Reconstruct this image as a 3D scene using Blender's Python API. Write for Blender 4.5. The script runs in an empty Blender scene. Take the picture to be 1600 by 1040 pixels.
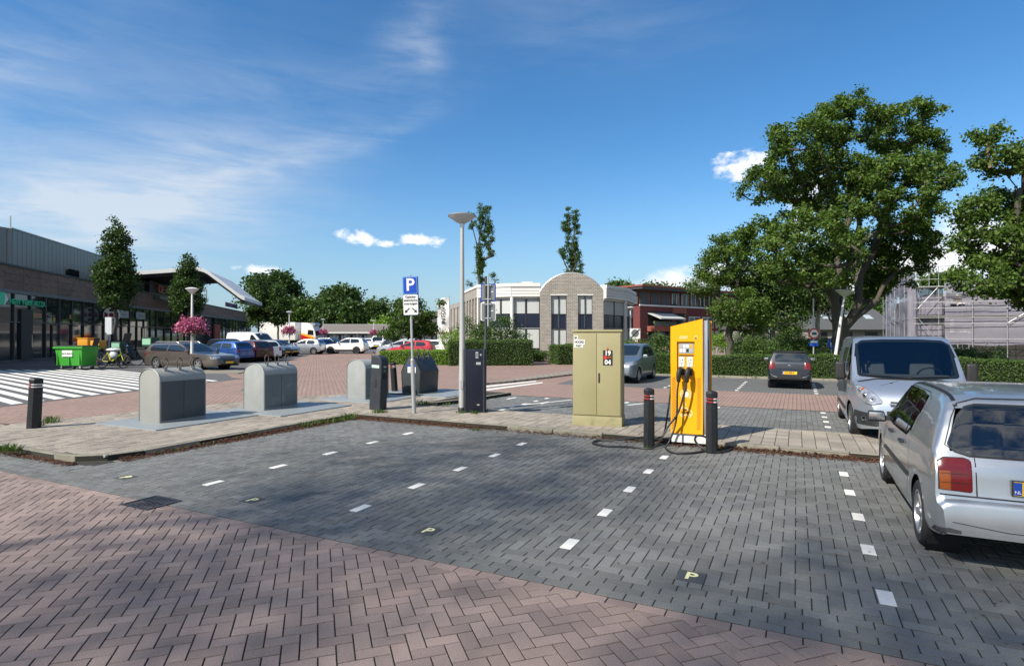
import bpy, bmesh, math, random
import numpy as np
from mathutils import Vector, Matrix
from mathutils.bvhtree import BVHTree
random.seed(7)
R = math.radians
scene = bpy.context.scene
COL = scene.collection
# ---------------------------------------------------------------- camera
FPX, HOR, CH = 900.0, 523.0, 1.9          # focal length in photo pixels, horizon row, eye height
cam = bpy.data.cameras.new("camera")
cam.sensor_width = 36.0
cam.lens = FPX / 1600.0 * 36.0
cam.clip_start = 0.05
cam.clip_end = 3000.0
camo = bpy.data.objects.new("camera", cam)
COL.objects.link(camo)
camo.location = (0, 0, CH)
camo.rotation_euler = (R(90) + math.atan((HOR - 520) / FPX), 0, 0)
scene.camera = camo
# ---------------------------------------------------------------- exposure
scene.view_settings.view_transform = 'Standard'
scene.view_settings.look = 'None'
scene.view_settings.exposure = 0.72
scene.view_settings.gamma = 1.0
try: scene.view_settings.use_curve_mapping = False
except Exception: pass
scene.cycles.max_bounces = 8
scene.cycles.transparent_max_bounces = 12
scene.cycles.use_adaptive_sampling = True
scene.cycles.caustics_reflective = False
scene.cycles.caustics_refractive = False
# ---------------------------------------------------------------- sun
SUN_EL = R(42)
SUN_DIR = Vector((-0.78, -0.62, 0)).normalized() * math.cos(SUN_EL) + Vector((0, 0, math.sin(SUN_EL)))
sl = bpy.data.lights.new("sun", 'SUN'); sl.energy = 4.6; sl.angle = R(0.8); sl.color = (1.0, 0.93, 0.82)
so = bpy.data.objects.new("sun", sl); COL.objects.link(so)
so.rotation_euler = SUN_DIR.to_track_quat('Z', 'Y').to_euler()
# ---------------------------------------------------------------- sky
world = bpy.data.worlds.new("World"); scene.world = world; world.use_nodes = True
nt = world.node_tree; nt.nodes.clear()
class NB:
    def __init__(s, t): s.t = t
    def n(s, ty, **k):
        x = s.t.nodes.new(ty)
        for a, b in k.items(): setattr(x, a, b)
        return x
    def put(s, v, sock):
        if isinstance(v, bpy.types.NodeSocket): s.t.links.new(v, sock)
        elif v is not None: sock.default_value = v
    def m(s, op, a, b=None, c=None, clamp=False):
        x = s.n('ShaderNodeMath', operation=op, use_clamp=clamp)
        s.put(a, x.inputs[0]); s.put(b, x.inputs[1]); s.put(c, x.inputs[2])
        return x.outputs[0]
    def mix(s, f, a, b, blend='MIX'):
        x = s.n('ShaderNodeMix', data_type='RGBA', blend_type=blend)
        s.put(f, x.inputs[0])
        s.put(a if isinstance(a, bpy.types.NodeSocket) else (*a, 1), x.inputs[6])
        s.put(b if isinstance(b, bpy.types.NodeSocket) else (*b, 1), x.inputs[7])
        return x.outputs[2]
    def noise(s, vec, scale, detail=4, rough=.55, dist=0):
        x = s.n('ShaderNodeTexNoise'); s.put(vec, x.inputs['Vector'])
        x.inputs['Scale'].default_value = scale; x.inputs['Detail'].default_value = detail
        x.inputs['Roughness'].default_value = rough; x.inputs['Distortion'].default_value = dist
        return x.outputs['Fac']
    def step(s, v, lo, hi):
        x = s.n('ShaderNodeMapRange', interpolation_type='SMOOTHSTEP')
        s.put(v, x.inputs[0]); x.inputs[1].default_value = lo; x.inputs[2].default_value = hi
        return x.outputs[0]
b = NB(nt)
sky = b.n('ShaderNodeTexSky', sky_type='NISHITA', sun_disc=False)
sky.sun_elevation = SUN_EL
sky.sun_rotation = math.atan2(SUN_DIR.x, SUN_DIR.y)
sky.air_density = 1.0; sky.dust_density = 0.25; sky.ozone_density = 2.6
tc = b.n('ShaderNodeTexCoord')
sp = b.n('ShaderNodeSeparateXYZ'); nt.links.new(tc.outputs['Generated'], sp.inputs[0])
az = b.m('ARCTAN2', sp.outputs[0], sp.outputs[1])      # 0 = straight ahead, + = right
el = b.m('ARCSINE', sp.outputs[2])
def pdir(px, py):
    x, z = (px - 800) / FPX, (HOR - py) / FPX
    return math.atan2(x, 1), math.atan2(z, math.hypot(x, 1))
def blob(px, py, rx, ry, rot=0.0):
    a0, e0 = pdir(px, py); ca, sa = math.cos(rot), math.sin(rot)
    da = b.m('SUBTRACT', az, a0); de = b.m('SUBTRACT', el, e0)
    u = b.m('DIVIDE', b.m('ADD', b.m('MULTIPLY', da, ca), b.m('MULTIPLY', de, -sa)), rx / FPX)
    v = b.m('DIVIDE', b.m('ADD', b.m('MULTIPLY', da, sa), b.m('MULTIPLY', de, ca)), ry / FPX)
    q = b.m('ADD', b.m('MULTIPLY', u, u), b.m('MULTIPLY', v, v))
    return b.m('POWER', 2.718, b.m('MULTIPLY', q, -1.0))
cv = b.n('ShaderNodeCombineXYZ'); nt.links.new(az, cv.inputs[0]); nt.links.new(el, cv.inputs[1])
def mapped(rot, sx, sy):
    mp = b.n('ShaderNodeMapping'); nt.links.new(cv.outputs[0], mp.inputs[0])
    mp.inputs['Rotation'].default_value = (0, 0, rot); mp.inputs['Scale'].default_value = (sx, sy, 1)
    return mp.outputs[0]
streak = b.noise(mapped(.42, 2.0, 11.0), 2.4, 8, .62, .5)
streak2 = b.noise(mapped(.30, 5.0, 30.0), 2.0, 6, .65, .3)
soft = b.noise(mapped(.4, 1.5, 3.2), 1.6, 4, .5, .3)
tex = b.m('ADD', b.m('MULTIPLY', streak, .42), b.m('ADD', b.m('MULTIPLY', streak2, .16), b.m('MULTIPLY', soft, .42)))
ci = None
def add(x, w):
    global ci
    y = b.m('MULTIPLY', x, w); ci = y if ci is None else b.m('ADD', ci, y)
add(blob(110, 335, 300, 62, -.40), .85); add(blob(330, 370, 150, 44, -.35), .5)
add(blob(-30, 400, 260, 70, -.5), .8); add(blob(-20, 100, 70, 30, -.3), .45)
add(blob(410, 265, 230, 18, -.42), .42); add(blob(480, 130, 180, 30, -.12), .16)
add(blob(640, 60, 60, 32, -.75), .5); add(blob(672, 92, 26, 40, -.2), .4); add(blob(595, 215, 48, 10, -.4), .6)
add(blob(930, 30, 200, 60, .1), .22); add(blob(1010, 50, 30, 4, 0), .0)
add(blob(-600, 250, 450, 180, -.4), .5)
cirrus = b.m('MULTIPLY', ci, b.step(tex, .30, .78))
elsewhere = b.m('MULTIPLY', b.step(tex, .56, .85), .06)
cirrus = b.m('MAXIMUM', b.m('MULTIPLY', cirrus, .95), elsewhere)
cirrus = b.m('MINIMUM', cirrus, .8)
puffn = b.noise(mapped(0, 1, 1.7), 34, 8, .62, .3)
puffb = b.noise(mapped(0, 1, 1.4), 9, 7, .58, .2)
def puffs(lst, nz, amp):
    out = None
    for p in lst:
        g = blob(*p); out = g if out is None else b.m('MAXIMUM', out, g)
    return b.m('MULTIPLY', b.step(b.m('ADD', out, b.m('MULTIPLY', b.m('SUBTRACT', nz, .5), amp)), .40, 1.0), b.step(out, .12, .5))
cu = puffs([(565, 372, 46, 13, .12), (600, 380, 26, 8, 0), (660, 375, 50, 11, 0), (405, 424, 38, 10, 0), (1152, 262, 38, 25, .25), (1185, 250, 26, 16, .2)], puffn, 2.0)
cb = puffs([(1050, 445, 90, 22, 0), (1120, 420, 60, 16, 0), (1470, 410, 120, 38, 0), (1540, 365, 60, 32, 0), (1650, 380, 160, 60, 0), (1290, 440, 200, 26, 0), (1255, 320, 40, 60, 0), (1950, 400, 260, 60, 0), (-700, 430, 300, 30, 0)], puffb, 2.0)
shade = b.step(b.m('ADD', b.m('MULTIPLY', el, 3.0), b.m('MULTIPLY', puffb, .9)), .25, 1.0)
ccol = b.mix(shade, (5.4, 6.0, 7.2), (9.6, 9.2, 8.9))
hs = b.n('ShaderNodeHueSaturation'); hs.inputs['Saturation'].default_value = 1.3; hs.inputs['Value'].default_value = 1.14
nt.links.new(sky.outputs[0], hs.inputs['Color'])
low = b.step(el, -.02, .35)
base = b.mix(low, (1.95, 3.3, 4.6), hs.outputs[0])      # the pale blue air near the horizon
base = b.mix(b.m('ADD', .2, b.m('MULTIPLY', low, .8)), base, hs.outputs[0])
c1 = b.mix(cirrus, base, (5.3, 5.8, 6.4))
c2 = b.mix(b.m('MULTIPLY', cu, .85), c1, (8.6, 8.6, 8.8))
c3 = b.mix(b.m('MULTIPLY', cb, .85), c2, ccol)
# broken altocumulus in the half of the sky behind the viewer (the near car's rear window mirrors it)
alto = b.n('ShaderNodeTexNoise'); nt.links.new(tc.outputs['Generated'], alto.inputs['Vector']); alto.inputs['Scale'].default_value = 13; alto.inputs['Detail'].default_value = 7; alto.inputs['Roughness'].default_value = .62
am_ = b.m('MULTIPLY', b.step(b.m('MULTIPLY', sp.outputs[1], -1.0), .0, .45), b.step(alto.outputs['Fac'], .42, .56))
c3 = b.mix(b.m('MULTIPLY', am_, .8), c3, (8.2, 8.4, 8.8))
bg = b.n('ShaderNodeBackground'); nt.links.new(c3, bg.inputs[0]); bg.inputs[1].default_value = 0.085
wo = b.n('ShaderNodeOutputWorld'); nt.links.new(bg.outputs[0], wo.inputs[0])
# ---------------------------------------------------------------- helpers
def G(px, py, z0=0.0):
    "point of the ground (height z0) seen at a photo pixel"
    Z = FPX * (CH - z0) / (py - HOR)
    return Vector(((px - 800) / FPX * Z, Z, z0))
def W(px, py, Z):
    return Vector(((px - 800) / FPX * Z, Z, CH + (HOR - py) / FPX * Z))
TH = R(26.3); UH = Vector((math.sin(TH), math.cos(TH), 0)); VH = Vector((math.cos(TH), -math.sin(TH), 0))
C0 = Vector((-3.65, 13.26, 0))            # inner corner of the kerb; s runs along VH, t along UH
def ST(s, t, z=0.0): return C0 + VH * s + UH * t + Vector((0, 0, z))
LABELS = set()
def tag(o, label=None, cat=None, group=None, kind=None):
    if label: o['label'] = label
    if cat: o['category'] = cat
    if group: o['group'] = group
    if kind: o['kind'] = kind
    return o
def thing(name, label, cat, loc=(0, 0, 0), rz=0.0, group=None, tilt=(0, 0)):
    o = bpy.data.objects.new(name, None); COL.objects.link(o)
    o.location = loc; o.rotation_euler = (tilt[0], tilt[1], rz); o.empty_display_size = .2
    return tag(o, label, cat, group)
def link(name, me, m=None, parent=None):
    o = bpy.data.objects.new(name, me); COL.objects.link(o)
    if m is not None and not me.materials: me.materials.append(m)
    if parent: o.parent = parent
    return o
def copy_tree(o, parent=None):
    c = o.copy(); COL.objects.link(c); c.parent = parent
    for ch in list(o.children): copy_tree(ch, c)
    return c
def catmull(pts, n=8, closed=False):
    pts = [Vector(p) for p in pts]; out = []
    N = len(pts)
    rng = range(N if closed else N - 1)
    for i in rng:
        if closed: p0, p1, p2, p3 = pts[(i - 1) % N], pts[i], pts[(i + 1) % N], pts[(i + 2) % N]
        else: p0, p1, p2, p3 = pts[max(i - 1, 0)], pts[i], pts[i + 1], pts[min(i + 2, N - 1)]
        for k in range(n):
            t = k / n
            out.append(.5 * ((2 * p1) + (p2 - p0) * t + (2 * p0 - 5 * p1 + 4 * p2 - p3) * t * t + (3 * p1 - p0 - 3 * p2 + p3) * t ** 3))
    if not closed: out.append(pts[-1])
    return out
class MB:
    def __init__(s): s.v = []; s.f = []
    def add(s, vs, fs):
        n = len(s.v); s.v.extend([tuple(v) for v in vs]); s.f.extend([tuple(i + n for i in f) for f in fs]); return s
    def box(s, c, d, rz=0.0, ry=0.0, rx=0.0, taper=1.0):
        hx, hy, hz = d[0] / 2, d[1] / 2, d[2] / 2
        M = Matrix.Translation(c) @ Matrix.Rotation(rz, 4, 'Z') @ Matrix.Rotation(ry, 4, 'Y') @ Matrix.Rotation(rx, 4, 'X')
        vs = [M @ Vector((x * (taper if z > 0 else 1), y * (taper if z > 0 else 1), z)) for z in (-hz, hz) for y in (-hy, hy) for x in (-hx, hx)]
        return s.add(vs, [(0, 2, 3, 1), (4, 5, 7, 6), (0, 1, 5, 4), (2, 6, 7, 3), (0, 4, 6, 2), (1, 3, 7, 5)])
    def bar(s, x0, x1, y0, y1, z0, z1):
        return s.box(((x0 + x1) / 2, (y0 + y1) / 2, (z0 + z1) / 2), (abs(x1 - x0), abs(y1 - y0), abs(z1 - z0)))
    def tube(s, pts, r, n=8, cap=True):
        pts = [Vector(p) for p in pts]; N = len(pts)
        rs = r if isinstance(r, (list, tuple)) else [r] * N
        base = len(s.v); up = Vector((0, 0, 1)); prev = None
        for i, p in enumerate(pts):
            d = (pts[min(i + 1, N - 1)] - pts[max(i - 1, 0)])
            d = d.normalized() if d.length > 1e-9 else Vector((0, 0, 1))
            if prev is None:
                a = d.cross(up) if abs(d.dot(up)) < .95 else d.cross(Vector((1, 0, 0)))
            else: a = prev - d * prev.dot(d)
            if a.length < 1e-6: a = d.orthogonal()
            a.normalize(); prev = a; c = d.cross(a)
            for k in range(n):
                t = 2 * math.pi * k / n
                s.v.append(tuple(p + (a * math.cos(t) + c * math.sin(t)) * rs[i]))
        for i in range(N - 1):
            for k in range(n):
                q = base + i * n; k2 = (k + 1) % n
                s.f.append((q + k, q + k2, q + n + k2, q + n + k))
        if cap:
            s.f.append(tuple(base + k for k in reversed(range(n)))); s.f.append(tuple(base + (N - 1) * n + k for k in range(n)))
        return s
    def cyl(s, a, c, r, n=16, r2=None): return s.tube([a, c], [r, r if r2 is None else r2], n)
    def lathe(s, prof, n=24, M=None):
        M = M or Matrix(); base = len(s.v); N = len(prof)
        for r, z in prof:
            for k in range(n):
                t = 2 * math.pi * k / n
                s.v.append(tuple(M @ Vector((r * math.cos(t), r * math.sin(t), z))))
        for i in range(N - 1):
            for k in range(n):
                q = base + i * n; k2 = (k + 1) % n
                s.f.append((q + k, q + k2, q + n + k2, q + n + k))
        return s
    def prism(s, poly, z0, z1, M=None):
        M = M or Matrix(); n = len(poly); base = len(s.v)
        for z in (z0, z1):
            for p in poly: s.v.append(tuple(M @ Vector((p[0], p[1], z))))
        for k in range(n):
            k2 = (k + 1) % n; s.f.append((base + k, base + k2, base + n + k2, base + n + k))
        s.f.append(tuple(base + k for k in reversed(range(n)))); s.f.append(tuple(base + n + k for k in range(n)))
        return s
    def sphere(s, c, r, n=12, m=8):
        r = r if isinstance(r, (tuple, list)) else (r, r, r)
        pr = [(math.sin(math.pi * i / m), -math.cos(math.pi * i / m)) for i in range(m + 1)]
        pr[0] = (1e-4, -1); pr[-1] = (1e-4, 1)
        M = Matrix.Translation(c) @ Matrix.Diagonal((r[0], r[1], r[2], 1))
        return s.lathe(pr, n, M)
    def quad(s, a, b_, c, d): return s.add([a, b_, c, d], [(0, 1, 2, 3)])
    def mesh(s, name):
        me = bpy.data.meshes.new(name); me.from_pydata(s.v, [], s.f); me.update(); return me
    def build(s, name, m, parent=None, smooth=False, bevel=0.0, seg=2, angle=35, flip=False):
        me = s.mesh(name)
        bm = bmesh.new(); bm.from_mesh(me)
        bmesh.ops.remove_doubles(bm, verts=bm.verts, dist=1e-5)
        bmesh.ops.recalc_face_normals(bm, faces=bm.faces)
        if bevel:
            es = [e for e in bm.edges if len(e.link_faces) == 2 and e.calc_face_angle(0) > R(30)]
            bmesh.ops.bevel(bm, geom=es, offset=bevel, segments=seg, profile=.7, affect='EDGES', clamp_overlap=True)
        bm.to_mesh(me); bm.free()
        if smooth or bevel:
            me.polygons.foreach_set('use_smooth', [True] * len(me.polygons))
            try: me.set_sharp_from_angle(angle=R(angle if not bevel else 50))
            except Exception: pass
        return link(name, me, m, parent)
_txt = {}
def text(body, size, m, parent, loc, rot=(R(90), 0, 0), name='lettering', align='CENTER', ext=.002, sx=1.0, bold=0.0, label=None):
    cu = bpy.data.curves.new(name, 'FONT'); cu.body = body; cu.size = size; cu.align_x = align; cu.align_y = 'CENTER'
    cu.extrude = ext; cu.offset = bold; cu.resolution_u = 3
    o0 = bpy.data.objects.new('t', cu); COL.objects.link(o0)
    dg = bpy.context.evaluated_depsgraph_get(); me = bpy.data.meshes.new_from_object(o0.evaluated_get(dg))
    bpy.data.objects.remove(o0); me.materials.clear()
    o = link(name, me, m, parent); o.location = loc; o.rotation_euler = rot; o.scale = (sx, 1, 1)
    if label: o['label'] = label
    return o
# ---------------------------------------------------------------- materials
MATS = {}
def mat(name, col, rough=.6, metal=0.0, var=0.0, vscale=3.0, bump=0.0, bscale=60.0, spec=.5, coat=0.0, dirt=None, dscale=1.5, isl=0.0, emit=0.0, grain=0.0, world=False):
    if name in MATS: return MATS[name]
    m = bpy.data.materials.new(name); m.use_nodes = True; t = m.node_tree; q = NB(t)
    p = t.nodes['Principled BSDF']
    p.inputs['Roughness'].default_value = rough; p.inputs['Metallic'].default_value = metal
    p.inputs['Specular IOR Level'].default_value = spec; p.inputs['Coat Weight'].default_value = coat
    p.inputs['Coat Roughness'].default_value = .06
    tcn = q.n('ShaderNodeTexCoord'); vec = q.n('ShaderNodeNewGeometry').outputs['Position'] if world else tcn.outputs['Object']
    c = q.n('ShaderNodeRGB').outputs[0]; c.default_value = (*col, 1)
    if isl:
        gi = q.n('ShaderNodeNewGeometry'); oi = q.n('ShaderNodeObjectInfo')
        r = q.m('FRACT', q.m('ADD', gi.outputs['Random Per Island'], oi.outputs['Random']))
        f = q.m('ADD', 1 - isl, q.m('MULTIPLY', r, 2 * isl))
        v = q.n('ShaderNodeCombineXYZ'); [q.put(f, v.inputs[i]) for i in range(3)]
        c = q.mix(1.0, c, v.outputs[0], 'MULTIPLY')
    if var:
        nz = q.noise(vec, vscale, 6, .6)
        f = q.m('ADD', 1 - var, q.m('MULTIPLY', nz, 2 * var))
        v = q.n('ShaderNodeCombineXYZ'); [q.put(f, v.inputs[i]) for i in range(3)]
        c = q.mix(1.0, c, v.outputs[0], 'MULTIPLY')
    if dirt:
        nz = q.noise(vec, dscale, 8, .68, .4)
        c = q.mix(q.m('MULTIPLY', q.step(nz, .5, .72), dirt[3]), c, dirt[:3])
    if grain:
        nz = q.noise(vec, 130, 3, .7); nl = q.noise(vec, .55, 7, .62, .6)
        f = q.m('MULTIPLY', q.m('ADD', 1 - grain, q.m('MULTIPLY', q.step(nz, .25, .75), 2 * grain)), q.m('ADD', .86, q.m('MULTIPLY', q.step(nl, .3, .7), .26)))
        v = q.n('ShaderNodeCombineXYZ'); [q.put(f, v.inputs[i]) for i in range(3)]
        c = q.mix(1.0, c, v.outputs[0], 'MULTIPLY')
    t.links.new(c, p.inputs['Base Color'])
    if bump:
        nz = q.noise(vec, bscale, 5, .6); bn = q.n('ShaderNodeBump'); bn.inputs['Strength'].default_value = bump
        bn.inputs['Distance'].default_value = .01; t.links.new(nz, bn.inputs['Height']); t.links.new(bn.outputs[0], p.inputs['Normal'])
    if rough > .15:
        nr = q.noise(vec, vscale * 4 + 2, 4, .6)
        t.links.new(q.m('ADD', max(rough - .06, .02), q.m('MULTIPLY', nr, .12)), p.inputs['Roughness'])
    if emit:
        t.links.new(c, p.inputs['Emission Color']); p.inputs['Emission Strength'].default_value = emit
    MATS[name] = m; return m
def leafmat(name, c1, c2, trans=.25, rough=.5):
    if name in MATS: return MATS[name]
    m = bpy.data.materials.new(name); m.use_nodes = True; t = m.node_tree; q = NB(t)
    p = t.nodes['Principled BSDF']; out = t.nodes['Material Output']
    gi = q.n('ShaderNodeNewGeometry'); r = gi.outputs['Random Per Island']
    tcn = q.n('ShaderNodeTexCoord')
    nz = q.noise(tcn.outputs['Object'], .9, 3, .5)
    f = q.m('ADD', q.m('MULTIPLY', r, .75), q.m('MULTIPLY', q.step(nz, .3, .7), .25))
    c = q.mix(f, c1, c2); t.links.new(c, p.inputs['Base Color'])
    p.inputs['Roughness'].default_value = rough; p.inputs['Specular IOR Level'].default_value = .22
    tr = q.n('ShaderNodeBsdfTranslucent'); c3 = q.mix(1.0, c, (1.3, 1.5, .5), 'MULTIPLY'); t.links.new(c3, tr.inputs[0])
    mx = q.n('ShaderNodeMixShader'); mx.inputs[0].default_value = trans
    t.links.new(p.outputs[0], mx.inputs[1]); t.links.new(tr.outputs[0], mx.inputs[2]); t.links.new(mx.outputs[0], out.inputs[0])
    MATS[name] = m; return m
def pavemat(name, col, col2, rot, bw, bh, joint, off=.5):
    m = bpy.data.materials.new(name); m.use_nodes = True; t = m.node_tree; q = NB(t); p = t.nodes['Principled BSDF']
    tcn = q.n('ShaderNodeTexCoord'); mp = q.n('ShaderNodeMapping'); t.links.new(tcn.outputs['Object'], mp.inputs[0])
    mp.inputs['Rotation'].default_value = (0, 0, rot)
    br = q.n('ShaderNodeTexBrick'); t.links.new(mp.outputs[0], br.inputs[0]); br.offset = off
    br.inputs['Scale'].default_value = 1.0; br.inputs['Brick Width'].default_value = bw; br.inputs['Row Height'].default_value = bh
    br.inputs['Mortar Size'].default_value = joint; br.inputs['Mortar Smooth'].default_value = .3; br.inputs['Bias'].default_value = 0
    br.inputs['Color1'].default_value = (*col, 1); br.inputs['Color2'].default_value = (*col2, 1); br.inputs['Mortar'].default_value = (.05, .045, .04, 1)
    nz = q.noise(tcn.outputs['Object'], .35, 5, .6); v = q.n('ShaderNodeCombineXYZ')
    f = q.m('ADD', .78, q.m('MULTIPLY', nz, .44)); [q.put(f, v.inputs[i]) for i in range(3)]
    c = q.mix(1.0, br.outputs[0], v.outputs[0], 'MULTIPLY')
    n3 = q.noise(tcn.outputs['Object'], 2.2, 6, .7); c = q.mix(q.m('MULTIPLY', q.step(n3, .55, .75), .3), c, (.09, .08, .07))
    t.links.new(c, p.inputs['Base Color']); p.inputs['Roughness'].default_value = .85
    bn = q.n('ShaderNodeBump'); bn.inputs['Strength'].default_value = .5; bn.inputs['Distance'].default_value = .01
    t.links.new(q.m('SUBTRACT', 1.0, br.outputs[1]), bn.inputs['Height']); t.links.new(bn.outputs[0], p.inputs['Normal'])
    return m
M = {}
M['white'] = mat('white paint', (.72, .71, .68), .55, var=.08)
M['road_white'] = mat('road paint', (.66, .65, .6), .75, var=.16, vscale=9, dirt=(.3, .29, .27, .5), dscale=25)
M['p_yellow'] = mat('pale yellow paint', (.72, .68, .36), .7)
M['black'] = mat('black plastic', (.015, .015, .017), .45)
M['rubber'] = mat('rubber', (.018, .018, .019), .75, var=.25, vscale=12)
M['anthracite'] = mat('anthracite coating', (.026, .03, .037), .48, var=.12, dirt=(.1, .1, .1, .25), dscale=7, spec=.35)
M['alu'] = mat('aluminium', (.55, .55, .54), .38, .8, var=.1)
M['galv'] = mat('galvanised steel', (.42, .43, .42), .5, .6, var=.2, vscale=14)
M['lampwhite'] = mat('lamp post paint', (.62, .62, .6), .4, var=.06)
M['lampglass'] = mat('lamp diffuser', (.55, .56, .56), .25, spec=.6)
M['glass'] = mat('dark glass', (.012, .016, .02), .04, spec=.9, coat=0)
M['shopglass'] = mat('shop glass', (.022, .028, .03), .05, spec=.8)
M['curtain'] = mat('net curtain', (.42, .44, .43), .8, var=.14, vscale=7)
M['spandrel'] = mat('navy panel', (.008, .011, .03), .2)
M['chrome'] = mat('chrome', (.7, .7, .7), .12, 1.0)
M['rim'] = mat('alloy rim', (.42, .43, .44), .35, .85)
M['soil'] = mat('soil', (.06, .05, .035), .95, var=.3)
M['bark'] = mat('bark', (.065, .056, .045), .9, var=.3, vscale=9, bump=.8, bscale=25)
M['bark_pale'] = mat('pale bark', (.3, .27, .22), .85, var=.35, vscale=6)
M['leaf_oak'] = leafmat('oak leaf', (.034, .074, .014), (.13, .195, .042), .32)
M['leaf_dark'] = leafmat('dark leaf', (.024, .05, .014), (.07, .12, .03), .22)
M['leaf_mid'] = leafmat('mid leaf', (.035, .07, .015), (.09, .15, .035))
M['leaf_hedge'] = leafmat('hedge leaf', (.04, .075, .018), (.1, .16, .04))
M['leaf_lime'] = leafmat('lime leaf', (.11, .2, .025), (.2, .32, .05))
M['leaf_silver'] = leafmat('silver leaf', (.1, .13, .08), (.22, .26, .18))
M['petal'] = leafmat('petal', (.2, .005, .08), (.66, .22, .38), .15)
M['litter'] = leafmat('dead leaf', (.04, .018, .012), (.15, .075, .045), .1, .8)
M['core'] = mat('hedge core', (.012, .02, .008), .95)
M['sign_blue'] = mat('sign blue', (.008, .06, .42), .35); M['sign_white'] = mat('sign white', (.68, .68, .66), .4); M['sign_edge'] = mat('sign edge', (.12, .28, .55), .5); M['sign_red'] = mat('sign red', (.5, .02, .03), .4); M['sign_back'] = mat('sign back', (.2, .21, .21), .5, .3, var=.08)
M['stk'] = mat('sticker white', (.66, .66, .62), .5); M['plate_b'] = mat('plate blue', (.01, .06, .35), .4); M['ink'] = mat('black print', (.01, .01, .01), .6)
M['trim'] = mat('car trim', (.02, .021, .023), .5)
M['amberlens'] = mat('amber lens', (.28, .065, .006), .2, coat=.2)
# ================================================================ ground, roads, paving
M['brick_red'] = mat('red clinker', (.245, .185, .16), .85, var=.12, vscale=1.2, bump=.6, bscale=150, isl=.17, grain=.3, world=True, dirt=(.1, .085, .075, .35), dscale=1.1)
M['brick_grey'] = mat('grey paver', (.13, .134, .128), .85, var=.14, vscale=1.2, bump=.6, bscale=150, isl=.18, grain=.32, world=True, dirt=(.15, .145, .13, .4), dscale=1.3)
M['tile'] = mat('concrete tile', (.265, .232, .19), .85, var=.16, vscale=2, bump=.5, bscale=120, isl=.17, grain=.24, world=True, dirt=(.2, .18, .14, .5), dscale=2.5)
M['kerb'] = mat('concrete kerb', (.2, .185, .145), .88, var=.25, vscale=5, bump=.4, bscale=80, dirt=(.07, .075, .045, .75), dscale=4, grain=.2, world=True)
M['sand'] = mat('joint sand', (.022, .02, .016), .98, var=.35, vscale=8, dirt=(.03, .045, .015, .7), dscale=2.5)
M['grass'] = mat('grass ground', (.09, .12, .035), .95, var=.35, vscale=3, bump=.5, bscale=30)
M['asphalt'] = mat('asphalt', (.085, .085, .085), .9, var=.18, vscale=1.5, bump=.3, bscale=90)
ANG = -TH
M['far_red'] = pavemat('far red paving', (.34, .225, .175), (.28, .185, .15), TH, .21, .105, .012)
M['far_grey'] = pavemat('far grey paving', (.135, .14, .135), (.11, .115, .112), TH, .21, .105, .011)
M['far_tile'] = pavemat('far tile paving', (.27, .24, .2), (.23, .205, .17), TH, .3, .3, .015)
def sheet(name, pts, z, m, kind='structure', parent=None, thick=None):
    mb = MB(); P = [Vector((p[0], p[1], z)) for p in pts]
    if thick:
        mb.prism([(p.x, p.y) for p in P], z - thick, z)
    else: mb.add(P, [tuple(range(len(P)))])
    o = mb.build(name, m, parent)
    if not thick and o.data.polygons[0].normal.z < 0: o.data.flip_normals()
    if kind: o['kind'] = kind
    return o
sheet('ground', [(-1500, -300), (1500, -300), (1500, 1800), (-1500, 1800)], -.06, M['grass'])
SS = lambda lst: [ST(*p) for p in lst]
road = sheet('road', [(-200, -14), (-3.5, -14)] and SS([(-60, -40), (30, -40), (30, -4), (-60, -4)]), -.018, M['far_red'])
street = sheet('street', SS([(-60, -3.99), (-.2, -3.99), (-.2, 2.2), (1.2, 6.1), (.3, 15.7), (9, 30), (9, 150), (-60, 150)]), -.010, M['far_red'])
bay = sheet('parking_bays', SS([(-3, -6.25), (26, -6.25), (26, .06), (0, .06), (-.1, -5.0), (-3, -5.35)]), -.0058, M['sand'])
bay_far = sheet('parking_bays', SS([(.5, 1.9), (30, 1.9), (30, 18.2), (.4, 18.2)]), -.014, M['far_grey'])
lane = sheet('lane', SS([(-1.7, 6.1), (30, 6.1), (30, 10.5), (-.9, 10.5)]), -.006, M['far_red'])
nearbed = sheet('road_bed', SS([(-3.2, -12), (15, -12), (15, -6.2), (-3.2, -6.2)]), -.0068, M['sand'])
# ---- brick laying
def clip(poly, a, b_, c):
    "keep a*x+b*y<=c"
    out = []
    for i in range(len(poly)):
        p, q = poly[i], poly[(i + 1) % len(poly)]
        dp, dq = a * p[0] + b_ * p[1] - c, a * q[0] + b_ * q[1] - c
        if dp <= 0: out.append(p)
        if dp * dq < 0:
            t = dp / (dp - dq); out.append((p[0] + (q[0] - p[0]) * t, p[1] + (q[1] - p[1]) * t))
    return out
GAP = [.0046]
def brick_geo(poly, gap=None, ch=.0016, depth=.03):
    "inset convex polygon -> chamfered block, returns verts, faces"
    gap = GAP[0] if gap is None else gap
    cx = sum(p[0] for p in poly) / len(poly); cy = sum(p[1] for p in poly) / len(poly)
    def inset(d):
        r = []
        for p in poly:
            dx, dy = p[0] - cx, p[1] - cy
            r.append((cx + math.copysign(max(abs(dx) - d, 0), dx), cy + math.copysign(max(abs(dy) - d, 0), dy)))
        return r
    a, b_ = inset(gap), inset(gap + ch); n = len(poly)
    V = [(p[0], p[1], 0) for p in b_] + [(p[0], p[1], -ch) for p in a] + [(p[0], p[1], -depth) for p in a]
    F = [tuple(range(n))]
    for k in range(n):
        k2 = (k + 1) % n
        F.append((n + k, n + k2, k2, k)); F.append((2 * n + k, 2 * n + k2, n + k2, n + k))
    return V, F
def area(p): return abs(sum(p[i][0] * p[(i + 1) % len(p)][1] - p[(i + 1) % len(p)][0] * p[i][1] for i in range(len(p)))) / 2
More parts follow.
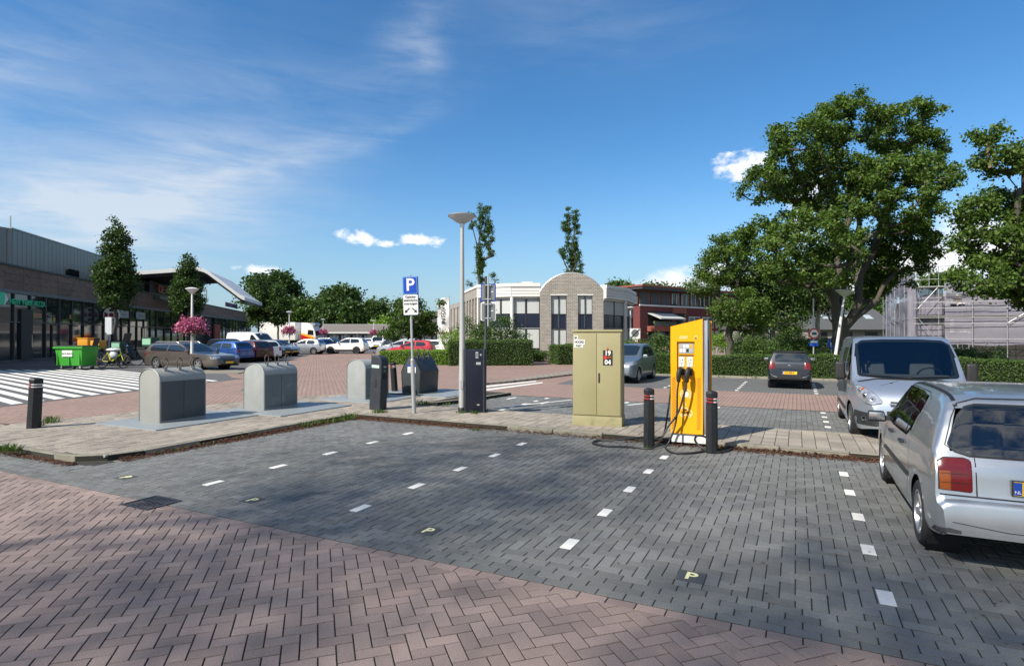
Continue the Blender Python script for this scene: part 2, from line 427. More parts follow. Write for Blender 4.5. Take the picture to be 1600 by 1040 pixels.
def herring(x0, x1, y0, y1, u=.105):
    for i in range(int(x0 / u) - 3, int(x1 / u) + 3):
        for j in range(int(y0 / u) - 3, int(y1 / u) + 3):
            k = (i - j) % 4
            if k == 0: yield (i * u, j * u, (i + 2) * u, (j + 1) * u)
            elif k == 3: yield (i * u, j * u, (i + 1) * u, (j + 2) * u)
_whole = {}
def lay(polys, to_world, m, parent, name, z=0.0, limit=300, jig=.0012, maxd=None):
    """polys: convex polygons in local axes; to_world(x, y)->Vector. The ones that show largest
    become parts of their own, the rest one part"""
    items = []
    for P in polys:
        cx = sum(p[0] for p in P) / len(P); cy = sum(p[1] for p in P) / len(P)
        w = to_world(cx, cy); inf = w.y > .5 and abs(w.x / w.y) < .93 and (CH / w.y) < .60
        d = w.length if inf else 1e3 + w.length
        items.append((d, P, cx, cy, w))
    items.sort(key=lambda q: q[0])
    ex = to_world(1, 0) - to_world(0, 0); rz = math.atan2(ex.y, ex.x)
    V = []; F = []
    for idx, (d, P, cx, cy, w) in enumerate(items):
        L = [(p[0] - cx, p[1] - cy) for p in P]
        sz = random.uniform(-jig, jig); rx, ry = random.gauss(0, .0045), random.gauss(0, .0045)
        if idx < limit and d < 1e3:
            key = (name, tuple((round(p[0], 4), round(p[1], 4)) for p in L), m.name)
            if key not in _whole:
                v, f = brick_geo(L); me = bpy.data.meshes.new(name); me.from_pydata(v, [], f)
                me.materials.append(m); me.update(); _whole[key] = me
            o = bpy.data.objects.new(name, _whole[key]); COL.objects.link(o); o.parent = parent
            o.location = (w.x, w.y, z + sz); o.rotation_euler = (rx, ry, rz)
        else:
            v, f = brick_geo(L); n = len(V); ca, sa = math.cos(rz), math.sin(rz)
            for p in v:
                V.append((w.x + p[0] * ca - p[1] * sa, w.y + p[0] * sa + p[1] * ca, z + sz + p[2] + p[0] * ry * -1 + p[1] * rx))
            F.extend([tuple(i + n for i in q) for q in f])
    if V:
        me = bpy.data.meshes.new(name + '_field'); me.from_pydata(V, [], F); me.update()
        o = link(name + '_field', me, m, parent); o['kind'] = 'stuff'
def rect(x0, y0, x1, y1): return [(x0, y0), (x1, y0), (x1, y1), (x0, y1)]
stw = lambda s, t: ST(s, t)
# grey bays: herringbone with a few stretcher rows along the gutter
polys = []
for r in herring(-3, 15, -5.78, 0):
    P = rect(*r)
    P = clip(P, 0, 1, -.02); P = clip(P, 0, -1, 5.78) if len(P) > 2 else P
    if len(P) < 3 or area(P) < .003: continue
    cx = sum(p[0] for p in P) / len(P); cy = sum(p[1] for p in P) / len(P)
    if cx > 15 or cx < -.02 - .02 * 0 or (cx < .1 and cy > -4.9 and cx < 0): continue
    polys.append(P)
row = 0; y = -5.78
while y > -6.2:
    x = -3 + (row % 2) * .105
    while x < 15:
        if not (x < -.2 and y > -5.75 and False): polys.append(rect(x, y - .105, x + .21, y))
        x += .21
    y -= .105; row += 1
for r in herring(-3, 0, -5.78, -5.45):
    P = clip(clip(rect(*r), 1, 0, -.02), 0, -1, 5.78) if True else None
    if P and len(P) > 2: P = clip(P, 0, 1, -5.5)
    if P and len(P) > 2 and area(P) > .003: polys.append(P)
lay(polys, stw, M['brick_grey'], bay, 'brick')
# red road: soldier row, then herringbone at 45 degrees to it
HA = TH - R(45)                            # extra turn of the herringbone axes
T0 = -6.21
edge = []
x = -3
while x < 15: edge.append(rect(x, T0 - .1, x + .21, T0)); x += .21
lay(edge, stw, M['brick_red'], road, 'brick', limit=60)
c45, s45 = math.cos(R(45)), math.sin(R(45))
def hw(x, y):                              # herring axes -> (s,t) -> world
    return ST(x * c45 - y * s45, x * s45 + y * c45 - 6.31)
polys = []
for r in herring(-9, 12, -13, 6):
    P = rect(*r)
    P = clip(P, s45, c45, 0)               # t <= edge row
    if len(P) < 3: continue
    P = clip(P, -s45, -c45, 4.9)
    if len(P) < 3: continue
    P = clip(P, -c45, s45, 3.1)
    if len(P) < 3 or area(P) < .0012: continue
    cx = sum(p[0] for p in P) / len(P); cy = sum(p[1] for p in P) / len(P)
    s_ = cx * c45 - cy * s45
    if s_ > 14.5: continue
    polys.append(P)
lay(polys, hw, M['brick_red'], road, 'brick', limit=240)
# far bays as geometry while the bricks can be told apart
polys = []
for r in herring(.6, 13, 2.06, 6.0):
    P = clip(clip(rect(*r), 0, 1, 6.0), 0, -1, -2.08) if True else None
    if len(P) > 2 and area(P) > .003 and r[0] > .55 + (r[1] - 2) * .12 and r[0] < 12.6: polys.append(P)
nb = sheet('far_bay_bed', SS([(.6, 2.0), (13, 2.0), (13, 6.05), (1.1, 6.05)]), -.0068, M['sand'])
lay(polys, stw, M['brick_grey'], nb, 'brick', z=-.001, limit=40)
# painted marker stones and the P tiles
def stone(s, t, ds=.105, dt=.25, parent=bay, z=.0045):
    w = ST(s, t); mb = MB(); mb.box((0, 0, -.01), (ds, dt, .02))
    o = mb.build('marker_stone', M['road_white'], parent, bevel=.003)
    o.location = (w.x, w.y, z); o.rotation_euler = (0, random.gauss(0, .004), -TH); return o
for i, s in enumerate((2.43, 4.86, 7.30, 9.72)):
    for k in range(5): stone(s + random.uniform(-.01, .01), -5.33 + 1.035 * k)
stone(12.14, -1.2)
for s in (2.43, 4.86, 7.29, 9.72, 12.15):
    for k in range(5): stone(s, 2.5 + .8 * k, .11, .22, nb, .003)
for s in (7.29, 9.72, 12.15, 4.86):
    for k in range(6): stone(s, 11.0 + .8 * k, .11, .22, bay_far, -.006)
M['ptile'] = mat('dark tile', (.055, .06, .062), .85, var=.15, bump=.4, bscale=170)
for i, (s, t) in enumerate(((1.12, -5.66), (3.53, -5.65), (5.94, -5.62), (8.40, -5.58))):
    w = ST(s, t); o = MB().box((0, 0, -.01), (.21, .21, .02)).build('parking_tile', M['ptile'], bay, bevel=.003)
    o.location = (w.x, w.y, .0045); o.rotation_euler = (0, 0, -TH)
    text('P', .19, M['p_yellow'], o, (0, 0, .0005), rot=(0, 0, 0), ext=.001, bold=.004)
# drain grate in the gutter
w = ST(1.62, -5.98)
w = G(238, 785); gr = thing('drain_grate', 'flat black iron drain grate in the grey paving beside the red brick edge', 'drain grate', (w.x, w.y, .004), -TH)
mb = MB(); a, b_ = .24, .2
for (x0, x1, y0, y1) in ((-a, a, -b_, -b_ + .03), (-a, a, b_ - .03, b_), (-a, -a + .03, -b_ + .03, b_ - .03), (a - .03, a, -b_ + .03, b_ - .03)): mb.bar(x0, x1, y0, y1, -.02, .006)
mb.build('frame', M['anthracite'], gr)
for k in range(8):
    o = MB().box((0, 0, -.004), (.018, .335, .014)).build('bar', M['anthracite'], gr); o.location = (-.19 + k * .054, 0, 0)
MB().box((0, 0, -.012), (.4, .33, .004)).build('pit', M['black'], gr)
# ---- raised pavement (island) with kerbs and tiles
KZ = .085
ISL = [(-.0, .0), (-.06, -4.7), (-.2, -5.15), (-.55, -5.42), (-1.0, -5.5), (-7.5, -5.45), (-6.6, -4.9), (-5.2, -4.3), (-4.9, -2), (-4.4, .4), (-3.5, 3.3), (-2.3, 6.1), (1.1, 5.95), (.75, 3.6), (.15, 2.05), (24, 2.05), (24, 0)]
pave = sheet('pavement', SS(ISL), KZ - .0065, M['sand'], thick=.14)
def kerb(pts, parent, w=.13, h=KZ + .004, side=1, L=1.0):
    for i in range(len(pts) - 1):
        a, c = ST(*pts[i]), ST(*pts[i + 1]); d = (c - a); n = max(1, round(d.length / L)); ang = math.atan2(d.y, d.x)
        for k in range(n):
            p = a + d * ((k + .5) / n); nrm = Vector((-d.y, d.x, 0)).normalized() * side * w / 2
            l = d.length / n - .008
            mb = MB().box((0, 0, 0), (l, w, h + .1)); o = mb.build('kerb_stone', M['kerb'], parent, bevel=.018, seg=3)
            o.location = (p.x + nrm.x, p.y + nrm.y, (h + .1) / 2 - .1 + random.uniform(-.003, .003)); o.rotation_euler = (random.gauss(0, .008), random.gauss(0, .003), ang)
kerb([(0, 0), (16.8, 0)], pave, side=1)
kerb([(-.0, .0), (-.06, -4.7)], pave, side=-1)
kerb([(-.06, -4.7), (-.2, -5.15), (-.55, -5.42), (-1.0, -5.5)], pave, side=-1, L=.5)
kerb([(-1.0, -5.5), (-7.0, -5.45)], pave, side=-1)
kerb([(-5.2, -4.3), (-4.9, -2), (-4.4, .4), (-3.5, 3.3), (-2.3, 6.1)], pave, side=-1, w=.1, h=KZ - .0)
kerb([(1.1, 5.95), (.75, 3.6), (.15, 2.05), (14, 2.05)], pave, side=-1, w=.1)
def inside(p, poly):
    r = False
    for i in range(len(poly)):
        a, c = poly[i], poly[i - 1]
        if (a[1] > p[1]) != (c[1] > p[1]) and p[0] < (c[0] - a[0]) * (p[1] - a[1]) / (c[1] - a[1]) + a[0]: r = not r
    return r
polys = []
tx, ty = .205, .205
for i in range(-38, 88):
    for j in range(-29, 33):
        x0 = i * tx; y0 = j * ty + (.1025 if i % 2 and i < 2 else 0) + .13
        cx, cy = x0 + tx / 2, y0 + ty / 2
        ins = [(cx + dx, cy + dy) for dx in (-.07, .07) for dy in (-.07, .07)]
        if not all(inside(q, ISL) for q in ins): continue
        P = rect(x0, y0, x0 + tx, y0 + ty)
        if cx > .2: P = clip(clip(P, 0, -1, -.135), 0, 1, 1.945)
        elif cy < -.2 or cx < -.15:
            P = clip(P, 1, 0, -.14 if cy < 0 else 9)
            if len(P) > 2: P = clip(P, 0, -1, 5.35)
        if len(P) > 2 and area(P) > .004: polys.append(P)
GAP[0] = .0052; lay(polys, stw, M['tile'], pave, 'tile', z=KZ, jig=.003); GAP[0] = .0046
# far footpath behind the side lane
pf = [G(752, 601), G(893, 580.5), G(1000, 577), G(1012, 583.5), G(893, 586), G(845, 592), G(800, 597)]
sheet('footpath', pf, .06, M['far_tile'], thick=.1)
pl = [G(700, 612.5), G(760, 602.5), G(838, 594.5), G(838, 596), G(765, 604.2), G(705, 614.5)]
sheet('road_marking', pl, .002, M['road_white'])
pl = [G(700, 615), G(765, 607), G(848, 596.5), G(848, 598.2), G(768, 609), G(700, 617.5)]
sheet('road_marking', pl, .002, M['road_white'])
for (a, c) in (((775, 637), (893, 624.6)), ((980, 633), (1007, 630))):
    p, q = G(*a), G(*c); d = (q - p).normalized(); n = Vector((-d.y, d.x, 0)) * .05
    sheet('road_marking', [p - n, q - n, q + n, p + n], .006, M['road_white'])
for (px, py) in ((781, 641), (800, 622), (823, 632), (852, 629)):
    w = G(px, py); o = MB().box((0, 0, 0), (.11, .45, .012)).build('road_marking', M['road_white']); o.location = (w.x, w.y, .002); o.rotation_euler = (0, 0, -TH - .1); o['kind'] = 'structure'
# left: asphalt/grey strip with the zebra and parking row
zd = Vector((-.79, .61, 0)); e0 = Vector((-13.6, 15.0, 0)); e1 = Vector((-12.2, 22.5, 0))
sheet('side_street', [e0 + (e0 - e1) * .8, e1 + (e1 - e0) * .35, e1 + (e1 - e0) * .35 + zd * 1.0, Vector((-16, 31.5, 0)), Vector((-70, 31.5, 0)), Vector((-70, 5, 0))], -.004, M['asphalt'])
zeb = None
for k in range(-9, 15):
    a = e0 + (e1 - e0) * (k / 12.5) + zd * .25; c = a + (e1 - e0).normalized() * .33
    la = (31.2 - a.y) / zd.y
    if la < 1: continue
    la = min(la, 34)
    sheet('zebra_stripe', [a, c, c + zd * (la - .2), a + zd * la], .002, M['road_white'])
sheet('parking_apron', [Vector((-75, 31.6, 0)), Vector((-14.1, 31.6, 0)), Vector((-20.4, 60, 0)), Vector((0, 66, 0)), Vector((6, 125, 0)), Vector((-60, 125, 0)), Vector((-75, 60, 0))], -.003, M['asphalt'])
# forecourt of the shops, dark brick
sheet('forecourt', [Vector((-70, 33.8, 0)), Vector((-26, 33.8, 0)), Vector((-52, 125, 0)), Vector((-80, 125, 0))], .05, mat('forecourt paving', (.1, .085, .08), .85, var=.2), thick=.08)
# traffic island edge by the parked cars
sheet('kerb_island', [G(225, 578.5, 0), G(372, 578.5), G(383, 581.5), G(372, 583.5), G(225, 583.5)], .03, M['kerb'], thick=.08)
# verge behind the far hedge
sheet('lawn', SS([(.5, 18.6), (60, 18.6), (80, 60), (4, 60)]), .02, M['grass'], thick=.05)
kerb([(3.2, 17.0), (30, 17.0)], bay_far, w=.12, h=.08)
# ---- manhole lids on the street
for k, (px, py, lb) in enumerate(((392, 609, 'small dark iron cover in the red street behind the middle container'), (566, 565, 'dark iron cover far out in the red street'))):
    w = G(px, py); o = thing('manhole_cover', lb, 'manhole cover', (w.x, w.y, -.004), -TH)
    MB().box((0, 0, 0), (.75, .75, .012)).build('frame', M['kerb'], o); MB().cyl((0, 0, 0), (0, 0, .012), .3, 20).build('lid', M['anthracite'], o)
# ---- leaf litter, moss and weeds
def scatter(name, label, cat, spots, m, size, zoff=0.0, up=.35, kind='stuff', parent=None):
    V = []; F = []
    for (x, y, z, s_) in spots:
        n = len(V); a = random.uniform(0, 6.28); l = size * s_; t = random.uniform(-up, up); t2 = random.uniform(-up, up)
        for (dx, dy) in ((-.5, 0), (0, -.28), (.5, 0), (0, .28)):
            px, py = dx * l * math.cos(a) - dy * l * math.sin(a), dx * l * math.sin(a) + dy * l * math.cos(a)
            V.append((x + px, y + py, z + dx * l * t + dy * l * t2 + (.2 * l if dy == 0 else 0) * abs(dx)))
        F.append((n, n + 1, n + 2, n + 3))
    me = bpy.data.meshes.new(name); me.from_pydata(V, [], F); me.update()
    o = link(name, me, m, parent); return tag(o, label, cat, None, kind)
sp_ = []
for k in range(11000):
    s = random.uniform(0, 16); q = random.random()
    dens = 1.0 if 0 < s < 3.4 else (.28 if s < 5.6 else (1.0 if s > 7.9 and s < 11.5 else .35))
    if random.random() > dens: continue
    t = -abs(random.gauss(0, .11)) - .01; w = ST(s, t)
    sp_.append((w.x, w.y, .008 + max(0, .05 + t * .3) * random.random(), random.uniform(.5, 1.3)))
for k in range(6000):
    t = random.uniform(-5.1, 0); s = abs(random.gauss(0, .1)) + .02
    if t < -3.4 and random.random() < .55: continue
    w = ST(s - .02 * (t / -5) * 3, t); sp_.append((w.x, w.y, .008 + max(0, .05 - s * .3) * random.random(), random.uniform(.5, 1.3)))
for k in range(3500):
    s = random.uniform(-6.5, -.3); w = ST(s, -5.52 - abs(random.gauss(0, .07))); sp_.append((w.x, w.y, .008 + random.random() * .02, random.uniform(.5, 1.2)))
for k in range(500):
    w = ST(random.uniform(0, 13), random.uniform(-6, 0)); sp_.append((w.x, w.y, .006, random.uniform(.3, .7)))
scatter('leaf_litter', 'brown dead leaves swept along the kerb of the grey bays', 'leaf litter', sp_, M['litter'], .045)
def tuft(V, F, c, n, h, spread, wd=.006):
    for _ in range(n):
        a = random.uniform(0, 6.28); r = random.random() * spread; l = h * random.uniform(.5, 1.1); ln = random.uniform(.1, .9)
        x, y = c[0] + r * math.cos(a), c[1] + r * math.sin(a); b2 = random.uniform(0, 6.28)
        dx, dy = math.cos(b2) * wd, math.sin(b2) * wd; ox, oy = math.cos(a) * l * ln, math.sin(a) * l * ln
        k = len(V); V += [(x - dx, y - dy, c[2]), (x + dx, y + dy, c[2]), (x + ox * .5 + dx, y + oy * .5 + dy, c[2] + l * .7), (x + ox * .5 - dx, y + oy * .5 - dy, c[2] + l * .7), (x + ox, y + oy, c[2] + l * .8)]
        F += [(k, k + 1, k + 2, k + 3), (k + 3, k + 2, k + 4)]
V = []; F = []
for k in range(22): 
    t = random.uniform(-4.6, -.2); w = ST(.04, t); tuft(V, F, (w.x, w.y, .01), 9, .06, .05)
for (px, py, n, h) in ((503, 662, 30, .16), (515, 660, 30, .16), (545, 655, 60, .2), (530, 658, 40, .14), (476, 667, 30, .16), (488, 664, 20, .14), (20, 705, 60, .14), (8, 704, 40, .16), (60, 665, 50, .14), (85, 659, 60, .18), (75, 661, 40, .14), (590, 645, 60, .12), (598, 645, 40, .1), (720, 645, 50, .08), (742, 646, 50, .1), (755, 643, 60, .12), (654, 633, 40, .22), (663, 632, 30, .16), (672, 633, 30, .12), (700, 632, 30, .08), (730, 627, 40, .08), (905, 664, 40, .05), (950, 668, 40, .06), (970, 668, 30, .06), (745, 672, 40, .05), (1120, 703, 50, .06), (1015, 699, 30, .05)):
    w = G(px, py, .08 if py < 655 or px < 100 else .01); tuft(V, F, w, n, h, .12)
for k in range(120):
    w = ST(random.uniform(3, 16), 17.5 + random.uniform(-.35, .1)); tuft(V, F, (w.x, w.y, 0), 10, .15, .3, .012)
for k in range(500):
    w = ST(random.uniform(1, 40), random.uniform(18.7, 40)); tuft(V, F, (w.x, w.y, .02), 8, .12, .4, .02)
me = bpy.data.meshes.new('weeds'); me.from_pydata(V, [], F); me.update()
tag(link('weeds', me, M['leaf_mid']), 'green weeds and grass tufts growing in the paving joints', 'weeds', None, 'stuff')
# ================================================================ plants
rng = np.random.default_rng(11)
def leaf_mesh(name, C, size, m, parent, aspect=.6, flat=.35):
    "C: (n,3) leaf centres; every leaf a folded four-cornered blade"
    n = len(C)
    if n == 0: return None
    nrm = rng.normal(size=(n, 3)); nrm[:, 2] += flat * 2; nrm /= np.linalg.norm(nrm, axis=1)[:, None]
    a = rng.normal(size=(n, 3)); a -= nrm * (a * nrm).sum(1)[:, None]; a /= np.linalg.norm(a, axis=1)[:, None] + 1e-9
    b_ = np.cross(nrm, a); s = size * rng.uniform(.6, 1.25, n)[:, None]
    V = np.empty((n, 4, 3)); V[:, 0] = C - a * s * .5; V[:, 1] = C - b_ * s * aspect * .5 + nrm * s * .1; V[:, 2] = C + a * s * .5; V[:, 3] = C + b_ * s * aspect * .5 + nrm * s * .1
    me = bpy.data.meshes.new(name); me.vertices.add(n * 4); me.vertices.foreach_set('co', V.reshape(-1))
    me.loops.add(n * 4); me.loops.foreach_set('vertex_index', np.arange(n * 4, dtype=np.int32))
    me.polygons.add(n); me.polygons.foreach_set('loop_start', np.arange(0, n * 4, 4, dtype=np.int32)); me.polygons.foreach_set('loop_total', np.full(n, 4, dtype=np.int32))
    me.update(calc_edges=True); return link(name, me, m, parent)
def in_blobs(blobs, n):
    w = np.array([bb[3] * bb[4] * bb[5] for bb in blobs]) ** .8; w /= w.sum(); out = []
    k = rng.choice(len(blobs), n, p=w)
    for i in k:
        bb = blobs[i]; d = rng.normal(size=3); d /= np.linalg.norm(d); r = rng.uniform(.25, 1) ** .45
        out.append([bb[0] + d[0] * r * bb[3], bb[1] + d[1] * r * bb[4], bb[2] + d[2] * r * bb[5]])
    return np.array(out)
def tree(name, label, cat, loc, blobs, nclus, leaf_n, leaf, rc, trunk_r, trunk_h, m, bark='bark', group=None, lean=(0, 0), forks=None, cr_name='crown', tall=1.0, nolimb=False, aspect=.6):
    """blobs: ellipsoids (x,y,z,rx,ry,rz) about the foot that the crown fills; nclus twigs, each with leaf_n leaves in radius rc"""
    root = thing(name, label, cat, loc, 0, group)
    cl = in_blobs(blobs, nclus)
    top = max(bb[2] for bb in blobs)
    # skeleton
    nodes = []; par = []; 
    def addn(p, q): nodes.append(Vector(p)); par.append(q); return len(nodes) - 1
    k = addn((0, 0, -.1), -1); nst = 5
    for i in range(1, nst + 1):
        f = i / nst; k = addn((lean[0] * f * f + random.gauss(0, trunk_r * .25), lean[1] * f * f + random.gauss(0, trunk_r * .25), trunk_h * f), k)
    fork = k
    if forks:
        for (fx, fy, fz) in forks:
            a = nodes[fork]; q = fork
            for i in range(1, 6):
                f = i / 5; p = a.lerp(Vector((fx, fy, fz)), f); p += Vector((random.gauss(0, .03), random.gauss(0, .03), 0)) * (Vector((fx, fy, fz)) - a).length * (1 - abs(2 * f - 1)) * 1.5
                q = addn(p, q)
    elif not nolimb:
        q = fork
        for i in range(1, 6): q = addn((nodes[fork].x + random.gauss(0, .12), nodes[fork].y + random.gauss(0, .12), trunk_h + (top - trunk_h) * tall * i / 5), q)
    base_n = len(nodes)
    order = sorted(range(len(cl)), key=lambda i: (Vector(cl[i]) - nodes[fork]).length)
    segs = []
    for i in order:
        p = Vector(cl[i]); best = None; bd = 1e9
        for j in range(3, len(nodes)):
            v = p - nodes[j]; d = v.length
            if nodes[j].z > p.z: d += (nodes[j].z - p.z) * 1.2
            if d < bd: bd = d; best = j
        a = nodes[best]; mid = a.lerp(p, .5) + Vector((0, 0, -.06 * (p - a).length)) + Vector(rng.normal(0, .05 * (p - a).length, 3))
        m1 = addn(mid, best); addn(p, m1)
    # radii by load
    load = [0.0] * len(nodes)
    for j in range(len(nodes) - 1, 0, -1):
        load[j] += 1 if j >= base_n else .01
        load[par[j]] += load[j]
    tot = max(load[0], 1); rad = [max(trunk_r * (max(l, .6) / tot) ** .46, trunk_r * .012) for l in load]
    kids = {}
    for j in range(1, len(nodes)): kids.setdefault(par[j], []).append(j)
    mb = MB()
    def walk(start, prev):
        chain = [prev, start] if prev is not None else [start]; cur = start
        while True:
            ks = kids.get(cur, [])
            if not ks: break
            ks.sort(key=lambda j: -load[j])
            for o_ in ks[1:]: segs.append((o_, cur))
            cur = ks[0]; chain.append(cur)
        pts = [nodes[j] for j in chain]; rr = [rad[j] for j in chain]
        if prev is not None: rr[0] = rr[1]
        if prev is None: rr[0] *= 1.35
        if rr[0] > .008: mb.tube(pts, rr, 8 if rr[0] > trunk_r * .3 else 5, cap=False)
    segs = []; walk(0, None)
    while segs:
        s_, p_ = segs.pop(); walk(s_, p_)
    mb.build('trunk', M[bark], root, smooth=True, angle=80)
    cc = cl[rng.integers(0, len(cl), nclus * leaf_n)]
    rcs = rng.uniform(.6, 1.25, len(cl)); off = rng.normal(size=(len(cc), 3)) * rc * .5; off[:, 2] *= .75
    leaf_mesh(cr_name, cc + off, leaf, M[m], root, aspect)
    return root
def pxblob(loc, px, py, rx, ry, Z, dz=0, depth=None):
    "ellipsoid about the foot of a tree that covers a photo ellipse at depth Z"
    k = Z / FPX; c = W(px, py, Z + dz)
    return (c.x - loc[0], c.y - loc[1], c.z - loc[2], rx * k, (depth if depth else rx) * k, ry * k)
def foliage(name, label, cat, loc, dims, n, leaf, m, rz=0, group=None, core=True, kind=None, jag=.06, twig=True, shape='box'):
    "hedge or clipped shrub: dims (l, w, h); a leafy shell round a dark twiggy core"
    root = thing(name, label, cat, loc, rz, group)
    l, w, h = dims; P = np.empty((n, 3))
    if shape == 'box':
        A = np.array([l * h, l * h, w * h, w * h, l * w]); f = rng.choice(5, n, p=A / A.sum()); u = rng.uniform(-.5, .5, n); v = rng.uniform(-.5, .5, n)
        P[:, 0] = np.where(f < 2, u * l, np.where(f == 2, -l / 2, np.where(f == 3, l / 2, u * l)))
        P[:, 1] = np.where(f == 0, -w / 2, np.where(f == 1, w / 2, np.where(f < 4, u * w, v * w)))
        P[:, 2] = np.where(f == 4, h, (v + .5) * h)
    else:
        d = rng.normal(size=(n, 3)); d[:, 2] = np.abs(d[:, 2]) * .9 - .15; d /= np.linalg.norm(d, axis=1)[:, None]; r = rng.uniform(.75, 1.0, n)[:, None]
        P = d * r * np.array([l / 2, w / 2, h]); P[:, 2] = np.abs(P[:, 2])
        P *= (1 + .12 * np.sin(P[:, :1] * 7 / max(l, .5) * 2 + P[:, 2:3] * 5 / h) )
    wob = np.sin(P[:, 0] * 2.1 + P[:, 2] * 3) * .5 + np.sin(P[:, 0] * 5.3 + 1.3) * .3 + np.sin(P[:, 0] * 0.7) * .5
    P += rng.normal(0, jag * .6, (n, 3)); P[:, 2] += wob * jag * (P[:, 2] / h); P[:, 1] += wob * jag * .7
    P[:, 2] = np.maximum(P[:, 2], .02)
    leaf_mesh('foliage', P, leaf, M[m], root, .65, .15)
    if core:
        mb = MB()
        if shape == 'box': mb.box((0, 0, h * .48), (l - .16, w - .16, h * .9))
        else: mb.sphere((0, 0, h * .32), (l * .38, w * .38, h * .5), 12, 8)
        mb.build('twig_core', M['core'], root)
    return root
# ---- the big oak behind the hedge
L = G(1318, 580); Z = L.y
ob = [pxblob(L, *q) for q in ((1330, 190, 60, 40, Z), (1405, 200, 62, 45, Z, 1), (1250, 225, 52, 40, Z, -1), (1195, 290, 40, 40, Z), (1290, 290, 95, 60, Z, 1.5), (1400, 300, 80, 70, Z, -1.5), (1455, 260, 36, 60, Z), (1195, 365, 42, 24, Z, -1), (1165, 395, 26, 18, Z, 0), (1270, 390, 80, 60, Z, -2.5), (1400, 400, 60, 60, Z, 2), (1445, 380, 32, 36, Z), (1235, 435, 28, 20, Z, 2), (1330, 160, 22, 22, Z), (1340, 420, 70, 55, Z, 2.5))]
fk = [tuple(W(x, y, Z + dz) - L) for x, y, dz in ((1335, 240, 0), (1265, 320, -.8), (1395, 300, .6), (1240, 420, .6), (1420, 400, .8), (1300, 380, 1.8))]
tree('oak_tree', 'large broad oak with a wide dark green crown standing behind the silver van', 'tree', L, [(q[0], q[1], q[2], q[3] * .97, q[4] * 1.0, q[5] * .97) for q in ob], 780, 125, .175, .36, .40, 2.0, 'leaf_oak', forks=fk, aspect=.62)
# ---- the tree at the right edge, with sawn-off top limbs
L = Vector((23.6, 25.6, 0)); Z = 25
rb = [pxblob(L, *q) for q in ((1575, 250, 45, 30, Z), (1545, 205, 18, 28, Z), (1590, 320, 50, 30, Z, 1), (1520, 325, 32, 35, Z), (1560, 385, 60, 35, Z), (1530, 435, 45, 32, Z, -1), (1620, 440, 70, 50, Z), (1640, 350, 60, 60, Z), (1500, 370, 22, 24, Z), (1680, 300, 60, 60, Z))]
fk = [tuple(W(x, y, Z + dz) - L) for x, y, dz in ((1548, 200, 0), (1640, 300, 1), (1515, 350, -.5), (1660, 430, 0))]
rt = tree('oak_tree', 'lopped oak cut off by the right edge of the picture, in front of the scaffold', 'tree', L, [(q[0], q[1], q[2], q[3] * .9, q[4] * .9, q[5] * .9) for q in rb], 420, 95, .18, .38, .4, 4.2, 'leaf_oak', forks=fk)
for (a, c, r_) in (((1548, 262), (1542, 222), .06), ((1556, 262), (1551, 230), .05), ((1586, 400), (1583, 370), .07)):
    MB().tube([W(a[0], a[1], Z) - L, W(c[0], c[1], Z) - L], [r_ * 1.3, r_], 8).build('sawn_limb', mat('cut wood', (.24, .18, .11), .8, var=.4, vscale=6), rt, smooth=True)
# ---- tree left of the oak
L = G(1141, 560); Z = L.y
tb = [pxblob(L, *q) for q in ((1150, 380, 40, 22, Z), (1120, 420, 30, 26, Z), (1165, 430, 45, 30, Z, 2), (1100, 445, 28, 14, Z), (1150, 480, 45, 26, Z, -1), (1175, 500, 34, 26, Z), (1120, 395, 20, 18, Z))]
tree('oak_tree', 'smaller bent oak with a bare straight trunk, left of the large one', 'tree', L, tb, 260, 110, .2, .5, .3, 2.8, 'leaf_oak', forks=[tuple(W(x, y, Z) - L) for x, y in ((1115, 425), (1165, 400), (1180, 480))])
# ---- birches behind the far hedge
for (px, base, Zz, blobs, lb) in ((1212, 552, 48, ((1205, 440, 42, 28), (1225, 490, 32, 26), (1190, 480, 26, 28), (1230, 455, 26, 26)), 'pale trunked birch with a grey green crown left of the tall road sign'), (1278, 556, 50, ((1285, 420, 30, 40), (1265, 460, 26, 30), (1300, 470, 24, 20)), 'slim birch with a bare pale trunk between the road sign and the leaning lamp')):
    L = Vector(((px - 800) / FPX * Zz, Zz, 0))
    tree('birch_tree', lb, 'tree', L, [pxblob(L, x, y, rx, ry, Zz) for x, y, rx, ry in blobs], 110, 90, .24, .9, .19, 3.4, 'leaf_mid', 'bark_pale')
# ---- two narrow street trees by the shops
for (px, Zz, top, bot, hw_, lb) in ((181, 44, 346, 476, 26, 'narrow cone-shaped street tree in front of the pizza shop'), (293, 60, 398, 497, 23, 'narrow street tree by the entrance under the white roof, left of the red flower lamp')):
    L = Vector(((px - 800) / FPX * Zz, Zz, 0)); hh = bot - top
    bl = [pxblob(L, px, top + hh * f, hw_ * w_, hh * .16, Zz) for f, w_ in ((.1, .3), (.25, .6), (.42, .85), (.6, 1.0), (.76, 1.05), (.9, .85))]
    tree('street_tree', lb, 'tree', L, bl, 230, 75, .21, .45, .14, 3.6, 'leaf_dark', group='narrow street trees by the shops', tall=.95)
for (px, Zz, top, bot, hw_, lb) in ((404, 84, 432, 508, 17, 'narrow street tree on the left in front of the white trailer'), (434, 84, 448, 506, 17, 'narrow street tree standing just left of the truck cab')):
    L = Vector(((px - 800) / FPX * Zz, Zz, 0)); hh = bot - top
    bl = [pxblob(L, px, top + hh * f, hw_ * w_, hh * .18, Zz) for f, w_ in ((.15, .5), (.4, .9), (.65, 1.0), (.85, .9))]
    tree('street_tree', lb, 'tree', L, bl, 90, 90, .32, .7, .14, 3.4, 'leaf_dark', group='narrow street trees by the shops', tall=.95)
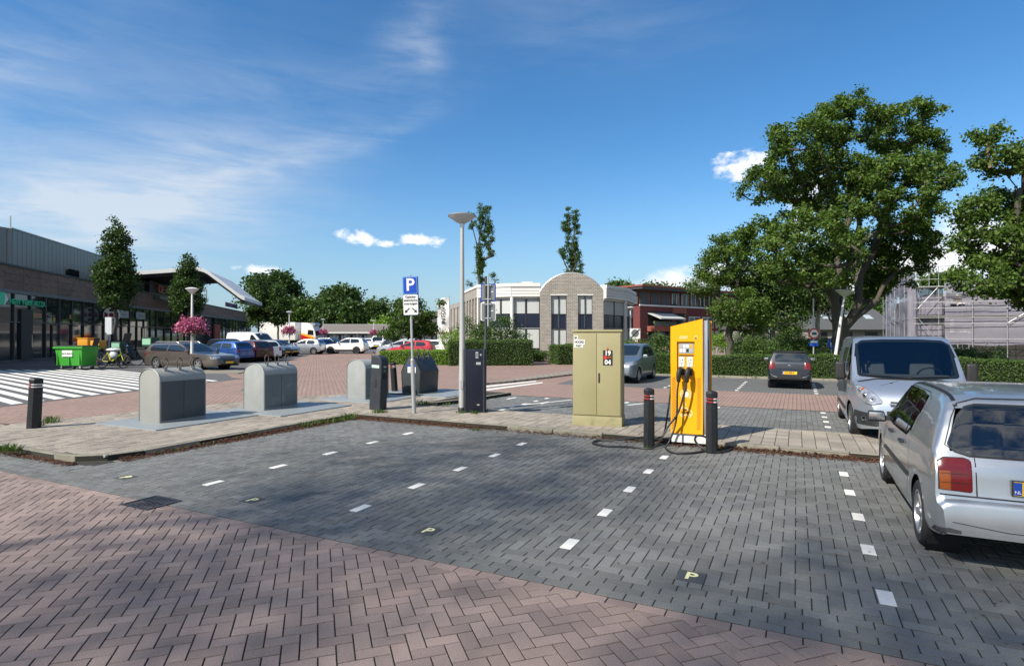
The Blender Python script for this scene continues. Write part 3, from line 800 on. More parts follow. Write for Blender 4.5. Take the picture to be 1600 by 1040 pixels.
# ---- background trees
bgs = [((430, 455, 150), ((425, 447, 38, 20), (455, 470, 20, 24), (400, 475, 20, 25), (445, 490, 32, 24)), 'leaf_dark', 'round dark tree rising behind the truck and its trailer'),
       ((465, 480, 140), ((470, 492, 30, 24), (490, 500, 20, 18)), 'leaf_mid', 'lower green tree between the truck cab and the row of conifers'),
       ((530, 480, 170), ((530, 470, 32, 20), (508, 488, 22, 16), (556, 486, 20, 20)), 'leaf_dark', 'loose rounded tree towering above the low white building'),
       ((520, 500, 135), ((520, 496, 22, 16), (505, 504, 16, 12)), 'leaf_dark', 'dark bush-like tree directly over the left end of the low building'),
       ((552, 500, 132), ((551, 492, 18, 18), (552, 506, 20, 10)), 'leaf_dark', 'dark conical tree, middle of the row behind the low building'),
       ((585, 500, 138), ((585, 490, 18, 18), (590, 500, 20, 14)), 'leaf_dark', 'dark rounded tree, right end of the row behind the low building'),
       ((612, 508, 128), ((606, 507, 22, 7),), 'leaf_lime', 'low bright green hedge-like bush over the roof of the low building'),
       ((965, 450, 120), ((968, 452, 16, 10), (950, 458, 10, 8)), 'leaf_mid', 'treetop showing over the white office between the arch and the red flats'),
       ((1030, 470, 140), ((1012, 455, 14, 9), (1045, 458, 20, 8), (1070, 460, 14, 8)), 'leaf_mid', 'treetops peeking over the flat roof of the red apartment block'),
       ((1185, 480, 95), ((1180, 486, 36, 26), (1150, 500, 24, 22)), 'leaf_dark', 'dark tree mass behind the bent oak, left of the solar roof'),
       ((1250, 470, 90), ((1245, 480, 24, 28), (1225, 500, 20, 18)), 'leaf_dark', 'dark green tree between the two grey roofed houses'),
       ((1310, 490, 100), ((1305, 478, 30, 22), (1335, 490, 24, 24)), 'leaf_mid', 'sunlit green tree far behind the leaning lamp post'),
       ((1355, 510, 80), ((1358, 495, 26, 24), (1340, 515, 22, 20)), 'leaf_mid', 'greyish tree beside the netted gable of the scaffolded house'),
       ((1385, 440, 110), ((1385, 438, 24, 16), (1400, 450, 20, 12), (1370, 455, 20, 18)), 'leaf_mid', 'treetop rising behind the left netting of the scaffold'),
       ((1460, 445, 120), ((1462, 437, 16, 8),), 'leaf_mid', 'treetop just over the scaffold rails of the corner')]
for (px, py, Zz), blobs, m, lb in bgs:
    L = Vector(((px - 800) / FPX * Zz, Zz, 0)); A = sum(q[2] * q[3] for q in blobs)
    tree('background_tree', lb, 'tree', L, [pxblob(L, *q, Zz, rng.uniform(-1, 1)) for q in blobs], max(20, min(150, int(A * .11))), 75, .0062 * Zz, .0125 * Zz, .3, 3.0, m, group='trees beyond the buildings')
# ---- poplars behind the office
for (px, Zz, cols, lb) in ((752, 82, ((738, 330, 360), (752, 318, 448), (765, 322, 400), (748, 380, 450), (772, 425, 448), (732, 440, 452), (760, 345, 390)), 'taller bare-topped poplar behind the left end of the white office'), (892, 84, ((888, 322, 430), (901, 330, 400), (896, 380, 430), (878, 390, 402), (906, 398, 428), (884, 345, 360)), 'slender poplar rising behind the arched brick gable')):
    L = Vector(((px - 800) / FPX * Zz, Zz, 0)); bl = []
    for cx, y0, y1 in cols:
        n_ = max(2, (y1 - y0) // 10)
        bl += [pxblob(L, cx + random.uniform(-3, 3), y0 + (y1 - y0) * (k + .5) / n_, 5.0, 6, Zz) for k in range(n_)]
    tree('poplar_tree', lb, 'tree', L, bl, 270, 34, .22, .34, .26, 8, 'leaf_mid', forks=[tuple(W(c[0], c[1] + 3, Zz) - L) for c in cols[:4]], group='poplars behind the office')
# ---- honey locust behind the P sign
L = Vector(((637 - 800) / FPX * 52, 52, 0))
tree('locust_tree', 'small feathery tree behind the blue parking sign, above the red hatchback', 'tree', L, [pxblob(L, *q, 52) for q in ((640, 478, 30, 12), (598, 470, 16, 4), (678, 474, 14, 4), (640, 500, 42, 18), (620, 520, 30, 10), (665, 515, 26, 12))], 130, 60, .26, .5, .1, 2.2, 'leaf_mid')
# ---- shrubs
def shrub(name, label, px, Zz, w, h, m, n, leaf, rc, cat='shrub', base=0):
    L = Vector(((px - 800) / FPX * Zz, Zz, base)); k = Zz / FPX
    bl = [(random.uniform(-.3, .3) * w, random.uniform(-.2, .2) * w, h * random.uniform(.3, .75), w * .28, w * .28, h * .28) for _ in range(7)] + [(0, 0, h * .4, w * .42, w * .36, h * .38)]
    return tree(name, label, cat, L, bl, n, 90, leaf, rc, .05, h * .2, m, cr_name='foliage')
shrub('shrub', 'loose grey green shrub in front of the white office, left of the arch', 772, 40, 4.6, 3.2, 'leaf_mid', 90, .13, .5)
shrub('shrub', 'pale variegated bush between the flag and the office wall', 716, 44, 2.9, 2.3, 'leaf_lime', 50, .13, .45)
shrub('shrub', 'broad olive green shrub right behind the grey hatchback beside the charger', 1018, 30, 3.6, 1.9, 'leaf_hedge', 80, .11, .35)
shrub('shrub', 'yellowish bush in front of the red flats', 1128, 62, 3.4, 2.2, 'leaf_lime', 30, .16, .5)
shrub('shrub', 'silvery weeping shrub beside the bent oak trunk', 1167, 54, 4.3, 2.7, 'leaf_silver', 70, .15, .5)
shrub('shrub', 'spreading green yew left behind the black hatchback', 1205, 33, 3.2, 1.9, 'leaf_hedge', 80, .12, .35)
shrub('shrub', 'tall green yew right behind the black hatchback by the sign pole', 1250, 34, 3.0, 2.3, 'leaf_hedge', 80, .12, .35)
shrub('shrub', 'round clipped bush under the solar roof', 1228, 56, 3.6, 3.6, 'leaf_hedge', 50, .17, .5)
shrub('shrub', 'reddish low plants left of the leaning lamp post', 1297, 31, 2.0, .75, 'litter', 30, .1, .3)
shrub('shrub', 'low dark bush at the foot of the scaffold, behind the hedge', 1500, 34, 5.0, 1.3, 'leaf_dark', 60, .12, .4)
shrub('shrub', 'low bushes at the foot of the arched gable between the hedges', 835, 42, 2.4, .9, 'leaf_mid', 40, .11, .3)
# ---- hedges
def hedge(label, a, c, w, h, n, leaf=.055, m='leaf_hedge', jag=.06):
    a, c = Vector(a), Vector(c); d = c - a; mid = (a + c) / 2
    return foliage('hedge', label, 'hedge', (mid.x, mid.y, 0), (d.length, w, h), n, leaf, m, math.atan2(d.y, d.x), jag=jag)
hedge('long clipped hedge behind the black hatchback, running past the van', ST(3.0, 17.9), ST(12.6, 17.9), .8, .95, 42000, .062)
hedge('long clipped hedge at the right, in front of the scaffolded house', ST(12.7, 17.8), ST(24, 17.8), .8, .95, 42000, .062)
hedge('low light green hedge behind the dark container and the parking sign', Vector((-8.4, 38.2, 0)), Vector((-3.9, 37.0, 0)), 1.6, .85, 16000, .075, 'leaf_lime')
hedge('thick square-cut hedge in front of the white office', Vector((-4.0, 36.6, 0)), Vector((1.15, 37.2, 0)), 2.4, 1.5, 26000, .075)
hedge('square-cut hedge right of the arched gable, beside the cabinet', Vector((2.7, 37.6, 0)), Vector((7.6, 39, 0)), 1.8, 1.25, 16000, .075)
hedge('dark hedge across the lawn beneath the red flats', Vector((17.5, 46, 0)), Vector((26.5, 46, 0)), .9, 1.2, 9000, .11, 'leaf_dark')
hedge('dark hedge below the houses with the grey roofs', Vector((27, 57, 0)), Vector((34, 50, 0)), .9, 1.5, 8000, .12, 'leaf_dark')
# ---- the trees behind the viewer whose crowns shade the bays
for (x, y, h_, rr_, lb) in ((-15.3, -3.4, 21, 2.9, 'leafy tree left of the viewer, shading the middle of the grey bays'), (-11.3, -8.0, 21, 2.3, 'leafy tree right behind the viewer, shading the parking tile'), (-17.4, -7.6, 21, 2.6, 'broad tree behind the viewer to the left, shading the red road')):
    tree('roadside_tree', lb, 'tree', (x, y, 0), [(0, 0, h_ * .8, rr_, rr_, 2.0), (1.3, 1.1, h_ * .76, rr_ * .6, rr_ * .6, 1.4)], 150, 23, .15, 1.1, .07, 12, 'leaf_oak')
# ================================================================ buildings
M['panel_brown'] = mat('brown stone panel', (.2, .135, .1), .85, var=.45, vscale=6, bump=.8, bscale=9, isl=.14, dirt=(.035, .025, .022, .8), dscale=3.2, world=True)
M['cladding'] = mat('metal cladding', (.17, .17, .155), .4, .5, var=.08, isl=.05)
M['fascia'] = mat('grey fascia', (.12, .13, .135), .5)
M['frame_dark'] = mat('dark frame', (.022, .026, .03), .45)
M['roofwhite'] = mat('white roof edge', (.68, .68, .65), .5, var=.06)
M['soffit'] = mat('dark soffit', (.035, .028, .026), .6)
M['interior'] = mat('shop interior', (.03, .03, .03), .9, var=.5, vscale=1.5)
M['greensign'] = mat('green sign', (.01, .55, .28), .4); M['orangesign'] = mat('red orange letters', (.6, .09, .03), .4)
# ---- shopping centre
fd = Vector((-.261, .965, 0)).normalized(); so_ = Vector((-33.8, 38, 0)); sa = math.atan2(fd.y, fd.x)
shop = thing('shopping_centre', 'long low shopping centre with brown stone band, dark shop windows and grey metal upper storey', 'building', so_, sa)
def kx(px):
    r = (px - 800) / FPX; return (so_.x - so_.y * r) / (r * fd.y - fd.x)
# local: x along the facade away from the viewer, -y is towards the street, +y inside
MB().bar(-14, 95, .6, 22, 0, 6.4).build('wall', M['interior'], shop)
MB().bar(-14, 95, -.05, .9, 4.75, 5.0).build('fascia', M['fascia'], shop)
MB().bar(-14.2, 95.2, -.12, 22, 6.6, 6.72).build('roof_edge', M['frame_dark'], shop)
MB().bar(-14, 95, .06, .62, 5.0, 6.6).build('band_backing', M['frame_dark'], shop)
k = 0; x = -14.0
while x < 95:
    w_ = 2.4 if x < 45 else 4.8
    for r_ in range(3):
        o = MB().bar(x + .012 + (r_ % 2) * 0, x + w_ - .012, -.02 + random.uniform(-.012, .012), .055, 5.015 + r_ * .53, 5.53 + r_ * .53).build('stone_panel', M['panel_brown'], shop)
    x += w_
# shop front: mullions and panes
MB().bar(-14, 95, .0, .5, 0, .18).build('base_rail', M['frame_dark'], shop)
x = -13.0; step_ = 2.1; i = 0
recess = (kx(303), kx(336))
while x < 94:
    st = step_ if x < 30 else 2.9
    if not (recess[0] < x < recess[1]):
        MB().bar(x - .06, x + .06, .0, .5, .18, 4.75).build('mullion', M['frame_dark'], shop)
        MB().bar(x + .06, x + st - .06, .12, .14, .18, 2.75).build('pane', M['shopglass'], shop)
        MB().bar(x + .06, x + st - .06, .10, .12, 2.83, 4.75).build('pane', M['shopglass'], shop)
        MB().bar(x + .06, x + st - .06, .02, .2, 2.75, 2.83).build('transom', M['frame_dark'], shop)
    x += st; i += 1
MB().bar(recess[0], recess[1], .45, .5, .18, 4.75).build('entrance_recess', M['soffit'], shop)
dk_ = kx(42)
dr = MB().bar(dk_ - .75, dk_ + .75, -.02, .1, .02, 3.7).build('door', M['ink'], shop)
MB().bar(dk_ + .55, dk_ + .6, -.06, -.02, 1.0, 1.9).build('door_handle', M['chrome'], dr)
for px_, wd_ in ((58, 1.5), (88, 1.1), (118, 1.1), (226, 1.2)):
    k_ = kx(px_); d_ = MB().bar(k_ - wd_ / 2, k_ + wd_ / 2, .04, .1, .05, 2.7).build('door', M['frame_dark'], shop)
    MB().bar(k_ - wd_ / 2 + .1, k_ + wd_ / 2 - .1, .025, .038, .2, 2.6).build('door_pane', M['shopglass'], d_)
# letters and signs on the facade (text faces -y)
def ftext(s, px, z, size, m, y=-.15, **kw): return text(s, size, m, shop, (kx(px), y, z), (R(90), 0, 0), **kw)
nyp = text('NEW YORK PIZZA', .56, M['greensign'], shop, ((kx(12) + kx(68)) / 2, -.10, 4.15), bold=.0, ext=.03); xs = [v.co.x for v in nyp.data.vertices]; nyp.scale.x = (kx(68) - kx(12)) / (max(xs) - min(xs))
k_ = kx(-6); o = MB().bar(k_ - 1.3, k_ + .35, -.3, -.12, 3.9, 4.7).build('sign_box', M['greensign'], shop)
mb = MB(); mb.prism([(0, -.42), (.42, 0), (0, .42)], -.02, .02, Matrix.Translation((k_ + .5, -.2, 4.28)) @ Matrix.Rotation(R(90), 4, 'X')); mb.build('sign_arrow', M['white'], shop)
k_ = kx(60); o = MB().bar(k_ - .55, k_ + .55, .05, .09, 3.15, 3.5).build('window_sign', mat('sign frame', (.25, .27, .1), .5), shop); text('OPEN', .3, M['orangesign'], o, (k_, .04, 3.32), (R(90), 0, 0), bold=.01)
for (px_, z) in ((86, 2.9), (112, 3.2), (115, 2.7)):
    k_ = kx(px_); MB().bar(k_ - .17, k_ + .17, .06, .09, z, z + .34).build('window_poster', mat('ochre poster', (.45, .3, .06), .6), shop)
for (px_) in (192, 219):
    k_ = kx(px_); o = MB().bar(k_ - 1.3, k_ + 1.3, -.08, .0, 3.6, 4.35).build('shop_sign', mat('grey green sign', (.3, .36, .35), .5), shop); MB().bar(k_ - .7, k_ + .7, -.1, -.08, 3.92, 3.98).build('sign_lettering', M['frame_dark'], o)
# round sign sticking out of the facade: built across it
k_ = kx(160)
mb = MB(); mb.lathe([(.001, .05), (.68, .05), (.70, .0), (.68, -.05), (.001, -.05)], 24, Matrix.Translation((k_, -.75, 3.75)) @ Matrix.Rotation(R(90), 4, 'Y')); o = mb.build('round_sign', M['stk' if 'stk' in M else 'white'], shop)
for a_ in (0, 90, 180, 270):
    mb = MB(); mb.prism([(.3, -.14), (.58, -.25), (.58, .25), (.3, .14)], -.005, .005, Matrix.Translation((k_ - .056, -.75, 3.75)) @ Matrix.Rotation(R(-90), 4, 'Y') @ Matrix.Rotation(R(a_ + 45 * 0), 4, 'Z')); mb.build('sign_ornament', mat('dark red enamel', (.2, .01, .03), .4) if a_ % 180 else M['frame_dark'], o)
mb = MB(); mb.lathe([(.001, .005), (.2, .005), (.21, 0)], 16, Matrix.Translation((k_ - .055, -.75, 3.75)) @ Matrix.Rotation(R(-90), 4, 'Y')); mb.build('sign_ornament', mat('dark red enamel', (.2, .01, .03), .4), o)
# upper metal storey with a rounded corner
t0_, t1_ = 2.2, 26.4
def cpanel(p, q, z0, z1):
    d_ = (q - p); n_ = Vector((d_.y, -d_.x, 0)).normalized(); a_ = p + d_ * .03; b_ = q - d_ * .03
    mb = MB(); mb.add([a_, b_, b_ + n_ * .04, a_ + n_ * .04] + [v + Vector((0, 0, z1 - z0)) for v in (a_, b_, b_ + n_ * .04, a_ + n_ * .04)], [(0, 1, 2, 3), (4, 7, 6, 5), (0, 4, 5, 1), (1, 5, 6, 2), (2, 6, 7, 3), (3, 7, 4, 0)])
    o = mb.build('cladding_panel', M['cladding'], shop); o.location = (0, 0, z0); return o
ZT = 9.45
path = [Vector((t0_ + 1.2 - 1.2, 15, 0)), Vector((t0_, 2.2, 0))] + [Vector((t0_ + 1.2 - 1.2 * math.cos(R(a_)), 2.2 - 1.2 * math.sin(R(a_)), 0)) for a_ in (22, 45, 68)] + [Vector((t0_ + 1.2, 1.0, 0)), Vector((t1_, 1.0, 0)), Vector((t1_, 15, 0))]
poly = [(p.x, p.y) for p in path]; mb = MB(); mb.prism([(p[0] * 1.0, p[1]) for p in poly], 6.7, ZT - .04); mb.build('upper_storey', M['frame_dark'], shop)
for i in range(len(path) - 1):
    a_, b_ = path[i], path[i + 1]; n_ = max(1, int((b_ - a_).length / .62)) if (b_ - a_).length > 1 else 1
    for q in range(n_): cpanel(a_ + (b_ - a_) * q / n_, a_ + (b_ - a_) * (q + 1) / n_, 6.74, ZT)
MB().bar(t0_ + 1, t1_, .9, 1.15, ZT, ZT + .08).build('roof_coping', M['galv'], shop)
for px_, w_ in ((133, 2.4), (214, 3.2)):
    k_ = kx(px_); MB().bar(k_ - w_ / 2, k_ + w_ / 2, .93, .97, 6.95, 7.55).build('strip_window', M['glass'], shop)
mb = MB(); mb.tube([(kx(79) + .8, 3, ZT), (kx(79) + .8, 3, ZT + 1.6)], .05, 6); mb.build('roof_mast', M['galv'], shop)
# white swooping entrance roof: profile across the facade, swept along it
r0 = kx(228) + .3; r1 = r0 + 13
prof = catmull([(8, 8.35), (4, 8.75), (0, 9.15), (-4.4, 9.6), (-5.4, 9.62), (-6.1, 9.35), (-7.0, 8.65), (-8.4, 7.55), (-9.6, 6.6), (-10.1, 6.35)], 4); prof = [(p[0], p[1]) for p in [(v.x, v.y) for v in [Vector((a_.x, a_.y, 0)) for a_ in prof]]]
th = .5
def roofband(x0, x1, dz0, dz1, name, m, ys=0):
    V = []; F = []
    for (y_, z_) in prof: V += [(x0, y_ + ys, z_ + dz0), (x1, y_ + ys, z_ + dz0), (x0, y_ + ys, z_ + dz1), (x1, y_ + ys, z_ + dz1)]
    n_ = len(prof)
    for k_ in range(n_ - 1):
        q = 4 * k_; F += [(q, q + 1, q + 5, q + 4), (q + 2, q + 6, q + 7, q + 3), (q, q + 4, q + 6, q + 2), (q + 1, q + 3, q + 7, q + 5)]
    F += [(0, 2, 3, 1), (4 * n_ - 4, 4 * n_ - 3, 4 * n_ - 1, 4 * n_ - 2)]
    mb = MB(); mb.add(V, F); return mb.build(name, m, shop, smooth=True, angle=35)
roofband(r0, r1, -.42, 0, 'entrance_roof', M['roofwhite'])
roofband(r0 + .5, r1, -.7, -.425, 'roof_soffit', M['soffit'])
for k_ in range(4): 
    mb = MB(); x_ = r0 + 2.5 + k_ * 2.6
    for q in range(8, len(prof) - 2): mb.add([(x_, prof[q][0], prof[q][1] - .95), (x_ + .14, prof[q][0], prof[q][1] - .95), (x_ + .14, prof[q + 1][0], prof[q + 1][1] - .95), (x_, prof[q + 1][0], prof[q + 1][1] - .95)], [(0, 1, 2, 3)])
    mb.build('soffit_rib', mat('soffit rib', (.09, .03, .028), .6), shop)
MB().bar(r0 + 3, r1 + 10, 1.2, 9, 6.7, 8.2).build('upper_block', mat('grey green panel', (.2, .21, .19), .6), shop)
for q in range(5): MB().bar(r0 + 9 + q * 3.2, r0 + 11.8 + q * 3.2, 1.1, 1.19, 6.9, 8.0).build('upper_window', M['shopglass'], shop)
for q in range(3): MB().cyl((r0 + 5 + q * 6, -2.2, 6.6), (r0 + 5 + q * 6, -2.2, 8.4), .09, 8).build('roof_column', M['alu'], shop)
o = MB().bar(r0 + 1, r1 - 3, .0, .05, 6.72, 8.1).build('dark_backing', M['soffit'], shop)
dk2 = text('DE KORF', 1.3, M['orangesign'], shop, ((kx(245) + kx(273)) / 2, -.16, 7.3), bold=.01, ext=.05); xs = [v.co.x for v in dk2.data.vertices]; dk2.scale.x = (kx(273) - kx(245)) / (max(xs) - min(xs))
ftext('WINKELCENTRUM', 257, 6.35, .52, M['white'], y=-.12, bold=.004)
MB().bar(kx(257) - 4.2, kx(257) + 4.2, -.09, -.04, 6.05, 6.66).build('sign_backing', M['ink'], shop)
# sign in purple on the upper block
k_ = kx(372); MB().bar(k_ - 6, k_ + 5, 1.0, 1.15, 7.3, 8.1).build('shop_sign', mat('aubergine', (.05, .015, .045), .5), shop)
ftext('DE KORF', 369, 7.7, .7, mat('violet letters', (.4, .2, .45), .5), y=.95, bold=.01)
# chimney
ck = kx(228) + 2.5
MB().bar(ck, ck + 1.2, 2.5, 3.9, 8, 10.3).build('chimney', M['cladding'], shop); MB().bar(ck - .3, ck + 1.5, 2.2, 4.2, 10.75, 10.83).build('chimney_cap', M['frame_dark'], shop)
for q in (.05, 1.1): MB().cyl((ck + q, 2.6, 10.3), (ck + q, 2.6, 10.8), .04, 6).build('cap_stay', M['frame_dark'], shop)
MB().bar(kx(325), kx(334), -1.0, -.8, .1, 3.6).build('red_column', mat('red brick pier', (.28, .06, .035), .8, var=.2), shop)
# ---- low white building
lwb = thing('low_building', 'long low white building with a shallow grey brown roof behind the car park', 'building', ((500 - 800) / FPX * 108, 108, 0), R(2))
Lw = 31
MB().bar(0, Lw, 0, 8, 0, 2.3).build('wall', mat('white render', (.52, .51, .47), .8, var=.08), lwb)
V = [(-.5, -.7, 2.35), (Lw + .5, -.7, 2.35), (Lw + .5, 4, 3.9), (-.5, 4, 3.9), (-.5, 8.7, 2.35), (Lw + .5, 8.7, 2.35)]
mb = MB(); mb.add(V, [(0, 1, 2, 3), (3, 2, 5, 4), (0, 3, 4), (1, 5, 2), (0, 4, 5, 1)]); mb.build('roof', mat('grey brown roof', (.15, .13, .115), .85, var=.2, vscale=4), lwb)
MB().bar(-.6, Lw + .6, -.85, -.68, 2.2, 2.42).build('gutter', M['roofwhite'], lwb); MB().bar(-.5, Lw + .5, 3.9, 4.1, 3.88, 4.0).build('ridge_cap', M['galv'], lwb)
for k_ in range(14):
    if k_ in (4,): continue
    x_ = .8 + k_ * 2.15; o = MB().bar(x_, x_ + 1.5, -.05, .0, .75, 1.95).build('window', M['frame_dark'], lwb)
    MB().bar(x_ + .08, x_ + .5, -.06, -.05, .85, 1.85).build('curtain', M['curtain'], o); MB().bar(x_ + 1.0, x_ + 1.42, -.06, -.05, .85, 1.85).build('curtain', M['curtain'], o)
bb_ = thing('warehouse', 'flat grey shed roof behind the locust tree and the flag', 'building', ((655 - 800) / FPX * 118, 118, 0))
MB().bar(-4, 8, 0, 10, 0, 6.6).build('wall', mat('dull grey sheet', (.12, .12, .115), .7, var=.1), bb_); MB().bar(-4.1, 8.1, -.1, 10, 6.6, 6.75).build('roof_edge', M['fascia'], bb_)
gb = thing('gabled_house', 'small white gabled house top far behind the flag', 'building', ((712 - 800) / FPX * 100, 100, 0))
MB().bar(-3.2, 3.2, 0, 6, 0, 5.2).build('wall', mat('white render', (.52, .51, .47), .8), gb); mb = MB(); mb.add([(-3.4, -.1, 5.2), (3.4, -.1, 5.2), (0, -.1, 7.0), (-3.4, 6, 5.2), (3.4, 6, 5.2), (0, 6, 7.0)], [(0, 1, 2), (3, 5, 4), (0, 2, 5, 3), (1, 4, 5, 2)]); mb.build('roof', M['fascia'], gb)
# ---- white office with the arched brick gable
M['whitetrim'] = mat('white cladding', (.62, .61, .58), .6, var=.06, vscale=.8, dirt=(.4, .38, .33, .35), dscale=.8)
def brickwall(name, c1, c2, mortar):
    m = bpy.data.materials.new(name); m.use_nodes = True; t = m.node_tree; q = NB(t); p = t.nodes['Principled BSDF']
    tcn = q.n('ShaderNodeTexCoord'); sx = q.n('ShaderNodeSeparateXYZ'); t.links.new(tcn.outputs['Object'], sx.inputs[0]); cx = q.n('ShaderNodeCombineXYZ')
    t.links.new(q.m('ADD', sx.outputs[0], sx.outputs[1]), cx.inputs[0]); t.links.new(sx.outputs[2], cx.inputs[1])
    br = q.n('ShaderNodeTexBrick'); t.links.new(cx.outputs[0], br.inputs[0]); br.inputs['Scale'].default_value = 1
    br.inputs['Brick Width'].default_value = .30; br.inputs['Row Height'].default_value = .11; br.inputs['Mortar Size'].default_value = .016
    br.inputs['Color1'].default_value = (*c1, 1); br.inputs['Color2'].default_value = (*c2, 1); br.inputs['Mortar'].default_value = (*mortar, 1)
    nz = q.noise(tcn.outputs['Object'], .8, 6, .65); v = q.n('ShaderNodeCombineXYZ'); f = q.m('ADD', .7, q.m('MULTIPLY', nz, .6)); [q.put(f, v.inputs[i]) for i in range(3)]
    t.links.new(q.mix(1.0, br.outputs[0], v.outputs[0], 'MULTIPLY'), p.inputs['Base Color']); p.inputs['Roughness'].default_value = .88
    bn = q.n('ShaderNodeBump'); bn.inputs['Strength'].default_value = .6; bn.inputs['Distance'].default_value = .02; t.links.new(q.m('SUBTRACT', 1.0, br.outputs[1]), bn.inputs['Height']); t.links.new(bn.outputs[0], p.inputs['Normal'])
    return m
M['pale_brick'] = brickwall('pale brick', (.40, .365, .315), (.30, .275, .24), (.16, .145, .13)); M['red_brick'] = brickwall('red brick', (.16, .035, .03), (.13, .03, .028), (.09, .03, .03))
M['greybrick'] = brickwall('grey brick', (.2, .17, .16), (.15, .13, .125), (.09, .085, .08))
off_ = thing('office_building', 'white two-storey office with an arched pale brick gable and net curtains', 'building', (0, 0, 0))
def P2(px, Zd): return Vector(((px - 800) / FPX * Zd, Zd, 0))
PH = 6.02; ARC = 1
nodes_ = [P2(748, 47.5), P2(800, 46.2), P2(844, 46.0)]
def face(a, b_, cols, name_prefix='', parapet=True, zt=PH, sills=None, colw=.16):
    "one flat bay between plan points a and b_: parapet, panes in cols columns, posts"
    d_ = (b_ - a); L_ = d_.length; rz_ = math.atan2(d_.y, d_.x); T = lambda mb, nm, m, par=off_, **k: _place(mb.build(nm, m, par, **k), a, rz_)
    if parapet:
        T(MB().bar(-.03, L_ + .03, -.28, .3, 4.95, zt - .28), 'parapet', M['whitetrim']); T(MB().bar(-.05, L_ + .05, -.34, .3, zt - .27, zt), 'parapet_cap', M['whitetrim'])
        for z in (5.18, 5.4, 5.62): T(MB().bar(0, L_, -.292, -.281, z, z + .02), 'parapet_groove', M['fascia'])
    T(MB().bar(0, L_, .35, .4, 0, 5.0), 'back_wall', M['interior'])
    T(MB().bar(0, L_, -.06, .1, 4.78, 4.948), 'lintel', M['whitetrim'])
    for q in range(cols):
        x0, x1 = L_ * q / cols + .04, L_ * (q + 1) / cols - .04
        w_ = T(MB().bar(x0, x1, .05, .07, 3.58, 4.77), 'window', M['frame_dark']); T(MB().bar(x0 + .05, x1 - .05, .035, .049, 3.62, 4.74), 'curtain', M['curtain'])
        T(MB().bar(x0, x1, .03, .06, 2.45, 3.55), 'spandrel_panel', M['spandrel'])
        T(MB().bar(x0, x1, .05, .07, .8, 2.42), 'window', M['frame_dark']); T(MB().bar(x0 + .05, x1 - .05, .035, .049, .85, 2.36), 'curtain', M['curtain'])
        T(MB().bar(x0, x1, .03, .06, .1, .78), 'spandrel_panel', M['spandrel'])
    for q in range(cols + 1): 
        x_ = L_ * q / cols; T(MB().bar(x_ - .035, x_ + .035, -.02, .08, .1, 4.78), 'mullion', M['frame_dark'])
    T(MB().bar(0, L_, -.03, .04, 2.41, 2.46), 'transom', M['galv'])
def _place(o, a, rz_):
    o.location = a; o.rotation_euler = (0, 0, rz_); return o
face(nodes_[0], nodes_[1], 3); face(nodes_[1], nodes_[2], 2)
for p in nodes_[:2]: MB().cyl((p.x, p.y - .12, 0), (p.x, p.y - .12, 4.96), .15, 12).build('column', M['whitetrim'], off_, smooth=True)
# arch gable
a = P2(844, 45.3); b_ = P2(943, 45.3); Wg = b_.x - a.x; spring = 5.3; ht = 6.75; rad_ = ((Wg / 2) ** 2 + (ht - spring) ** 2) / (2 * (ht - spring))
wins = [((861 - 844) / 99 * Wg, (885.5 - 844) / 99 * Wg), ((903 - 844) / 99 * Wg, (926 - 844) / 99 * Wg)]
xs_ = [0, wins[0][0], wins[0][1], wins[1][0], wins[1][1], Wg]
def gtop(x):
    return ht - rad_ + math.sqrt(max(rad_ ** 2 - (x - Wg / 2) ** 2, 0))
for k_ in range(5):
    x0, x1 = xs_[k_], xs_[k_ + 1]; zb_ = 0 if k_ % 2 == 0 else 5.0
    n_ = max(2, int((x1 - x0) / .2)); pts = [(x0, zb_), (x1, zb_)] + [(x1 - (x1 - x0) * q / n_, gtop(x1 - (x1 - x0) * q / n_)) for q in range(n_ + 1)]
    mb = MB(); mb.prism(pts, -.35, 0, Matrix.Rotation(R(90), 4, 'X')); o = mb.build('gable_wall', M['pale_brick'], off_); o.location = a
mb = MB(); mb.tube([(x_, .18, gtop(x_) + .03) for x_ in [Wg * k_ / 30 for k_ in range(31)]], .07, 6); o = mb.build('gable_coping', M['galv'], off_, smooth=True); o.location = a
V = []; F = []
for k_ in range(31):
    x_ = Wg * k_ / 30; V += [(x_, .3, gtop(x_) - .02), (x_, 9, gtop(x_) - .02)]
for k_ in range(30): F.append((2 * k_, 2 * k_ + 2, 2 * k_ + 3, 2 * k_ + 1))
mb = MB(); mb.add(V, F); o = mb.build('barrel_roof', M['galv'], off_); o.location = a
for (x0, x1) in wins:
    for (z0_, z1_, mm, nm) in ((3.55, 5.0, 'curtain', 'curtain'), (2.42, 3.5, 'spandrel', 'spandrel_panel'), (.85, 2.36, 'curtain', 'curtain'), (.1, .8, 'spandrel', 'spandrel_panel')):
        for q in range(2):
            xa, xb = x0 + (x1 - x0) * q / 2 + .04, x0 + (x1 - x0) * (q + 1) / 2 - .04
            o = MB().bar(xa, xb, .2, .23, z0_, z1_).build(nm, M[mm], off_); o.location = a
    for q in (0, .5, 1): o = MB().bar(x0 + (x1 - x0) * q - .03, x0 + (x1 - x0) * q + .03, .12, .24, 0, 5.0).build('mullion', M['frame_dark'], off_); o.location = a
    for z_ in (.82, 2.39, 3.53): o = MB().bar(x0, x1, .12, .24, z_ - .03, z_ + .03).build('transom', M['frame_dark'], off_); o.location = a
    o = MB().bar(x0 - .05, x1 + .05, -.02, .1, 5.002, 5.09).build('lintel', M['whitetrim'], off_); o.location = a
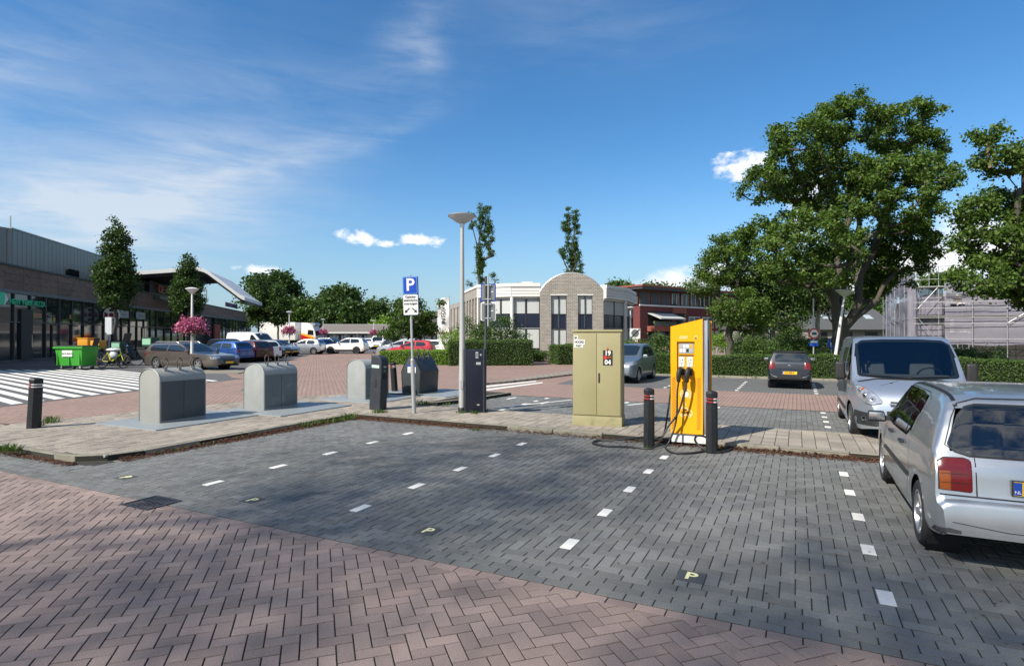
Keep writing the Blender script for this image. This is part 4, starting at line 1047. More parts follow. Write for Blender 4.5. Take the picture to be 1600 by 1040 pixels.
# right wing, stepping back
face(P2(943, 48.2), P2(976, 51.5), 2, zt=PH + .05); face(P2(976, 51.6), P2(989, 57), 2, zt=PH + .05)
p = P2(976, 51.5); MB().cyl((p.x, p.y - .15, 0), (p.x, p.y - .15, 4.96), .16, 12).build('column', M['whitetrim'], off_, smooth=True)
# left wing: pale piers with dark slots going back
a = P2(748, 47.5); b_ = Vector((-4.9, 56.5, 0)); d_ = b_ - a; L_ = d_.length; rz_ = math.atan2(d_.y, d_.x)
_place(MB().bar(0, L_, -.4, -.05, 0, 5.0).build('back_wall', M['interior'], off_), a, rz_)
_place(MB().bar(0, L_, -.4, .1, 5.0, PH - .22).build('parapet', M['pale_brick'], off_), a, rz_); _place(MB().bar(-.05, L_ + .05, -.4, .16, PH - .215, PH).build('parapet_cap', M['whitetrim'], off_), a, rz_)
for q in range(7): _place(MB().bar(L_ * q / 6 - .3, L_ * q / 6 + .3, -.05, .1, 0, 5.0).build('pier', M['pale_brick'], off_), a, rz_)
for q in range(6): _place(MB().bar(L_ * q / 6 + .3, L_ * (q + 1) / 6 - .3, -.045, .0, 2.4, 2.6).build('transom', M['whitetrim'], off_), a, rz_)
mb = MB(); mb.prism([(p_.x, p_.y) for p_ in (P2(748, 47.9), P2(800, 46.7), P2(844, 46.5), P2(943, 48.8), P2(976, 52), P2(989, 57.5), P2(985, 75), P2(735, 75), Vector((-4.6, 56, 0)))], 5.6, PH - .3); mb.build('flat_roof', M['fascia'], off_)
p = P2(824, 50); MB().bar(p.x - .5, p.x + .5, 50, 51, PH, PH + .5).build('roof_vent', M['whitetrim'], off_, bevel=.03)
# second pale block further left
blk = thing('office_annex', 'pale stone block with narrow dark slots, left of the white office behind the lamp pole', 'building', (0, 0, 0))
a = P2(701, 76); b_ = P2(722, 66)
d_ = b_ - a; L_ = d_.length; rz_ = math.atan2(d_.y, d_.x)
for q in range(4):
    _place(MB().bar(L_ * q / 4, L_ * q / 4 + L_ / 4 - .9, -.0, .35, 0, 5.2).build('pier', M['pale_brick'], blk), a, rz_)
_place(MB().bar(0, L_ + .3, .36, 6, 0, 5.2).build('wall', M['interior'], blk), a, rz_); _place(MB().bar(0, L_ + .3, -.02, 6, 5.2, 5.75).build('parapet', M['pale_brick'], blk), a, rz_)
MB().bar(b_.x, b_.x + 2.6, 66.1, 68, 0, 5.72).build('side_wall', M['pale_brick'], blk)
# ---- red brick flats
A = P2(1000, 96); B = P2(1118, 109); d_ = B - A; L_ = d_.length; rz_ = math.atan2(d_.y, d_.x)
fl = thing('apartment_block', 'three-storey red brick apartment block with a flat roof, awning and white window frames', 'building', A, rz_)
M['terracotta'] = mat('terracotta trim', (.22, .07, .045), .7, var=.1); M['shutter'] = mat('grey shutter', (.06, .065, .07), .6, var=.05)
Lb = L_ + 14
MB().bar(0, Lb, 0, 12, 0, 6.75).build('wall', M['red_brick'], fl)
MB().bar(-.1, Lb, -.12, .1, 6.76, 7.0).build('cornice', M['whitetrim'], fl)
MB().bar(.3, Lb - .3, .5, 11, 6.8, 9.5).build('top_storey', M['terracotta'], fl)
MB().bar(-1.3, Lb + 1, -1.6, 13, 9.5, 9.85).build('roof_slab', M['shutter'], fl); MB().bar(-1.5, Lb + 1.2, -1.8, 13, 9.86, 10.15).build('roof_edge', M['terracotta'], fl)
for q in range(11):
    x_ = .5 + q * 2.75
    if x_ + 2.4 > Lb: break
    o = MB().bar(x_, x_ + 2.25, .42, .5, 7.05, 9.3).build('window', M['shutter'] if q < 3 else M['shopglass'], fl)
    if q >= 3:
        for r_ in range(4): MB().bar(x_ + .05 + r_ * .56, x_ + .15 + r_ * .56, .38, .42, 7.05, 9.3).build('window_bar', M['frame_dark'], o)
        for r_ in (0, 2): MB().bar(x_ + .2 + r_ * .6, x_ + .55 + r_ * .6, .395, .415, 7.3, 9.2).build('curtain', M['curtain'], o)
o = MB().bar(1.8, 8.4, .1 - .14, .4 - .42 + .03, 2.9, 5.9).build('loggia', M['interior'], fl)
MB().bar(1.8, 7.8, -1.5, -.05, 2.5, 3.4).build('balcony', M['terracotta'], fl)
MB().bar(1.9, 7.8, -1.5, -1.46, 3.42, 4.2).build('balcony_glass', mat('balcony glass', (.12, .15, .14), .1), fl)
for q in range(9): MB().sphere((2.3 + q * .65, -1.2, 3.75 + random.uniform(-.1, .2)), (.3, .3, .3), 8, 6).build('balcony_plant', M['leaf_mid'], fl)
MB().bar(1.8, 7.8, -.09, -.05, .4, 2.4).build('window', M['shopglass'], fl)
mb = MB(); mb.add([(1.9, -.06, 5.6), (8.6, -.06, 5.6), (8.9, -2.6, 4.7), (2.2, -2.6, 4.7), (1.9, -.06, 5.5), (8.6, -.06, 5.5), (8.9, -2.6, 4.5), (2.2, -2.6, 4.5)], [(0, 1, 2, 3), (4, 7, 6, 5), (0, 3, 7, 4), (1, 5, 6, 2), (3, 2, 6, 7)]); mb.build('awning', mat('awning cloth', (.4, .42, .4), .8), fl)
MB().bar(9.4, 12.3, -.08, .0, 3.4, 5.6).build('window', M['shopglass'], fl); MB().bar(8.6, 12.6, -.1, -.02, 5.7, 6.7).build('brick_panel', M['terracotta'], fl)
for q, (x_, z_) in enumerate(((13.2, 3.2), (13.2, .6), (17.3, 3.2), (17.3, .6), (21.5, 3.2), (21.5, .6), (26, 3.2))):
    o = MB().bar(x_, x_ + 3.4, -.1, -.02, z_, z_ + 2.0).build('window', M['whitetrim'], fl)
    for r_ in range(2): MB().bar(x_ + .15 + r_ * 1.65, x_ + 1.6 + r_ * 1.65, -.12, -.1, z_ + .15, z_ + 1.85).build('pane', M['shutter'] if r_ and z_ > 1 else M['shopglass'], o)
# side of the flats, going back on the left
_o = MB().bar(-.02, .0, .5, 11, 7.05, 9.3).build('side_window', M['shutter'], fl)
# ---- houses with grey roofs
def house(name, label, px, Zd, rz_, L_, Dp, eave, ridge, solar=0, sky_=0, verge=None):
    h = thing(name, label, 'house', P2(px, Zd), rz_)
    MB().bar(0, L_, 0, Dp, 0, eave).build('wall', mat('house render', (.26, .24, .22), .8, var=.1), h)
    V = [(-.3, -.5, eave - .1), (L_ + .3, -.5, eave - .1), (L_ + .3, Dp / 2, ridge), (-.3, Dp / 2, ridge), (-.3, Dp + .5, eave - .1), (L_ + .3, Dp + .5, eave - .1)]
    mb = MB(); mb.add(V, [(0, 1, 2, 3), (3, 2, 5, 4), (0, 3, 4), (1, 5, 2), (0, 4, 5, 1)]); mb.build('roof', mat('dark grey roof', (.075, .078, .078), .75, var=.12, vscale=2), h)
    sl_ = Vector((0, Dp / 2 + .5, ridge - eave + .1)); sn = sl_.normalized(); nn = Vector((0, -sn.z, sn.y))
    def onroof(x0, x1, f0, f1, name_, m_, up=.06):
        a_ = Vector((x0, -.5, eave - .1)) + sl_ * f0 + nn * up; b__ = Vector((x1, -.5, eave - .1)) + sl_ * f0 + nn * up
        c__ = b__ + sl_ * (f1 - f0); d__ = a_ + sl_ * (f1 - f0); q = [a_, b__, c__, d__]; mb = MB(); mb.add(q + [v - nn * .05 for v in q], [(0, 1, 2, 3), (4, 7, 6, 5), (0, 4, 5, 1), (1, 5, 6, 2), (2, 6, 7, 3), (3, 7, 4, 0)]); return mb.build(name_, m_, h)
    for k_ in range(solar):
        for r_ in range(2): onroof(1.2 + k_ * 1.1, 2.2 + k_ * 1.1, .28 + r_ * .32, .58 + r_ * .32, 'solar_panel', mat('solar panel', (.008, .02, .06), .15, spec=.8))
    for k_ in range(sky_): onroof(3 + k_ * 2.6, 3.9 + k_ * 2.6, .5, .7, 'skylight', mat('skylight', (.35, .4, .42), .1))
    if verge: MB().tube([(-.32, -.5, eave), (-.32, Dp / 2, ridge + .05)], .12, 4).build('verge_board', M['whitetrim'], h)
    for k_ in range(int(L_ / 3)): 
        o = MB().bar(.8 + k_ * 3, 2.3 + k_ * 3, -.04, .0, .9, 2.2).build('window', M['shopglass'], h)
    return h
house('house', 'house with a dark grey roof carrying blue solar panels, behind the bent oak', 1165, 78, R(-2), 12.5, 9, 2.8, 5.3, solar=5, verge=True)
house('house', 'second dark grey roof with solar panels, partly behind the birch', 1218, 74, R(0), 5.0, 8, 2.7, 4.9, solar=3)
house('house', 'dark roofed house with small skylights behind the leaning lamp', 1262, 66, R(3), 10.5, 8, 2.6, 5.0, sky_=3)
# ---- scaffolded house
Ac = P2(1433, 44); Lc = P2(1380, 66)
sc = thing('scaffolded_house', 'gabled grey brick house being renovated behind scaffold and netting', 'building', Ac + Vector((1.9, 1.6, 0)), -TH)
MB().bar(0, 30, 0, 16, 0, 5.1).build('wall', M['greybrick'], sc)
V = [(-.3, -.3, 5.1), (30, -.3, 5.1), (30, 16, 5.1), (-.3, 16, 5.1), (9, 0, 9.0), (9, 16, 9.0)]
mb = MB(); mb.add([(3.5, -.2, 5.1), (16.5, -.2, 5.1), (10, -.2, 8.2), (3.5, 16, 5.1), (16.5, 16, 5.1), (10, 16, 8.2)], [(0, 1, 2), (3, 5, 4), (0, 2, 5, 3), (1, 4, 5, 2)]); mb.build('roof', mat('slate roof', (.06, .07, .065), .7), sc)
mb = MB(); mb.tube([(3.3, -.4, 5.05), (10, -.4, 8.3)], .14, 4); mb.build('verge_board', M['whitetrim'], sc)
for (x_, z_) in ((1.2, 3.0), (1.2, .8), (6.5, 3.0), (11, 3.0), (15, 3.0), (6.5, .6), (12, .6)):
    o = MB().bar(x_, x_ + 1.5, -.05, .0, z_, z_ + 1.4).build('window', M['whitetrim'], sc); MB().bar(x_ + .1, x_ + .7, -.06, -.05, z_ + .1, z_ + 1.3).build('pane', M['shopglass'], o); MB().bar(x_ + .8, x_ + 1.4, -.06, -.05, z_ + .1, z_ + 1.3).build('pane', M['shopglass'], o)
for z_ in (2.6, 4.9): MB().bar(0, 30, -.07, -.0, z_, z_ + .18).build('string_course', mat('concrete band', (.33, .31, .29), .85), sc)
scf = thing('scaffold', 'steel tube scaffold with lilac grey netting round the house at the right', 'scaffold', (0, 0, 0))
def pole(a, b_, r_=.025, nm='scaffold_tube'): MB().cyl(a, b_, r_, 6).build(nm, M['galv'], scf, smooth=True)
lev = [1.6, 2.75, 3.2, 3.9, 4.35, 5.55]
ex = VH.copy(); xf_ = [0, 1.35, 3.4, 5.4, 7.4, 9.4, 11.4, 13.4, 15.4]
for i, x_ in enumerate(xf_):
    for off2 in (0, 1.0):
        p = Ac + ex * x_ + Vector((0, off2, 0)); pole(p, p + Vector((0, 0, 7.1 if i < 3 else 6.0)))
for z_ in lev: pole(Ac + Vector((-.3, -.04, z_)), Ac + ex * 19 + Vector((0, -.04, z_)))
for z_ in (6.1, 6.6, 7.05): pole(Ac + Vector((-.3, -.04, z_)), Ac + ex * (3.2 if z_ > 7 else 1.9) + Vector((0, -.04, z_)))
for (x0, z0_, x1, z1_) in ((5.4, 4.3, 7.4, 5.8), (5.4, 2.8, 7.4, 4.2), (0, 3.2, 1.35, 1.2), (7.4, .5, 9.4, 3), (1.35, 5.6, 0, 3.9)): pole(Ac + ex * x0 + Vector((0, -.08, z0_)), Ac + ex * x1 + Vector((0, -.08, z1_)))
for z_ in (3.3, 5.5): 
    o = MB().bar(0, 19, .1, .9, z_, z_ + .05).build('deck_board', mat('scaffold deck', (.2, .19, .17), .8, var=.2), scf); o.location = Ac; o.rotation_euler = (0, 0, -TH)
ey = (Lc - Ac); eyn = ey.normalized(); Ly = ey.length
for k_ in range(8):
    p = Ac + ey * (k_ / 7); pole(p, p + Vector((0, 0, 7.6)))
for z_ in (1.6, 3.2, 5.55, 6.4, 7.0): pole(Ac + Vector((0, 0, z_)), Ac + ey + Vector((0, 0, z_)))
# netting: translucent cloth with folds
def netmat():
    m = bpy.data.materials.new('scaffold netting'); m.use_nodes = True; t = m.node_tree; q = NB(t); p = t.nodes['Principled BSDF']; out = t.nodes['Material Output']
    p.inputs['Base Color'].default_value = (.34, .32, .39, 1); p.inputs['Roughness'].default_value = .8
    tr = q.n('ShaderNodeBsdfTransparent'); tl = q.n('ShaderNodeBsdfTranslucent'); tl.inputs[0].default_value = (.22, .2, .28, 1)
    m1 = q.n('ShaderNodeMixShader'); m1.inputs[0].default_value = .35; t.links.new(p.outputs[0], m1.inputs[1]); t.links.new(tl.outputs[0], m1.inputs[2])
    tcn = q.n('ShaderNodeTexCoord'); nz = q.noise(tcn.outputs['Object'], 1.1, 4, .6)
    m2 = q.n('ShaderNodeMixShader'); t.links.new(q.m('ADD', .62, q.m('MULTIPLY', nz, .3)), m2.inputs[0]); t.links.new(tr.outputs[0], m2.inputs[1]); t.links.new(m1.outputs[0], m2.inputs[2]); t.links.new(m2.outputs[0], out.inputs[0])
    return m
M['net'] = netmat()
def net(a, b_, z0_, z1_, nx, nz_, amp, holes=(), top_=None, name='netting'):
    V = []; F = []; d__ = b_ - a; n__ = Vector((d__.y, -d__.x, 0)).normalized()
    for i in range(nx + 1):
        for j in range(nz_ + 1):
            u, v = i / nx, j / nz_; zt_ = top_(u) if top_ else z1_; p = a + d__ * u
            f = math.sin(u * 41 + v * 5) * .5 + math.sin(u * 17 - v * 9) * .6 + math.sin(u * 90 + v * 14) * .25 + math.sin(v * 26 + u * 8) * .35
            V.append(tuple(p + n__ * (.06 + amp * abs(math.sin(u * math.pi * 5.7)) ** .5 * .4 + amp * f * .4) + Vector((0, 0, z0_ + (zt_ - z0_) * v + .05 * math.sin(u * 30)))))
    for i in range(nx):
        for j in range(nz_):
            u, v = (i + .5) / nx, (j + .5) / nz_
            if any(h_(u, v) for h_ in holes): continue
            q = i * (nz_ + 1) + j; F.append((q, q + nz_ + 1, q + nz_ + 2, q + 1))
    mb = MB(); mb.add(V, F); return mb.build(name, M['net'], scf, smooth=True, angle=180)
net(Lc + Vector((.25, 0, 0)), Ac + Vector((.25, .25, 0)), 1.0, 7.0, 90, 40, .16, holes=[lambda u, v: .50 < u < .58 and .42 < v < .75], top_=lambda u: 6.9)
xN = 19
net(Ac + ex * 1.75 + UH * .25, Ac + ex * xN + UH * .25, 1.15, 5.9, 100, 40, .10, holes=[lambda u, v: abs(u - .045) * 40 + (v - .60) * 5 < 1 and v > .60 and abs(u - .045) < .025])
net(Ac + Vector((0, .95, 0)), Ac + ex * 2.2 + Vector((0, .95, 0)), 1.15, 5.5, 50, 30, .06)
net(Ac + ex * 1.6 + Vector((0, -.14, 0)), Ac + ex * 4.6 + Vector((0, -.14, 0)), 5.0, 6.1, 30, 10, .08)
MB().bar(8, 12.6, -.6, -.5, .4, 2.3).build('site_fence_frame', M['galv'], sc) if False else None
# ---- banner flag, far lamps, signs
w = P2(702, 62); fb = thing('banner_flag', 'tall white banner flag with dark vertical lettering left of the white office', 'flag', w)
MB().cyl((.0, 0, 0), (.0, 0, 6.1), .04, 8).build('pole', M['alu'], fb)
mb = MB(); V = []; F = []
for j in range(21):
    z_ = 2.2 + 3.7 * j / 20
    for i in range(5): V.append((-1.25 * i / 4 * (1 if j < 17 else 1 - (j - 17) * .12), .06 * math.sin(i * 1.3 + j * .4), z_))
for j in range(20):
    for i in range(4): q = j * 5 + i; F.append((q, q + 1, q + 6, q + 5))
mb.add(V, F); bn_ = mb.build('cloth', M['white'], fb, smooth=True)
text('INTDV', .62, M['ink'], bn_, (-.62, -.1, 4.0), (R(90), R(-90), 0), bold=.01)
def small_lamp(label, px, Zd, h, lean=0.0, r=.33, base=0, flowers=False, group=None, mcol='lampwhite'):
    k_ = Zd / FPX; p = Vector(((px - 800) * k_, Zd, base)); root = thing('street_lamp', label, 'street lamp', p, 0, group, (0, lean))
    mb = MB(); mb.lathe([(.08, 0), (.07, h * .5), (.045, h)], 12); mb.build('pole', M[mcol], root, smooth=True); lamp_head2(root, h, r, M[mcol])
    if flowers:
        n_ = 4200 if Zd < 40 else 1400; C = []
        for q in range(n_):
            a_ = random.uniform(0, 6.283); rr = abs(random.gauss(.42, .18)); C.append((rr * math.cos(a_) , rr * math.sin(a_), 2.36 + random.gauss(0, .16) + (.1 if rr < .5 else -.12 * (rr - .5) / .3)))
        C = np.array(C); bk = thing('flower_basket', flowers, 'flower basket', p, 0, 'flower baskets on lamp posts')
        leaf_mesh('petals', C, .095 if Zd < 40 else .13, M['petal'], bk, 1.0, .1)
        C2 = C[: n_ // 3] * np.array([.85, .85, 1]) - np.array([0, 0, .14]); leaf_mesh('leaves', C2, .1 if Zd < 40 else .16, M['leaf_dark'], bk, .6)
        MB().lathe([(.1, 2.1), (.32, 2.16), (.42, 2.35), (.1, 2.35)], 14).build('bowl', M['ink'], bk)
    return root
def lamp_head2(root, h, r, m):
    MB().lathe([(.045, h), (r * .5, h + .10), (r * .98, h + .26)], 20).build('bowl', M['lampglass'], root, smooth=True); MB().lathe([(r, h + .255), (r * 1.02, h + .28), (r * .5, h + .34), (.001, h + .36)], 20).build('lid', m, root, smooth=True)
small_lamp('pale street lamp with pink flowers in front of the brown grey estate car', 300, 31.0, 4.1, flowers='largest ball of pink flowers, hanging in front of the brown grey estate car', group='lamps with flower baskets')
small_lamp('pale street lamp with pink flowers beside the lorry cab', 452, 62, 4.1, flowers='ball of pink flowers in front of the white lorry trailer', group='lamps with flower baskets')
small_lamp('distant street lamp with pink flowers right of the lorry', 505, 92, 4.1, flowers='small ball of pink flowers just right of the lorry cab', group='lamps with flower baskets')
small_lamp('most distant street lamp with pink flowers before the low white building', 584, 100, 4.1, flowers='tiny ball of pink flowers before the middle of the low white building', group='lamps with flower baskets')
small_lamp('distant street lamp with dull flowers right of the parking sign', 667, 88, 4.1, flowers='ball of dull flowers between the parking sign and the banner flag', group='lamps with flower baskets')
small_lamp('street lamp with pink flowers at the hedge by the banner flag', 697, 70, 3.0, flowers='ball of pink flowers beneath the banner flag', group='lamps with flower baskets')
small_lamp('slim white lamp between the cabinet and the red flats', 985, 50, 4.0)
small_lamp('white lamp post leaning to the right behind the hedge by the silver van', 1301, 27.5, 3.75, lean=R(8.5), r=.42)
small_lamp('short distant lamp behind the blue round sign', 1295, 74, 3.0)
small_lamp('small distant lamp in front of the solar roof', 1202, 72, 2.7)
def rsign(name, label, px, Zd, h, kind):
    p = P2(px, Zd); root = thing(name, label, 'road sign', p)
    MB().cyl((0, 0, 0), (0, 0, h), .035, 8).build('pole', M['galv'], root, smooth=True); return root
s1 = rsign('road_sign', 'red ringed round road sign with a small blue plate on a tall pole', 1271, 29, 3.75, 0)
zc = 1.9 + (523 - 521) / FPX * 29
for r_, m_, y_, nm in ((.27, 'sign_red', -.06, 'sign_ring'), (.2, 'sign_white', -.075, 'sign_face')): MB().lathe([(.001, .006), (r_, .006), (r_, -.006), (.001, -.006)], 24, Matrix.Translation((0, y_, zc)) @ Matrix.Rotation(R(90), 4, 'X')).build(nm, M[m_] if m_ in M else MATS['white paint'], s1)
MB().bar(-.11, .11, -.09, -.082, zc - .05, zc + .05).build('pictogram', M['ink'], s1)
MB().bar(-.21, .21, -.07, -.05, zc - .62, zc - .33).build('lower_plate', MATS['sign blue'] if 'sign blue' in MATS else M['plate_b'], s1); MB().bar(-.17, .17, -.075, -.07, zc - .46, zc - .36).build('plate_text', M['white'], s1)
s2 = rsign('road_sign', 'round blue footpath sign left of the leaning lamp', 1299, 33, 1.75, 1); zc = 1.9 + (523 - 537) / FPX * 33
MB().lathe([(.001, .006), (.3, .006), (.3, -.006), (.001, -.006)], 24, Matrix.Translation((0, -.06, zc)) @ Matrix.Rotation(R(90), 4, 'X')).build('sign_face', M['sign_blue'], s2)
for dx, hh in ((-.07, .17), (.08, .13)):
    mb = MB(); mb.box((dx, -.075, zc - .02), (.06, .008, hh)); mb.box((dx, -.075, zc + hh / 2 + .03), (.05, .008, .05)); mb.box((dx - .02, -.075, zc - .02 - hh * .7), (.022, .008, hh * .6)); mb.box((dx + .02, -.075, zc - .02 - hh * .7), (.022, .008, hh * .6)); mb.build('pictogram', M['white'], s2)
s3 = rsign('road_sign', 'square white end-of-zone parking sign beside the olive cabinet', 992, 40, 1.9, 2); zc = 1.9 + (523 - 521) / FPX * 40
MB().bar(-.36, .36, -.06, -.045, zc - .36, zc + .36).build('sign_face', M['sign_white'], s3)
MB().lathe([(.001, .004), (.26, .004), (.26, -.004), (.001, -.004)], 24, Matrix.Translation((0, -.066, zc + .03)) @ Matrix.Rotation(R(90), 4, 'X')).build('pictogram', M['fascia'], s3)
mb = MB(); mb.box((0, -.078, zc), (.9, .006, .06), ry=R(-45)); mb.build('slash', M['ink'], s3); MB().bar(-.18, .18, -.06, -.045, zc - .56, zc - .38).build('lower_plate', M['sign_white'], s3)
# low hoop barrier at the right, bicycle stands far off
for k_, px in enumerate((1122, 1131, 1140)):
    p = P2(px - 14, 47); o = thing('bike_stand', 'steel hoop bicycle stand on the lawn by the bent oak, number from the left told by its place', 'bicycle stand', p, R(10), 'hoop stands on the lawn')
    MB().tube(catmull([(-.35, 0, 0), (-.35, 0, .7), (-.2, 0, .85), (.2, 0, .85), (.35, 0, .7), (.35, 0, 0)], 4), .03, 6).build('hoop', M['galv'], o)
    o['label'] = ('leftmost', 'middle', 'rightmost')[k_] + ' steel hoop bicycle stand on the lawn by the bent oak'
# ================================================================ street furniture
Q90 = math.pi / 2
# ---- underground waste containers
def container(label, corner, L, w, h, colr, n_hoops, slab, tall=False, doorc=None):
    "corner: near bottom corner; the arch end runs back-left along -VH, the long side along UH"
    m = colr; root = thing('waste_container', label, 'waste container', (corner.x, corner.y, KZ), -TH, 'underground waste containers')
    sl_, sr, sf, sb_ = slab
    MB().bar(-w - sl_, sr, -sf, L + sb_, -.05, .022).build('base_plate', M['plate'], root, bevel=.006)
    prof = []
    if not tall:
        sh = h - w * .36
        prof = [(-w, .022), (0, .022), (0, sh)] + [(-w / 2 + w / 2 * math.cos(math.pi * k / 14), sh + w * .36 * math.sin(math.pi * k / 14)) for k in range(1, 14)] + [(-w, sh)]
        tp = .0
    else:
        prof = [(-w, .022), (0, .022), (.04, .70), (-.12, h - .13), (-w * .36, h), (-w * .64, h), (-w + .12, h - .13), (-w - .04, .70)]
    mb = MB(); n = len(prof); V = [(x, 0, z) for x, z in prof] + [(x, L, z) for x, z in prof]
    F = [tuple(range(n)), tuple(range(2 * n - 1, n - 1, -1))] + [(k, (k + 1) % n, n + (k + 1) % n, n + k) for k in range(n)]
    mb.add(V, F); body = mb.build('body', m, root, bevel=.008, seg=2)
    # frame of the arch end, standing proud
    mb = MB()
    pts = [Vector((x, -.004, z)) for x, z in prof[1:]] + [Vector((prof[0][0], -.004, prof[0][1]))]
    mb.tube(pts, .012, 4); mb.build('rim_trim', m, root)
    if doorc:  # door panels in a darker colour that paints in the long side's shade
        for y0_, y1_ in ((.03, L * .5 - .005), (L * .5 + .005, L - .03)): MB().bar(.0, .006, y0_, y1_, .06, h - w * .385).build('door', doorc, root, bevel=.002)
    # the seam between the two doors on the long side
    MB().bar(.0, .003, L * .5 - .004, L * .5 + .004, .05, (h - w * .36 if not tall else .68)).build('door_seam', M['ink'], root)
    MB().bar(.001, .012, .02, L - .02, (h - w * .38 if not tall else .70), (h - w * .36 if not tall else .715)).build('edge_trim', m, root)
    for k in range(n_hoops):
        y = L * (.2 + .3 * k) if n_hoops == 3 else L * .5
        cx_ = -w * .22 if not tall else -w * .3
        zt = (h - w * .36 + w * .36 * math.sin(math.acos((cx_ + w / 2) / (w / 2)))) if not tall else h
        o = MB().box((0, 0, 0), (.05, .07, .16)).build('hoop_socket', m, root, bevel=.01); o.location = (cx_, y, zt - .01)
        pts = catmull([(0, -.035, .04), (0, -.05, .14), (0, -.055, .2), (0, 0, .265), (0, .055, .2), (0, .05, .14), (0, .035, .04)], 5)
        MB().tube(pts, .011, 7).build('lifting_hoop', M['hoop'], o, smooth=True)
    return root
M['plate'] = mat('steel deck plate', (.25, .28, .29), .55, .25, var=.15, bump=.3, bscale=60, dirt=(.2, .18, .14, .5), dscale=3)
M['hoop'] = mat('hoop steel', (.12, .1, .085), .6, .6, var=.3)
cont = mat('container grey coating', (.265, .27, .25), .55, .15, var=.12, vscale=2.5, bump=.12, bscale=200, dirt=(.3, .3, .27, .35), dscale=1.8)
conw = mat('worn container coating', (.275, .29, .28), .55, .15, var=.2, vscale=3, bump=.15, bscale=120, dirt=(.34, .34, .33, .75), dscale=2.6)
cont_d = mat('charcoal container coating', (.035, .042, .044), .45, .1, var=.14, vscale=3, dirt=(.09, .09, .085, .3), dscale=4)
GZ = lambda px, py: Vector(((px - 800) / FPX * FPX * (CH - KZ - .02) / (py - HOR), FPX * (CH - KZ - .02) / (py - HOR), 0))
cA = container('grey round-topped waste container nearest the viewer, on the left of the pavement', GZ(250, 661), 1.02, .68, 1.12, cont, 3, (.55, .75, .55, .75), doorc=mat('shade-darkened door coating', (.055, .066, .072), .55, .1, var=.12, bump=.1, bscale=200, dirt=(.09, .1, .1, .3), dscale=2))
cB = container('pale worn round-topped waste container, middle one of the three grey ones', GZ(413, 641), 1.02, .7, 1.12, conw, 3, (.3, 1.1, .5, .75), doorc=mat('worn shade-darkened door coating', (.12, .14, .142), .55, .1, var=.2, dirt=(.2, .22, .22, .7), dscale=3))  # door colour: real wear plus darkening painted for the shaded side
cC = container('pale worn round-topped waste container partly hidden behind the black charge post', GZ(571, 624), 1.02, .66, 1.12, conw, 1, (.6, .8, .5, .75), doorc=MATS['worn shade-darkened door coating'])
cD = container('charcoal facetted waste container behind the parking sign, with a blue and white sticker', GZ(655, 615.5), 1.0, .62, 1.13, cont_d, 3, (.8, 1.2, .4, .8), tall=True)
o = MB().bar(-.42, -.12, -.012, -.008, .66, .9).build('sticker', M['white'], cD); MB().bar(-.42, -.12, -.0145, -.0125, .84, .9).build('sticker_head', M['plate_b'], o)
for k in range(4): MB().bar(-.38, -.16, -.0145, -.0125, .69 + k * .034, .70 + k * .034).build('sticker_line', M['anthracite'], o)
# ---- bollards
M['band_red'] = mat('red band', (.25, .02, .02), .5); M['band_white'] = mat('white band', (.7, .7, .66), .5)
def bollard(label, px, py, z0, h, r=.088, tilt=(0, 0), rz=0):
    w = G(px, py, z0); root = thing('bollard', label, 'bollard', w, rz, 'dark plastic bollards', tilt)
    mb = MB(); n = 8
    mb.lathe([(r * 1.02, -.05), (r * 1.04, .02), (r, h * .80)], n, Matrix.Rotation(math.pi / 8, 4, 'Z')); mb.build('post', M['bol'], root)
    mb = MB(); mb.lathe([(r * .9, h * .80), (r * .9, h * .9)], n, Matrix.Rotation(math.pi / 8, 4, 'Z')); mb.build('neck', M['bol'], root)
    for k, (a, c_) in enumerate(((.815, .835), (.865, .885))):
        mb = MB(); mb.lathe([(r * .93, h * a), (r * 1.01, h * a), (r * 1.01, h * c_), (r * .93, h * c_)], 16); o = mb.build('band', M['band_white'], root)
        mb = MB()
        for t in range(9):
            pass
        a0, a1 = R(150), R(268)
        V = []; F = []
        for t in range(9):
            an = a0 + (a1 - a0) * t / 8
            for zz in (h * a - .001, h * c_ + .001): V.append((r * 1.025 * math.cos(an), r * 1.025 * math.sin(an), zz))
        for t in range(8): F.append((2 * t, 2 * t + 2, 2 * t + 3, 2 * t + 1))
        mb.add(V, F); mb.build('reflector', M['band_red'], o)
    mb = MB(); mb.lathe([(r * .9, h * .89), (r, h * .9), (r, h * .965), (r * .9, h * .985), (r * .4, h), (.001, h)], n, Matrix.Rotation(math.pi / 8, 4, 'Z')); mb.build('cap', M['bol'], root)
    return root
M['bol'] = mat('bollard plastic', (.012, .014, .016), .5, var=.2, vscale=9, dirt=(.05, .048, .045, .3), dscale=9, spec=.35)
bollard('dark bollard leaning slightly at the far left of the pavement', 53, 668, KZ, .98, .115, (0, R(3)))
bollard('dark bollard in front of the yellow charger on its left', 1014, 698, 0, 1.0, .09)
bollard('dark bollard in front of the yellow charger on its right', 1112, 707, 0, 1.0, .09)
bollard('dark leaning bollard with red bands behind the black charge post', 617, 611.5, KZ, .95, .1, (0, R(-4)))
